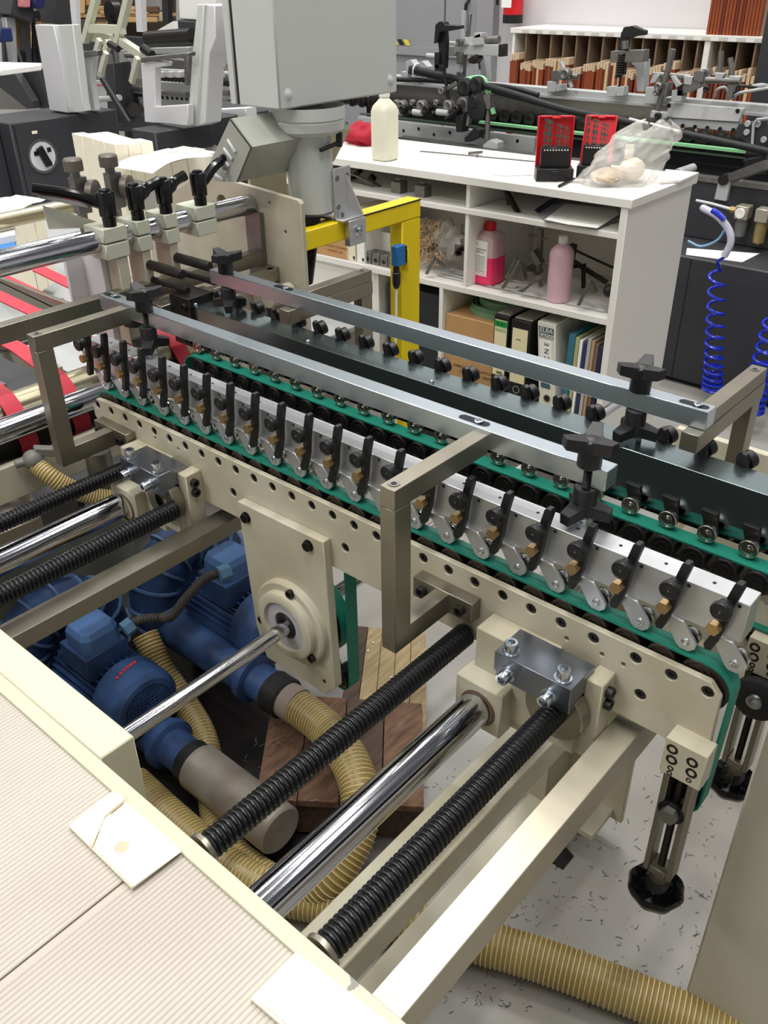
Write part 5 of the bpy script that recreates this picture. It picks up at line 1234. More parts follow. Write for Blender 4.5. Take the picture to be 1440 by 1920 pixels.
for i, ch in enumerate('ENCO'): lettering(ch, 0.024, blackpaint, t, pt(-.05, .540-.024*i, .0138), UP, SU)
rect('blue_print', -.4, .7, .385, .405, MATS['slate_label_band'], .0141)
fl = [(1060, 1072, mat('petrol_blue_folder', (52, 112, 132), .6), 'petrol blue folder beside the white binder'), (1073, 1080, mat('olive_folder', (170, 172, 120), .6), 'thin olive folder behind the blue one'), (1081, 1087, paper, 'white paper folder, first of the loose files'), (1088, 1095, mat('navy_folder', (46, 52, 92), .5), 'thin navy folder among the loose files'), (1096, 1103, mat('grey_file', (176, 176, 170), .7), 'grey file among the loose files'), (1104, 1110, mat('tan_file', (178, 148, 118), .7), 'tan file among the loose files'), (1111, 1118, mat('brown_file', (120, 96, 76), .7), 'brown file near the right end of the lower bay'), (1119, 1126, mat('navy_file', (40, 44, 78), .5), 'dark navy file against the right end of the lower bay')]
for i, (x0, x1, m, lab) in enumerate(fl):
    a1, _ = sab(x0, 640); a0, _ = sab(x1, 640); h = 0.592-0.006*((i*5) % 4)
    single('document_folder', B().hexa([sp3(a0+.005, .02, .283), sp3(a0+.005, .27, .283), sp3(a1+.004, .27, .283), sp3(a1+.004, .02, .283), sp3(a0, .02, h), sp3(a0, .27, h), sp3(a1-.001, .27, h), sp3(a1-.001, .02, h)]), m, lab, 'folder', 'folders in the lower bay', bev=0.001)
single('thin_dark_sheet', sbx(B(), 0.03, 0.16, 0.02, 0.2, 0.2830, 0.2835), dark, 'thin dark sheet under the folders in the lower bay', 'liner')  # thin, evenly dark sheet on the bottom shelf board
# =================================================================== BACKGROUND
wallm = mat('white_hall_wall', (206, 204, 206), 0.7, 0, var=0.02, vs=2)
XW = 6.9
struct('wall_right', B().box(XW, XW+0.1, -7, 7.4, 0, 7.5), wallm)
struct('wall_inner', B().box(XW+0.1, 14, 7.3, 7.4, 0, 7.5), wallm)
struct('wall_side', B().box(14, 14.1, 7.4, 14, 0, 7.5), wallm)
struct('wall_back', B().box(-6, 14, 14, 14.1, 0, 7.5), wallm)
struct('wall_left', B().box(-6.1, -6, -7, 14, 0, 7.5), wallm)
struct('wall_front', B().box(-6, XW, -7.1, -7, 0, 7.5), wallm)
def slab(pts, X=None, Y=None, Z=None, th=0.02):
    """polygon given by pixels on a world plane, real thickness away from the camera"""
    if X is not None: return B().prism([onx(*p, X) for p in pts], (th, 0, 0))
    if Y is not None: return B().prism([ony(*p, Y) for p in pts], (0, th, 0))
    return B().prism([onz(*p, Z) for p in pts], (0, 0, -th))
# grey sliding doors on the right wall
dg = mat('grey_door_paint', (146, 146, 150), 0.5, 0, var=0.02, vs=2)
def wy(px, py=20): return onx(px, py, XW).y
def wz(px, py): return onx(px, py, XW).z
d0, d1, d2, d3 = wy(700), wy(842), wy(905), wy(937)
dr = add('door_1', B().box(XW-0.06, XW-0.002, d1+0.008, 7.25, 0.001, 3.2), dg, bev=0.004); dr['kind'] = 'structure'
dr2 = add('door_2', B().box(XW-0.06, XW-0.002, d2, d1-0.008, 0.001, 3.2), dg, bev=0.004); dr2['kind'] = 'structure'
add('door_handle', B().tube([V((XW-0.06, d2+0.10, 1.35)), V((XW-0.10, d2+0.10, 1.32)), V((XW-0.10, d2+0.11, 1.12)), V((XW-0.06, d2+0.11, 1.10))], 0.014, 8), blackp, dr2)
struct('trim_1', B().box(XW-0.09, XW-0.002, d3, d2-0.005, 0, 3.2), dg)
zt0 = wz(780, 84)
hz = add('door_rail', B().box(XW-0.09, XW-0.061, d1-0.3, d0+0.9, zt0-0.075, zt0-0.01), dg, dr)
for i in range(15):
    y = d1+0.35+0.07*i
    add('warning_stripe', B().prism([(XW-0.0915, y, zt0), (XW-0.0915, y+0.05, zt0), (XW-0.0915, y+0.085, zt0+0.045), (XW-0.0915, y+0.035, zt0+0.045)], (0.002, 0, 0)), blackpaint if i % 2 else mat('warning_yellow', (226, 206, 70), .5), dr)
# fire extinguisher
e = onx(964, 20, XW-0.14); ex_ = thing('fire_extinguisher', 'red fire extinguisher with white labels on the white wall', 'fire extinguisher', (e.x, e.y, e.z-0.2))
eb = onx(961, 42, XW-0.14); z0 = eb.z
add('cylinder', B().lathe((e.x, eb.y, z0), (0, 0, 1), [(0, 0), (0.072, 0.004), (0.078, 0.03), (0.078, 0.42), (0.05, 0.47), (0.02, 0.49), (0.02, 0.52)], 24), red, ex_)
add('black_base', B().cyl((e.x, eb.y, z0-0.004), (e.x, eb.y, z0+0.055), 0.080, 24), blackp, ex_)
add('discharge_hose', B().tube([V((e.x-0.03, eb.y+0.03, z0+0.5)), V((e.x-0.05, eb.y+0.13, z0+0.42)), V((e.x-0.05, eb.y+0.12, z0+0.12))], 0.012, 8), blackp, ex_)
add('label_sticker', B().obox((e.x-0.0775, eb.y+0.015, z0+0.16), (0.002, 0, 0), (0, 0.045, 0), (0, 0, 0.055)), paper, ex_)
add('label_sticker', B().obox((e.x-0.070, eb.y-0.040, z0+0.22), (0.008, 0, 0), (0, 0.022, 0), (0, 0, 0.05)), paper, ex_)
# pigeon-hole rack with die boards
XR = 6.42
def ry(px, py=60): return onx(px, py, XR).y
def rz(px, py): return onx(px, py, XR).z
yl, yr = ry(962), ry(1322); zr = rz(965, 52)
rk = thing('pigeonhole_rack', 'white rack of narrow brown pigeon holes along the right wall', 'rack', (XR+0.2, (yl+yr)/2, 0))
add('rack_top', B().box(XR-0.01, XW-0.01, yr-1.6, yl+0.02, zr-0.035, zr), white, rk, bev=0.002)
add('rack_side', B().box(XR, XW-0.01, yl-0.02, yl, 0, zr-0.0355), white, rk)
add('rack_side', B().box(XR, XW-0.01, yr-0.05, yr-0.01, 0, zr-0.0355), white, rk)
add('rack_bottom', B().box(XR, XW-0.01, yr-1.6, yl-0.021, 0.18, 0.20), white, rk)
kraft = mat('brown_hardboard', (122, 104, 84), 0.8, 0, var=.08, vs=6)
add('rack_back', B().box(XW-0.03, XW-0.012, yr-1.6, yl-0.021, 0.2005, zr-0.036), kraft, rk)
divs = [985, 1008, 1032, 1056, 1080, 1104, 1130, 1156, 1181, 1205, 1231, 1256, 1283, 1309]
ys_ = [ry(px, 75) for px in divs]
for y in ys_: add('divider', B().box(XR+0.01, XW-0.031, y-0.006, y+0.006, 0.201, zr-0.036), kraft, rk)
for y in [yr-0.12-0.115*k for k in range(12)]: add('divider', B().box(XR+0.01, XW-0.031, y-0.006, y+0.006, 0.201, zr-0.036), kraft, rk)
for k in range(16):   # little paper tags under the top edge
    y = yl-0.12-0.118*k; add('paper_tag', B().box(XR-0.012, XR-0.0102, y-0.03, y+0.03, zr-0.030, zr-0.010), mat('faded_tag', (200, 196, 190), .7), rk)
oranges = [mat('amber_board_edge', (168, 84, 34), 0.6, 0, rgb2=(112, 46, 24), patch=.2, ps=18, stretch=(1, 12, .3)), mat('dark_amber_board_edge', (120, 50, 26), 0.6, 0, rgb2=(86, 36, 22), patch=.2, ps=18, stretch=(1, 12, .3)), mat('pale_board_edge', (206, 172, 132), 0.7)]
tops = mat('cream_board_top', (204, 180, 150), 0.8)
ORD = ['first', 'second', 'third', 'fourth', 'fifth', 'sixth', 'seventh', 'eighth', 'ninth', 'tenth', 'eleventh', 'twelfth', 'thirteenth', 'fourteenth', 'fifteenth', 'sixteenth']
ztop = rz(1010, 103)
prev = yl-0.02; cells = [yl-0.02]+ys_+[yr]
for i in range(len(cells)-1):
    a, b_ = cells[i]-0.008, cells[i+1]+0.008; w_ = a-b_
    n = max(3, int(w_/0.019))
    for j in range(n):
        h = ztop+random.uniform(-.006, .006)-0.02*(i*7 % 4)+0.008*math.sin(j*.7+i); y1 = a-w_*j/n-0.001; y0 = y1-w_/n*0.93
        m = random.choice([oranges[0], oranges[1], oranges[1], oranges[0], oranges[0], oranges[2]])
        o = single('die_board', B().box(XR-0.06, XR+0.36, y0, y1, 0.201, h-0.045), [m], 'thin upright amber board in the %s pigeonhole from the left' % ORD[i], 'board', 'amber boards filed in the rack')
        q = add('card_edge', B().box(XR-0.061, XR+0.35, y0+0.001, y1-0.001, h-0.0449, h), tops, o)
for k in range(34):
    y1 = yr-0.07-0.03*k; h = ztop+random.uniform(-.03, .03)-0.03
    o = single('die_board', B().box(XR-0.02, XR+0.36, y1-0.022, y1, 0.201, h-0.045), [random.choice(oranges)], 'thin amber board in the right-hand bay of the rack', 'board', 'amber boards in the right bay')
    add('card_edge', B().box(XR-0.021, XR+0.35, y1-0.021, y1-0.001, h-0.0449, h), tops, o)
for k in range(16):   # boards standing on top of the rack
    y1 = ry(1322)-0.022*k
    single('die_board', B().box(XR+0.02, XR+0.4, y1-0.018, y1, zr+0.001, zr+0.75+random.uniform(-.04, .04)), [random.choice(oranges[:2]+[oranges[0]])], 'amber board standing on top of the pigeonhole rack', 'board', 'amber boards on top of the rack')
single('wrapped_cards', B().box(XR+0.05, XR+0.35, ry(1425), ry(1380), zr+0.001, zr+0.62), mat('brown_wrapped_cards', (156, 126, 108), .5, var=.08, vs=6), 'brown card packs wrapped in film at the right end of the rack top', 'cards')
single('dark_post', B().box(5.1, 5.18, onx(1440, 100, 5.1).y-0.12, onx(1424, 100, 5.1).y, 0, 2.6), dark, 'dark grey upright post at the upper right edge', 'post')

# ---- rear gluing machine -------------------------------------------------------
XG = 4.30
gr = mat('pale_machine_grey', (176, 178, 178), 0.45, 0, var=.03, vs=5)
stl = mat('satin_steel_sheet', (138, 136, 130), 0.34, 0.8, var=.16, vs=3, rv=.06)
rm = thing('rear_machine', 'long grey gluing machine behind the white shelf unit', 'machine', (4.4, 2.4, 0))
def gy(px, py): return onx(px, py, XG).y
zR = onx(1170, 176, XG).z
add('long_rail', B().box(XG, XG+0.06, gy(1500, 190), gy(700, 150), zR-0.045, zR), gr, rm, bev=0.003)
add('rail_lip', B().box(XG-0.015, XG, gy(1500, 190), gy(700, 150), zR-0.044, zR-0.032), gr, rm)
zb = onx(1000, 233, XG).z
add('steel_sheet', B().box(XG+0.01, XG+0.016, gy(1250, 200), gy(700, 150), zb, zR-0.046), stl, rm)
add('side_panel', slab([(1251, 192), (1393, 204), (1385, 229), (1250, 220)], X=XG-0.03, th=0.03), white_grey, rm, bev=0.002)
add('side_panel', slab([(1250, 221), (1387, 230), (1377, 247), (1247, 236)], X=XG-0.02, th=0.03), gr, rm, bev=0.002)
for px, py in [(1254, 198), (1383, 208), (1257, 233), (1280, 236), (1303, 238), (1326, 240), (1350, 242), (1375, 244)]:
    add('screw', B().lathe(onx(px, py, XG-0.032), (-1, 0, 0), [(0, 0), (0.010, 0), (0.010, .001), (0, .001)], 10), steel_dark, rm)
zB = onx(1180, 257, XG-0.1).z
add('pale_belt', B().box(XG-0.120, XG-0.09, gy(1470, 290), gy(922, 222), zB-0.012, zB), green_light, rm)
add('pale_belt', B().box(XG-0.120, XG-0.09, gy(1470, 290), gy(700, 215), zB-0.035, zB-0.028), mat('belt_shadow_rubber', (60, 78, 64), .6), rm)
rl = to_mesh('guide_roller', B().lathe((0, 0, 0), (-1, 0, 0), [(0, 0), (.008, 0), (.008, .004), (.022, .004), (.028, 0), (.034, 0), (.034, -.03)], 14))
for k in range(38): add('guide_roller', rl, steel_dark, rm, loc=(XG-0.08, gy(1440, 250)-0.05+0.078*k, zB+0.030))
add('roller_bar', B().box(XG-0.06, XG+0.0, gy(1500, 250), gy(700, 220), zB-0.05, zB+0.02), steel_dark, rm)
add('perforated_plate', B().box(XG-0.14, XG-0.12, gy(1030, 260), gy(700, 215), zB-0.20, zB-0.045), gr, rm)
for k in range(12): add('screw', B().lathe((XG-0.141, gy(1020, 250)+0.07+0.11*k, zB-0.07-0.02*(k % 2)), (-1, 0, 0), [(0, 0), (0.009, 0), (0.009, .001), (0, .001)], 8), steel_dark, rm)
add('round_rail', B().cyl((XG-0.20, gy(860, 250), zB-0.12), (XG-0.20, gy(700, 230), zB-0.12), 0.018, 12), steel_grey, rm)
add('lower_beam', B().box(XG-0.10, XG+0.1, gy(1100, 300), gy(700, 250), zB-0.34, zB-0.205), mat('worn_grey_beam', (150, 148, 144), .5, .3, var=.12, vs=4), rm)
# tray tables
def tray(pts, z, nm='tray_sheet'): return add(nm, B().prism([onz(x, y, z) for x, y in pts], (0, 0, -0.022)), stl, rm, bev=0.003)
zt_ = zB-0.10
tray([(935, 262), (1300, 292), (1345, 262), (985, 238)], zt_)
tray([(1255, 292), (1335, 306), (1395, 272), (1270, 262)], zt_-0.0)
add('dark_body', B().box(XG-0.55, XG+0.3, gy(1560, 350), gy(700, 300), 0.45, zB-0.36), dark, rm, bev=0.004)
add('dark_apron', B().box(XG-0.04, XG+0.1, gy(1560, 350), gy(1020, 300)-0.01, 0.45, zB-0.052), dark, rm, bev=0.004)
# dark lower cabinet right of the shelf
XD = 3.62
yd0 = onx(1440, 790, XD).y
dc = thing('dark_cabinet', 'dark grey machine cabinet behind the blue coiled hoses', 'cabinet', (3.9, 1.0, 0))
add('cabinet_body', B().box(XD, XD+0.55, yd0-1.0, 3.3, 0.02, 0.560), dark, dc, bev=0.006)
add('plinth', B().box(XD+0.03, XD+0.5, yd0-1.0, 3.3, 0.0005, 0.0195), blackp, dc)
add('rear_panel', B().box(XD+0.30, XD+0.34, yd0-1.0, 3.3, 0.5605, 0.800), dark, dc, bev=0.004)
add('panel_edge', B().box(XD+0.29, XD+0.345, yd0-1.0, 3.3, 0.8005, 0.82), steel_grey, dc)
add('door_seam', B().box(XD-0.002, XD, onx(1283, 560, XD).y-0.004, onx(1283, 560, XD).y, 0.03, 0.55), blackp, dc)
single('paper_sheet', B().prism([onz(*q, 0.5612) for q in ((1288, 466), (1424, 476), (1392, 492), (1286, 478))], (0, 0, 0.002)), paper, 'white sheet lying on the dark cabinet beside the blue coil', 'paper')
# coil hoses
bluecoil = mat('blue_polyurethane', (22, 46, 186), 0.22, 0, spec=0.7)
def coil(top, bot, n, r0, r1, lab, tail, squeeze=1.0):
    t = thing('coiled_air_hose', lab, 'hose', bot, 'blue coiled air hoses')
    pts = []; N = n*20
    for i in range(N+1):
        f = i/N; g = f**0.78 if squeeze != 1 else f; a = 2*PI*i/20; r = r0+(r1-r0)*f
        c = top.lerp(bot, 1-(1-f)**squeeze)
        pts.append(c+V((r*math.cos(a), r*math.sin(a), 0)))
    add('hose_coil', B().tube(tail+pts, 0.0062, 8), bluecoil, t)
    return t
XC = 3.45
t1 = onx(1345, 510, XC); b1_ = onx(1336, 730, XC); b1_.z = max(b1_.z, 0.02)
tl = spline([onx(1362, 435, XC), onx(1370, 455, XC), onx(1362, 478, XC), onx(1345, 490, XC)], 6)
cl = coil(t1, b1_, 13, 0.030, 0.040, 'blue coiled air hose hanging in front of the dark cabinet, nearest the shelf unit', tl, 1.7)
add('clear_sleeve', B().tube(spline([onx(1318, 390, XC+.1), onx(1345, 405, XC), onx(1366, 430, XC), onx(1370, 455, XC), onx(1358, 480, XC)], 6), 0.014, 10), mat('whitish_sleeve', (205, 206, 222), 0.3, alpha=.9), cl)
add('blue_connector', B().tube(spline([onx(1335, 394, XC-.02), onx(1348, 402, XC-.02), onx(1358, 412, XC-.02)], 4), 0.011, 10), bluecoil, cl)
add('thin_blue_tube', B().tube(spline([onx(1362, 425, XC), onx(1345, 450, XC), onx(1315, 462, XC), onx(1290, 452, XC)], 8), 0.005, 8), mat('pale_blue_tube', (130, 170, 200), .3), cl)
t2 = onx(1452, 600, XC); b2_ = onx(1408, 770, 3.35); b2_.z = max(b2_.z, 0.03)
coil(t2, b2_, 11, 0.038, 0.046, 'second blue coiled air hose at the right edge behind the nickel bracket', [onx(1480, 560, XC)], 1.5)
# filter regulator
rc = onx(1393, 405, XD+0.25)
rg_ = thing('filter_regulator', 'brass and grey air filter regulator with two bowls on the dark panel', 'regulator', rc)
old = mat('tarnished_alloy', (168, 164, 146), .4, .5)
for dx, h in ((0.0, .05), (-0.085, .065)):
    c = rc+V((0, dx, 0)); add('regulator_body', B().box(c.x-.03, c.x+.03, c.y-.028, c.y+.028, c.z-.01, c.z+.045), old, rg_, bev=.004)
    add('bowl', B().lathe(c+V((0, 0, -.01)), (0, 0, -1), [(.024, 0), (.026, .02), (.024, .02+h), (.010, .03+h), (0, .03+h)], 16), mat('amber_bowl', (160, 140, 90), .2, trans=.4) if dx else mat('smoky_bowl', (120, 120, 118), .2, trans=.4), rg_)
add('pressure_gauge', B().lathe(rc+V((-.031, .0, .018)), (-1, 0, 0), [(0, .0), (.02, 0), (.021, .012), (.018, .014), (0, .0125)], 20), white, rg_)
for dy in (.045, -.135): add('brass_fitting', B().hexn(rc+V((0, dy-.012, .02)), rc+V((0, dy+.012, .02)), .015), brass, rg_)
add('air_tube', B().tube(spline([rc+V((0, .05, .02)), rc+V((.0, .14, .03)), rc+V((.02, .22, .03))], 4), .006, 8), white_grey, rg_)
add('air_tube', B().tube(spline([rc+V((0, -.14, .02)), rc+V((.0, -.25, .03)), rc+V((.0, -.4, .01))], 4), .008, 8), white_grey, rg_)
# arm hanging from the rear machine (right)
XA = 3.9
ar_ = thing('swing_bracket', 'grey swing arm with round hinge under the rear machine, far right', 'arm', onx(1350, 370, XA))
add('arm_plate', slab([(1349, 330), (1372, 332), (1362, 378), (1338, 374)], X=XA, th=.03), gr, ar_, bev=.003)
add('arm_plate', slab([(1376, 338), (1392, 330), (1378, 380), (1364, 378)], X=XA+.05, th=.03), gr, ar_, bev=.003)
add('hinge_pin', B().cyl(onx(1357, 337, XA)+V((-.01, 0, 0)), onx(1357, 337, XA)+V((.05, 0, 0)), .022, 16), steel_dark, ar_)
add('cross_rod', B().bar(onx(1372, 333, XA), onx(1440, 308, XA-.1), .035, .035), steel_grey, ar_)
add('dark_holder', slab([(1392, 300), (1440, 292), (1440, 330), (1400, 330)], X=XA+.1, th=.06), blackp, ar_, bev=.004)
add('rod_end', B().cyl(onx(1270, 325, XA), onx(1300, 315, XA+.1), .020, 12), gr, ar_)
# black feeding head at the right edge
fh = thing('black_feed_head', 'black plate head with screws at the right end of the rear machine', 'machine head', onx(1410, 250, XG-.15))
add('head_plate', slab([(1385, 232), (1440, 224), (1440, 275), (1410, 277), (1378, 250)], X=XG-.15, th=.05), dark, fh, bev=.003)
add('wire_edge', B().tube([onx(1440, 222, XG-.17), onx(1420, 224, XG-.17), onx(1413, 232, XG-.17), onx(1410, 270, XG-.17), onx(1416, 280, XG-.17)], .006, 8), gr, fh)
add('lower_roll', B().cyl(onx(1408, 288, XG-.2), onx(1440, 292, XG-.25), .03, 14), steel_dark, fh)
for px, py in ((1402, 232), (1400, 248), (1421, 233), (1432, 262)): add('bolt_head', B().lathe(onx(px, py, XG-.155), (-1, 0, 0), [(0, 0), (.014, 0), (.012, .006), (0, .006)], 12), gr, fh)

# black flexible pipes over the rear machine
def pipe(pts, r, lab, X=None):
    return single('black_pipe', B().tube(spline([onx(x, y, d) for x, y, d in pts], 8), r, 12), rubber, lab, 'pipe', 'black pipes over the rear machine', smooth=60)
pipe([(770, 128, 4.2), (860, 148, 4.0), (950, 172, 3.9), (1050, 203, 3.85), (1160, 225, 3.9), (1280, 250, 3.95), (1440, 284, 4.0)], .0155, 'long thick black pipe sagging across the rear machine to the right edge')
pipe([(768, 134, 4.2), (850, 152, 4.1), (960, 180, 3.95), (1060, 206, 3.92), (1180, 231, 3.96)], .012, 'thinner black pipe tied just below the long thick one')
pipe([(700, 149, 4.2), (790, 150, 4.2), (870, 156, 4.2), (950, 163, 4.22), (1010, 178, 4.24)], .012, 'short straight black pipe along the rail of the rear machine')
single('white_pipe_clip', B().bar(onx(1180, 222, 3.86), onx(1215, 231, 3.87), .012, .006).bar(onx(1219, 231, 3.87), onx(1274, 246, 3.90), .012, .006), paper, 'white plastic clips lying along the long black pipe', 'clip')
single('cable_tie', B().torus(onx(781, 131, 4.17), (0, 1, .2), .032, .004, 16, 6), paper, 'white cable tie round the black pipes at their left end', 'tie')

# clamps on the rail
def mk(name, lab, cat, px, py, X, pieces, grp=None):
    t = thing(name, lab, cat, onx(px, py, X), grp)
    for nm, kind, a in pieces:
        if nm[0] == '*': m = {'*k': blackp, '*g': gr, '*s': steel_grey, '*d': steel_dark, '*w': white_grey, '*p': green_light}[nm[:2]]; nm = nm[2:]
        if kind == 'bar':
            x0, y0, x1, y1, w_, h_, *r = a; d0 = X+(r[0] if r else 0); d1_ = X+(r[1] if len(r) > 1 else (r[0] if r else 0)); b = B().bar(onx(x0, y0, d0), onx(x1, y1, d1_), w_, h_)
        elif kind == 'cyl':
            x0, y0, x1, y1, rr, *r = a; d0 = X+(r[0] if r else 0); d1_ = X+(r[1] if len(r) > 1 else (r[0] if r else 0)); b = B().cyl(onx(x0, y0, d0), onx(x1, y1, d1_), rr, 12)
        elif kind == 'poly': b = slab(a[0], X=X+a[1], th=a[2])
        elif kind == 'disc': b = B().lathe(onx(a[0], a[1], X+a[3]), (-1, 0, 0), [(0, 0), (a[2], 0), (a[2], a[4]), (a[2]*.7, a[4]*1.2), (0, a[4])], 16)
        elif kind == 'tube': b = B().tube(spline([onx(x, y, X+d) for x, y, d in a[0]], 5), a[1], 8)
        elif kind == 'spring':
            b = B(); p, q = onx(a[0], a[1], X), onx(a[2], a[3], X); N = 9
            for i in range(N): b.torus(p.lerp(q, (i+.5)/N), (q-p), a[4], .004, 12, 4)
        add(nm, b, m, t, bev=0.002 if kind in ('bar', 'poly') else 0)
    return t
mk('rail_clamp', 'grey clamp with slanting rod on the rail, left of the black toggle', 'clamp', 1045, 170, XG-.02, [
    ('*gclamp_foot', 'bar', (1037, 172, 1037, 152, .035, .05)), ('*sclamp_jaw', 'poly', ([(1033, 134), (1046, 130), (1052, 140), (1044, 152), (1034, 152)], -.02, .05)),
    ('*gslanting_rod', 'cyl', (1052, 116, 1072, 164, .010, -.03)), ('*scross_rod', 'cyl', (1056, 142, 1084, 144, .013, -.03)), ('*sknuckle', 'disc', (1064, 138, .028, -.04, .03)), ('*gclamp_foot', 'bar', (1046, 165, 1060, 163, .04, .03))], 'clamps on the rear rail')
mk('toggle_lever', 'black toggle lever with spring standing on the rail before the amber boards', 'lever', 1160, 170, XG-.05, [
    ('*klever_arm', 'poly', ([(1171, 50), (1183, 52), (1175, 90), (1169, 140), (1152, 148), (1158, 100), (1164, 62)], 0, .03)), ('*khandle', 'poly', ([(1168, 52), (1186, 48), (1209, 58), (1208, 66), (1190, 68), (1182, 72), (1166, 66)], -.03, .035)),
    ('*spivot_bolt', 'cyl', (1172, 76, 1172, 92, .016, -.02)), ('*ssupport_plate', 'bar', (1150, 106, 1212, 104, .06, .05, .02)), ('*dspring_rod', 'cyl', (1168, 98, 1161, 165, .006)), ('*dcoil_spring', 'spring', (1168, 100, 1163, 140, .02)),
    ('*glight_bracket', 'poly', ([(1184, 114), (1211, 112), (1207, 172), (1194, 172), (1192, 126), (1184, 120)], .12, .05)), ('*gclamp_foot', 'bar', (1151, 180, 1151, 161, .05, .05)), ('*gclamp_foot', 'bar', (1160, 171, 1174, 170, .05, .04))])
mk('rail_clamp', 'cluster of grey clamps with an upright rod on the rail, above the white side panel', 'clamp', 1240, 180, XG-.04, [
    ('*supright_rod', 'cyl', (1262, 92, 1232, 212, .014, -.04)), ('*gclamp_foot', 'bar', (1215, 178, 1245, 178, .06, .07)), ('*sclamp_body', 'poly', ([(1236, 154), (1252, 156), (1250, 182), (1232, 180)], -.05, .06)), ('*sclamp_bolt', 'disc', (1237, 162, .018, -.06, .02)), ('*sclamp_bolt', 'disc', (1233, 173, .014, -.06, .02)),
    ('*gwedge', 'poly', ([(1224, 141), (1238, 139), (1228, 155), (1217, 157)], -.02, .04)), ('*scross_tube', 'cyl', (1226, 140, 1296, 145, .014)), ('*gwedge', 'poly', ([(1256, 142), (1262, 142), (1275, 160), (1268, 165)], -.04, .03)), ('*gwedge', 'poly', ([(1282, 142), (1298, 144), (1296, 160), (1282, 158)], -.03, .04)),
    ('*glower_block', 'poly', ([(1221, 207), (1248, 212), (1250, 220), (1244, 224), (1218, 220)], -.06, .05)), ('*dlower_bolt', 'disc', (1235, 217, .015, -.07, .015)), ('*gclamp_foot', 'bar', (1272, 190, 1274, 168, .05, .05))], 'clamps on the rear rail')
mk('rail_clamp', 'grey clamp cluster with two short upright pegs at the right end of the rail', 'clamp', 1330, 180, XG-.04, [
    ('*sarm_tube', 'bar', (1284, 168, 1318, 154, .05, .035)), ('*kend_cap', 'bar', (1274, 168, 1285, 168, .05, .05)), ('*sbody_block', 'poly', ([(1300, 135), (1312, 131), (1320, 134), (1318, 156), (1300, 152)], -.03, .06)), ('*sbody_block', 'poly', ([(1318, 130), (1327, 129), (1330, 140), (1320, 142)], -.01, .05)),
    ('*scross_tube', 'cyl', (1324, 150, 1388, 152, .014, -.02)), ('*supright_peg', 'cyl', (1352, 96, 1349, 140, .012)), ('*supright_peg', 'cyl', (1369, 108, 1373, 142, .012)), ('*gjaw', 'poly', ([(1340, 136), (1358, 138), (1352, 150), (1340, 148)], -.03, .04)), ('*gjaw', 'poly', ([(1366, 142), (1388, 144), (1384, 156), (1368, 154)], -.03, .04)),
    ('*shanging_post', 'bar', (1374, 156, 1370, 186, .04, .03)), ('*dclamp_bolt', 'disc', (1327, 166, .014, -.05, .02))], 'clamps on the rear rail')
mk('cable_loop', 'grey and black cables looping at the right end of the rail', 'cable', 1400, 180, XG-.04, [
    ('*gcable', 'tube', ([(1377, 180, 0), (1388, 174, -.05), (1410, 170, -.05), (1440, 165, -.02)], .007)), ('*kcable', 'tube', ([(1380, 176, 0), (1384, 162, -.04), (1400, 162, -.04), (1440, 168, 0)], .006)), ('*gcable', 'tube', ([(1412, 162, 0), (1428, 160, -.03), (1440, 162, 0)], .009)), ('*gcable', 'tube', ([(1340, 182, 0), (1345, 168, -.03), (1360, 164, -.03), (1368, 180, 0)], .006))])
mk('rail_clamp', 'two small grey clamps on the rail at the left ends of the black pipes', 'clamp', 775, 140, XG-.02, [
    ('*gclamp_jaw', 'poly', ([(760, 116), (770, 112), (778, 122), (776, 138), (762, 134)], -.02, .05)), ('*gclamp_jaw', 'poly', ([(784, 118), (792, 114), (802, 126), (790, 132)], -.02, .05)), ('*gclamp_foot', 'bar', (762, 146, 762, 134, .04, .05)), ('*gclamp_foot', 'bar', (786, 147, 786, 138, .04, .05))], 'clamps on the rear rail')
mk('toggle_lever', 'tall black toggle lever with long thin rod standing before the grey doors', 'lever', 830, 130, XG-.3, [
    ('*klever_arm', 'poly', ([(826, 50), (834, 50), (836, 80), (834, 128), (826, 130), (822, 90), (820, 60)], 0, .03)), ('*khandle', 'poly', ([(816, 46), (824, 40), (832, 41), (834, 47), (862, 48), (862, 54), (842, 58), (824, 60), (820, 78), (813, 82)], -.03, .04)),
    ('*kthin_rod', 'cyl', (832, 128, 845, 212, .009)), ('*kspring_holder', 'bar', (822, 98, 822, 128, .03, .03)), ('*kspring_foot', 'bar', (818, 126, 834, 128, .03, .03)), ('*gshort_rod', 'cyl', (801, 104, 822, 106, .012)), ('*slink_arm', 'bar', (834, 170, 858, 155, .02, .02)), ('*slink_ball', 'disc', (831, 170, .02, -.02, .02))])
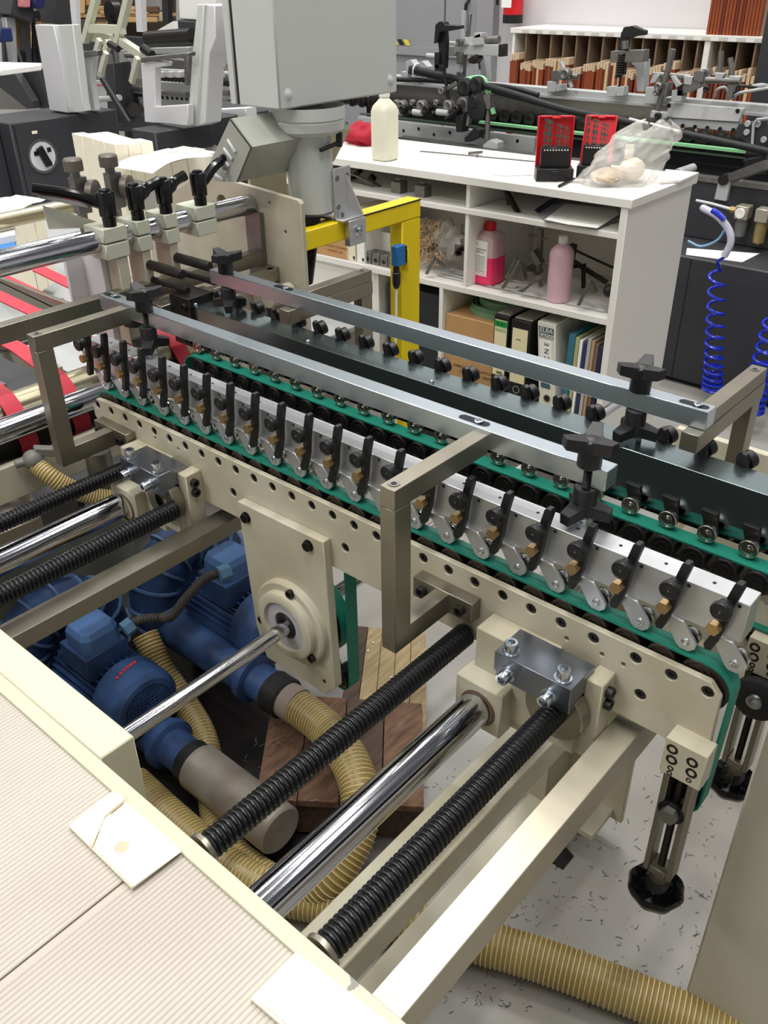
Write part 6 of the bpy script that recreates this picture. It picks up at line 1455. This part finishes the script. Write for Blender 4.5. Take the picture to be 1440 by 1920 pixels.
mk('sensor_cluster', 'grey clamp cluster with horizontal square tube before the grey doors', 'clamp', 870, 100, XG-.2, [
    ('*gclear_rod', 'cyl', (870, 20, 866, 140, .014)), ('*supright_bar', 'bar', (882, 25, 870, 140, .02, .012)), ('*gsquare_tube', 'bar', (856, 91, 940, 94, .05, .05)), ('*kend_cap', 'bar', (940, 94, 947, 94, .052, .055)), ('*gcross_rod', 'cyl', (836, 80, 858, 81, .008)), ('*gside_arm', 'bar', (833, 97, 856, 95, .05, .045)),
    ('*gclamp_block', 'poly', ([(855, 75), (873, 70), (876, 84), (856, 86)], -.04, .06)), ('*sclamp_bolt', 'disc', (864, 79, .018, -.05, .02)), ('*gclamp_block', 'poly', ([(884, 70), (900, 62), (904, 84), (886, 86)], -.04, .06)), ('*sround_rod', 'cyl', (900, 76, 936, 74, .018)), ('*gclamp_block', 'poly', ([(888, 62), (902, 61), (902, 70), (889, 72)], -.04, .05)),
    ('*slower_clamp', 'poly', ([(854, 96), (866, 98), (864, 120), (856, 120)], -.04, .05)), ('*dsensor_head', 'poly', ([(878, 110), (890, 102), (894, 110), (888, 120), (878, 118)], -.05, .06)), ('*glight_column', 'poly', ([(898, 98), (908, 100), (912, 152), (902, 152)], .1, .05)), ('*scable', 'tube', ([(886, 96, 0), (896, 104, .0), (900, 130, .02)], .006)), ('*srod_foot', 'bar', (860, 140, 870, 140, .04, .03))])
mk('belt_turning_unit', 'pale green belt looping over two black wheels on the rear machine', 'belt head', 880, 220, XG-.35, [
    ('*pgreen_belt', 'tube', ([(868, 162, 0), (872, 152, 0), (890, 147, 0), (906, 148, 0), (912, 160, 0), (916, 176, 0)], .014)), ('*kwheel', 'disc', (876, 163, .042, -.01, .03)), ('*kwheel', 'disc', (898, 158, .038, -.01, .03)), ('*sstrut', 'bar', (890, 165, 878, 236, .022, .02)), ('*klower_wheel', 'disc', (899, 203, .055, 0, .03)), ('*klower_wheel', 'disc', (893, 190, .035, 0, .03)),
    ('*supright_post', 'cyl', (915, 178, 914, 276, .013)), ('*spost_clamp', 'bar', (917, 176, 918, 204, .045, .04)), ('*kbottom_block', 'poly', ([(872, 258), (888, 240), (900, 244), (898, 256), (880, 266), (870, 266)], -.02, .05)), ('*scap', 'disc', (874, 196, .04, .05, .03)), ('*gpost_foot', 'poly', ([(905, 272), (918, 262), (932, 268), (932, 280), (906, 280)], -.02, .06)), ('*pbelt_tail', 'bar', (922, 200, 926, 214, .03, .01))])
# row of black clamps low on the rear machine, left of the belt head
for i, (x0, x1, lab) in enumerate([(740, 768, 'black nozzle block row at the left end of the rear machine, beside the milky bottle'), (770, 812, 'black nozzle blocks with bright rollers on the rear machine, middle of the row'), (815, 868, 'black nozzle blocks with a hanging black holder, next to the belt head')]):
    pc = [('*kblock_base', 'poly', ([(x0, 205), (x1, 212), (x1, 222), (x0, 216)], 0, .06)), ('*kblock_arm', 'bar', (x0+4, 202, x1-4, 214, .02, .02, -.04)), ('*gbright_roller', 'cyl', (x0+5, 210, (x0+x1)/2, 212, .016, -.05)), ('*sball_knob', 'disc', ((x0+x1)/2+4, 198, .030, -.02, .03)), ('*sball_knob', 'disc', (x0+6, 192, .016, -.02, .02)), ('*dside_knob', 'disc', (x1-8, 204, .022, -.04, .03))]
    if i == 2: pc += [('*kholder', 'poly', ([(853, 215), (868, 216), (866, 248), (855, 248)], -.06, .06)), ('*dpin', 'cyl', (836, 224, 852, 212, .010, -.08))]
    mk('nozzle_block', lab, 'nozzle', (x0+x1)/2, 214, XG-.3, pc, 'black nozzle blocks on the rear machine')

# =================================================================== LEFT BACKGROUND
# dark electrical cabinet with rotary switch
LX = 2.75
dk = thing('dark_cabinet', 'dark grey machine cabinet with a round white rotary switch, upper left', 'cabinet', (3.0, 4.8, 0))
YC = 5.0
pA, pB_ = ony(16, 232, YC), ony(210, 205, YC)
xk = ony(17, 232, 5.0).x
add('cabinet_body', B().box(xk, 3.3, 5.0, 5.40, 0.0, 0.892), dark, dk, bev=0.006)
add('cabinet_wing', B().box(xk-1.2, xk-.004, 5.12, 5.40, 0.0, 0.88), dark, dk, bev=0.006)
add('door_seam', B().box(xk+.02, xk+.026, 4.9985, 5.0, 0.05, 0.88), blackp, dk)
sw = ony(80, 293, 4.999)
s_ = add('rotary_switch', B().lathe(sw, (0, -1, 0), [(0, .004), (.078, .004), (.082, .001)], 32), white_grey, dk)
add('switch_rim', B().lathe(sw, (0, -1, 0), [(.080, .006), (.092, .006), (.092, 0), (.088, 0)], 32), steel_grey, dk)
add('switch_knob', B().obox(sw+V((0, -.015, 0)), (.018, 0, .008), (0, .010, 0), (-.02, 0, .05)), blackp, dk)
for dx_, dz in ((.045, .03), (-.04, .02), (.035, -.045)): add('switch_mark', B().obox(sw+V((dx_, -.0055, dz)), (.012, 0, 0), (0, .001, 0), (0, 0, .012)), steel_dark, dk)
add('switch_label', B().obox(sw+V((-.02, -.001, .13)), (.016, 0, 0), (0, .001, 0), (0, 0, .008)), cream, dk)
q = onz(290, 248, .93); dk2 = thing('dark_control_box', 'dark grey box with small sockets under the pale machine covers', 'box', (q.x+.2, q.y+.3, 0))
yl2 = onx(246, 243, q.x).y
add('box_body', B().box(q.x, q.x+.36, q.y, yl2, 0.0, 0.93), dark, dk2, bev=.006)
add('box_panel', B().box(q.x+.365, q.x+1.0, q.y+.12, q.y+.6, 0.0, 0.93), dark, dk2, bev=.006)
for px, py in ((366, 258), (372, 252), (373, 258)): add('socket', B().lathe(ony(px, py, q.y+.118), (0, -1, 0), [(0, .0), (.012, 0), (.012, .008), (0, .008)], 10), steel_grey, dk2)
add('foot_table', slab([(340, 290), (400, 270), (420, 280), (405, 296)], Z=.82, th=.02), steel_grey, dk2)
# pale covers
def cover(lab, faces, X, ribs=()):
    t = thing('machine_cover', lab, 'cover', onx(*faces[0][0][0], X), 'pale grey machine covers')
    for i, (pts, dx, th, m) in enumerate(faces): add('cover_panel', slab(pts, X=X+dx, th=th), m, t, bev=.004)
    return t
cover('tall pale grey kinked cover left of the cream frame', [([(65, 46), (100, 47), (115, 115), (128, 212), (93, 207)], 0, .05, white_grey), ([(100, 47), (136, 46), (154, 190), (158, 209), (128, 213), (114, 118)], .03, .05, ltgrey)], onz(93, 209, .893).x)
cover('pale grey side cover with steel top edge behind the kinked cover', [([(142, 100), (168, 96), (174, 98), (170, 150), (178, 208), (160, 210), (145, 160)], 0, .04, ltgrey), ([(143, 97), (182, 94), (182, 105), (146, 108)], -.02, .04, steel_grey)], onz(160, 208, .893).x)
cover('pale cover with a rectangular window showing rollers', [([(263, 112), (312, 116), (311, 124), (290, 127), (291, 200), (352, 196), (352, 236), (271, 229)], 0, .04, white_grey), ([(263, 107), (352, 98), (352, 106), (263, 118)], -.02, .05, steel_grey)], onz(271, 231, .931).x)
cover('tall pale grey wedge cover beside the control cabinet', [([(370, 8), (382, 8), (375, 120), (368, 237), (352, 232), (360, 100)], -.02, .05, ltgrey), ([(382, 8), (402, 10), (404, 70), (392, 100), (386, 232), (368, 238), (376, 110)], .0, .10, white_grey)], onz(368, 239, .931).x)
cover('low pale horizontal cover left of the grey cabinet pole', [([(388, 206), (460, 202), (462, 222), (386, 236)], 0, .08, white_grey)], 3.4)
# white printer-like box
wb = thing('white_machine_box', 'white box machine with dark base behind the wedge cover', 'machine', onx(350, 40, 6.2))
add('white_housing', slab([(333, -30), (404, -30), (402, 40), (366, 38), (336, 36)], X=6.2, th=.4), paper, wb, bev=.01)
add('dark_base', slab([(324, 38), (366, 40), (364, 64), (327, 64)], X=6.15, th=.4), dark, wb, bev=.01)
single('dark_shaft', B().cyl(onx(275, 70, 5.0), onx(360, 64, 5.0), .045, 16).cyl(onx(275, 78, 5.0), onx(360, 74, 5.0), .03, 16), steel_dark, 'dark twin shafts running behind the cream frame', 'shaft')
# cream articulated frame
cf = thing('cream_loading_frame', 'cream square-tube tilting frame in front of the rear covers', 'frame', onx(220, 80, 3.9))
crm = mat('cream_tube_paint', (206, 208, 186), .45)
def cb2(x0, y0, x1, y1, w_, h_, X=3.9, nm='frame_tube', par=None): return add(nm, B().bar(onx(x0, y0, X), onx(x1, y1, X), w_, h_), crm, par or cf, bev=.002)
cb2(182, -10, 159, 78, .045, .045); cb2(242, -10, 220, 82, .045, .045); cb2(168, 53, 232, 56, .04, .055); cb2(172, 66, 210, 76, .03, .07, 3.95); cb2(228, 78, 268, 104, .05, .05)
cb2(187, 74, 171, 134, .03, .035, 3.7); cb2(199, 98, 188, 143, .03, .035, 3.7); cb2(205, 78, 197, 100, .04, .04, 3.8); cb2(258, 108, 247, 155, .03, .035, 3.7)
add('joint', B().cyl(onx(268, 90, 3.85), onx(285, 103, 3.85), .028, 12), steel_dark, cf)
add('joint', B().cyl(onx(205, 82, 3.8), onx(222, 92, 3.8), .022, 12), steel_dark, cf)
add('gas_strut', B().cyl(onx(192, 148, 3.6), onx(242, 230, 3.6), .020, 14), blackp, cf)
add('strut_rod', B().cyl(onx(186, 136, 3.6), onx(192, 148, 3.6), .008, 10), steel_grey, cf)
single('dark_pillar', slab([(196, 120), (212, 118), (222, 232), (202, 214)], X=4.0, th=.15), dark, 'dark grey pillar behind the gas strut', 'pillar', bev=.004)
# machinery behind the covers: perforated plates, rods, rail
lm = thing('left_rear_machine', 'grey machine plates with rows of holes behind the cream frame', 'machine', onx(300, 150, 4.2))
for pts, X, m in [([(140, 150), (205, 152), (208, 205), (160, 206)], 4.7, gr), ([(212, 158), (268, 165), (268, 222), (216, 215)], 4.2, gr), ([(290, 152), (430, 160), (430, 205), (290, 200)], 4.3, gr), ([(213, 95), (236, 95), (240, 150), (218, 152)], 4.25, steel_grey), ([(290, 108), (420, 120), (430, 160), (290, 148)], 4.5, steel_grey), ([(205, 66), (360, 76), (360, 110), (205, 100)], 5.2, dark), ([(142, 76), (205, 80), (205, 100), (142, 96)], 5.0, dark)]:
    add('machine_plate', slab(pts, X=X, th=.04), m, lm, bev=.003)
for pts, X, m in [([(280, 90), (352, 88), (352, 100), (280, 102)], 4.1, alu_dull), ([(222, 94), (240, 93), (244, 150), (228, 152)], 4.15, alu_dull), ([(344, 100), (352, 100), (352, 160), (346, 160)], 3.9, steel_grey), ([(322, 208), (332, 205), (336, 232), (325, 232)], 3.55, steel_grey)]:
    add('upright_bracket', slab(pts, X=X, th=.05), m, lm, bev=.003)
for x0, y0, x1, y1, X, r, m in [(165, 188, 225, 183, 4.0, .020, gr), (216, 160, 268, 168, 4.15, .018, steel_grey), (290, 172, 352, 178, 4.2, .020, steel_grey), (404, 172, 430, 175, 4.2, .02, steel_grey), (236, 103, 290, 105, 4.1, .018, steel_grey), (290, 132, 430, 138, 4.2, .014, gr), (395, 200, 432, 196, 4.0, .03, steel_dark)]:
    add('cross_rod', B().cyl(onx(x0, y0, X), onx(x1, y1, X), r, 12), m, lm)
hb = B()
for k in range(20): hb.lathe(onx(295+k*7, 146+k*.55, 4.19), (-1, 0, 0), [(0, 0), (.02, 0), (.02, .01), (0, .01)], 6)
for k in range(12): hb.lathe(onx(218+k*4.3, 172+k*.6, 4.19), (-1, 0, 0), [(0, 0), (.012, 0), (.012, .004), (0, .004)], 6)
for k in range(14): hb.lathe(onx(296+k*9, 182+k*.5, 4.29), (-1, 0, 0), [(0, 0), (.014, 0), (.014, .004), (0, .004)], 6)
add('bolt_row', hb, steel_dark, lm, kind='stuff')
add('white_paper_triangle', B().prism([onx(x, y, 5.15) for x, y in [(279, 66), (324, 40), (326, 66)]], (.05, 0, 0)), paper, lm)  # loose triangular white paper sheet, only grouped with the machine
add('pink_line', slab([(145, 155), (205, 160), (205, 162), (145, 157)], X=4.69, th=.005), red_belt, lm)
for x0 in (296, 312, 328, 404): add('clamp_tab', slab([(x0, 134), (x0+9, 135), (x0+9, 146), (x0, 145)], X=4.15, th=.05), white_grey, lm, bev=.002)
add('black_motor', B().cyl(onx(236, 185, 4.1), onx(250, 188, 4.2), .06, 16), steel_dark, lm)
add('black_motor', B().cyl(onx(250, 205, 4.1), onx(262, 208, 4.2), .05, 16), steel_dark, lm)
add('lower_panel', slab([(212, 205), (300, 225), (300, 250), (212, 245)], X=4.1, th=.04), dark, lm)
# far left: white table top, dark stand, posts, shelving with brown goods
tb = thing('white_table', 'white table top with dark slanted leg at the far left', 'table', onx(30, 120, 4.6))
add('table_top', B().prism([onz(*q, 1.10) for q in ((-60, 108), (0, 116), (78, 118), (76, 122), (0, 132), (-60, 128))], (0, 0, -.03)), paper, tb, bev=.003)
add('slanted_leg', slab([(-20, 134), (24, 132), (60, 190), (62, 204), (50, 204), (20, 180), (-20, 150)], X=4.7, th=.08), dark, tb, bev=.004)
add('side_panel', slab([(22, 132), (72, 126), (92, 205), (62, 202)], X=4.8, th=.05), dark, tb, bev=.004)
add('table_sub', slab([(0, 150), (30, 178), (55, 205), (0, 205)], X=5.0, th=.05), mat('grey_machine_side', (118, 118, 112), .5), tb)
fs = thing('far_rack', 'dark steel rack with screens and blue bins at the far upper left', 'rack', (ony(30, 60, 9.5).x, 9.5, 0))
for x0, y0, x1, y1, w_, m in [(0, 24, 70, 28, .12, blackp), (0, -5, 40, 12, .5, dark), (46, 28, 50, 118, .10, dark), (6, 30, 10, 118, .06, dark), (22, 60, 40, 118, .04, steel_grey), (58, 14, 74, 118, .05, blackp), (62, 20, 62, 118, .03, steel_dark), (100, -10, 106, 44, .30, dark)]:
    add('rack_bar', B().bar(ony(x0, y0, 9.5), ony(x1, y1, 9.5), w_, w_*.6), m, fs, bev=.004)
add('blue_bin', slab([(0, 52), (22, 52), (26, 78), (0, 80)], Y=9.1, th=.3), mat('dark_blue_bin', (30, 44, 96), .5), fs, bev=.01)
add('blue_box', slab([(64, -5), (86, -5), (83, 17), (66, 15)], Y=9.1, th=.2), mat('navy_box', (30, 30, 84), .5), fs, bev=.01)
add('red_panel', slab([(42, -6), (58, -6), (58, 14), (42, 14)], Y=9.15, th=.1), mat('pinkish_box', (206, 130, 134), .5), fs, bev=.01)
add('machine_side', slab([(10, 32), (30, 30), (34, 118), (22, 118)], Y=9.4, th=.1), alu_dull, fs, bev=.01)
add('card_stack', slab([(24, 30), (40, 30), (46, 95), (32, 96)], Y=9.6, th=.3), card, fs, bev=.01)
add('dark_drape', slab([(32, 98), (72, 90), (74, 118), (34, 118)], Y=9.5, th=.1), mat('navy_cloth', (26, 28, 50), .8), fs, bev=.01)
fw = thing('storage_shelving', 'far shelving loaded with brown boards and cartons', 'shelving', ony(250, 30, 12.5))
Yf = 12.6
add('shelf_plank', slab([(70, 28), (330, 24), (330, 30), (70, 34)], Y=Yf, th=.8), card, fw)
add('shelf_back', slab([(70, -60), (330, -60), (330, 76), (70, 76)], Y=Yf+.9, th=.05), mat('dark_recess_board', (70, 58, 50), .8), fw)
GL = ['tan carton at the upper left', 'pale carton beside the tan one', 'dark red carton end', 'ochre carton near the cream frame', 'thin pale board pile on the plank', 'pale board pile above the plank', 'dark brown board pile', 'dark bin below the plank', 'light board pile below the plank', 'brown board pile below the plank', 'grey carton at the right end', 'cream carton at the right end', 'brown carton low at the left', 'small tan carton lowest at the left']
for gi, (x0, y0, x1, y1, c_) in enumerate([(110, -12, 140, 28, (196, 150, 100)), (142, -14, 160, 26, (206, 170, 120)), (110, 0, 118, 30, (150, 60, 50)), (162, -8, 190, 10, (184, 140, 90)), (190, 20, 280, 27, (196, 164, 116)), (215, 12, 270, 20, (206, 176, 124)), (252, 12, 300, 24, (110, 82, 60)), (120, 36, 200, 58, (90, 72, 58)), (236, 32, 296, 42, (206, 170, 118)), (180, 40, 240, 48, (176, 146, 100)), (296, -10, 316, 20, (150, 148, 150)), (300, 22, 318, 40, (196, 180, 150)), (76, 40, 104, 66, (120, 96, 74)), (60, 60, 84, 84, (170, 140, 96))]):
    single('carton', slab([(x0, y0), (x1, y0), (x1, y1), (x0, y1)], Y=Yf-.02, th=.5), mat('carton_%d_%d_%d' % c_, c_, .8, 0, var=.08, vs=4), GL[gi]+' of the far shelving', 'carton', 'goods on the far shelving', bev=.01)
for x0, x1, m in [(139, 150, white_grey), (261, 274, white_grey), (312, 326, blackp)]:
    single('roof_post', slab([(x0, -60), (x1-2, -60), (x1+2, 60), (x0+6, 60)] if m is white_grey else [(x0, -60), (x1, -60), (x1-3, 44), (x0+4, 44)], Y=10.5, th=.12), m, {139: 'pale post left of the cream frame, in the far background', 261: 'pale slanting post right of the cream frame, in the far background', 312: 'black post in front of the far shelving'}[x0], 'post')
rt = thing('press_stand', 'dark round-headed stand behind the cream frame', 'stand', (ony(212, 30, 9.0).x, 9.0, 0))
add('round_head', B().cyl(ony(205, 22, 9.0), ony(220, 22, 9.0), .10, 14), steel_dark, rt)
for px in (207, 218): q = ony(px, 27, 9.0); add('stand_leg', B().box(q.x-.03, q.x+.03, 8.97, 9.03, 0.0, q.z), steel_dark, rt)

# ---- cream stacks of cut card
strat = mat('stack_of_card_edges', (238, 226, 198), .8, 0)
nt = strat.node_tree; tc = nt.nodes.new('ShaderNodeTexCoord'); wv = nt.nodes.new('ShaderNodeTexWave'); wv.bands_direction = 'Z'; wv.inputs['Scale'].default_value = 60; wv.inputs['Distortion'].default_value = 3
cr_ = nt.nodes.new('ShaderNodeValToRGB'); cr_.color_ramp.elements[0].color = (*lin((230, 221, 200)), 1); cr_.color_ramp.elements[1].color = (*lin((240, 233, 214)), 1)
nt.links.new(tc.outputs['Object'], wv.inputs['Vector']); nt.links.new(wv.outputs[0], cr_.inputs[0]); nt.links.new(cr_.outputs[0], nt.nodes['Principled BSDF'].inputs['Base Color'])
def stacks(corner, u, v, nu_, nv_, ztop, zbot, lab, grp, jz=.01, gap=.0015):
    for i in range(nu_):
        for j in range(nv_):
            a, b_ = i/nu_, (i+1)/nu_; c_, d_ = j/nv_, (j+1)/nv_
            h = ztop+random.uniform(-jz, jz)
            P = [corner+u*a+v*c_, corner+u*b_+v*c_, corner+u*b_+v*d_, corner+u*a+v*d_]
            cen = sum(P, V((0, 0, 0)))/4; P = [cen+(p-cen)*(1-gap/ max(.02, (p-cen).length)) for p in P]
            bb = B(); n = 6; z = zbot
            rings = []
            for k in range(n+1):
                zz = zbot+(h-zbot)*k/n; o_ = V((random.uniform(-.002, .002), random.uniform(-.002, .002), 0)) if 0 < k < n else V((0, 0, 0))
                rings += [V((p.x, p.y, zz))+o_ for p in P]
            fs_ = [(3, 2, 1, 0)]+[(k*4+q, k*4+(q+1) % 4, k*4+4+(q+1) % 4, k*4+4+q) for k in range(n) for q in range(4)]+[(n*4, n*4+1, n*4+2, n*4+3)]
            rn = ['nearest', 'second', 'third', 'fourth'][min(3, i)]; cn = ['leftmost', 'second from the left', 'third from the left', 'fourth from the left'][min(3, j)]
            single('card_stack', bb.add(rings, fs_), strat, (lab+', %s row, %s' % (rn, cn)) if nv_ > 1 else lab+', %s of them' % rn, 'card stack', grp, bev=.002)
z1 = 1.00
c0 = onz(216, 274, z1); u = onz(134, 251, z1)-c0; v = onz(287, 267, z1)-c0
stacks(c0, u, v, 4, 3, z1, .45, 'tall cream card stack beside the dark cabinet', 'tall cream card stacks', .006)
z2 = .93
c0 = onz(290, 312, z2); u = onz(225, 300, z2)-c0; v = onz(408, 283, z2)-c0
stacks(c0, u, v, 3, 4, z2, .45, 'cream card stack under the curved white sheet', 'cream card stacks under the white sheet', .004)
def curved(pts_a, pts_b, z, dz, lab):
    n = 14; vs = []
    for i in range(n+1):
        f = i/n; a = pts_a[0].lerp(pts_a[1], f); b_ = pts_b[0].lerp(pts_b[1], f); h = dz*math.sin(PI*min(1, f*1.15))*.5-dz*max(0, .25-f)*1.5
        vs += [a+V((0, 0, h)), b_+V((0, 0, h)), b_+V((0, 0, h+.002)), a+V((0, 0, h+.002))]
    fs_ = [(i*4+q, i*4+(q+1) % 4, i*4+4+(q+1) % 4, i*4+4+q) for i in range(n) for q in range(4)]+[(0, 1, 2, 3), (n*4+3, n*4+2, n*4+1, n*4)]
    single('white_sheet', B().add(vs, fs_), paper, lab, 'sheet', 'white sheets covering the stacks', smooth=60)
zs = z2+.012
curved([onz(207, 307, zs), onz(345, 286, zs)], [onz(285, 320, zs), onz(400, 292, zs)], zs, .03, 'curved white sheet lying on the cream stacks left of the hood')
z3 = .80
c0 = onz(98, 390, z3); u = onz(30, 418, z3)-c0; 
P0 = onz(20, 405, z3); c0 = P0; u = onz(75, 385, z3)-c0; v = onz(-60, 390, z3)-c0
c0 = onz(22, 418, z3); u = onz(80, 388, z3)-c0; v = onz(-45, 400, z3)-c0
stacks(c0, u, v, 3, 2, z3, .5, 'short cream card stack at the left edge', 'short cream card stacks at the left edge', .003)
zs = z3+.014
curved([onz(22, 412, zs), onz(86, 374, zs)], [onz(-40, 396, zs), onz(30, 366, zs)], zs, .03, 'curved white sheet on the short stacks at the left edge')
c0 = onz(330, 500, .80); u = onz(310, 440, .80)-c0; v = onz(378, 470, .80)-c0
stacks(c0, u, v, 3, 1, .86, .55, 'cream card stack seen between the clamps under the upper chrome rod', 'cream card stacks below the upper rod', .003)
c0 = onz(350, 555, .80); u = onz(335, 520, .80)-c0; v = onz(400, 540, .80)-c0
stacks(c0, u, v, 2, 1, .82, .62, 'low cream card stack behind the left knobs', 'low cream card stacks', .002)
single('delivery_table', B().box(0.2, 3.2, 2.2, 5.6, .43, .45), gr, 'pale grey delivery table carrying the cream card stacks', 'table', bev=.003)
single('blue_strip', slab([(-10, 446), (28, 440), (28, 462), (-10, 472)], Z=.9, th=.02), mat('bright_blue_strip', (46, 118, 190), .4), 'bright blue strip at the left edge above the chrome rod', 'strip')
single('white_strip', slab([(-20, 430), (28, 418), (28, 440), (-20, 450)], Z=.92, th=.02), paper, 'white sheet edge above the bright blue strip', 'sheet')
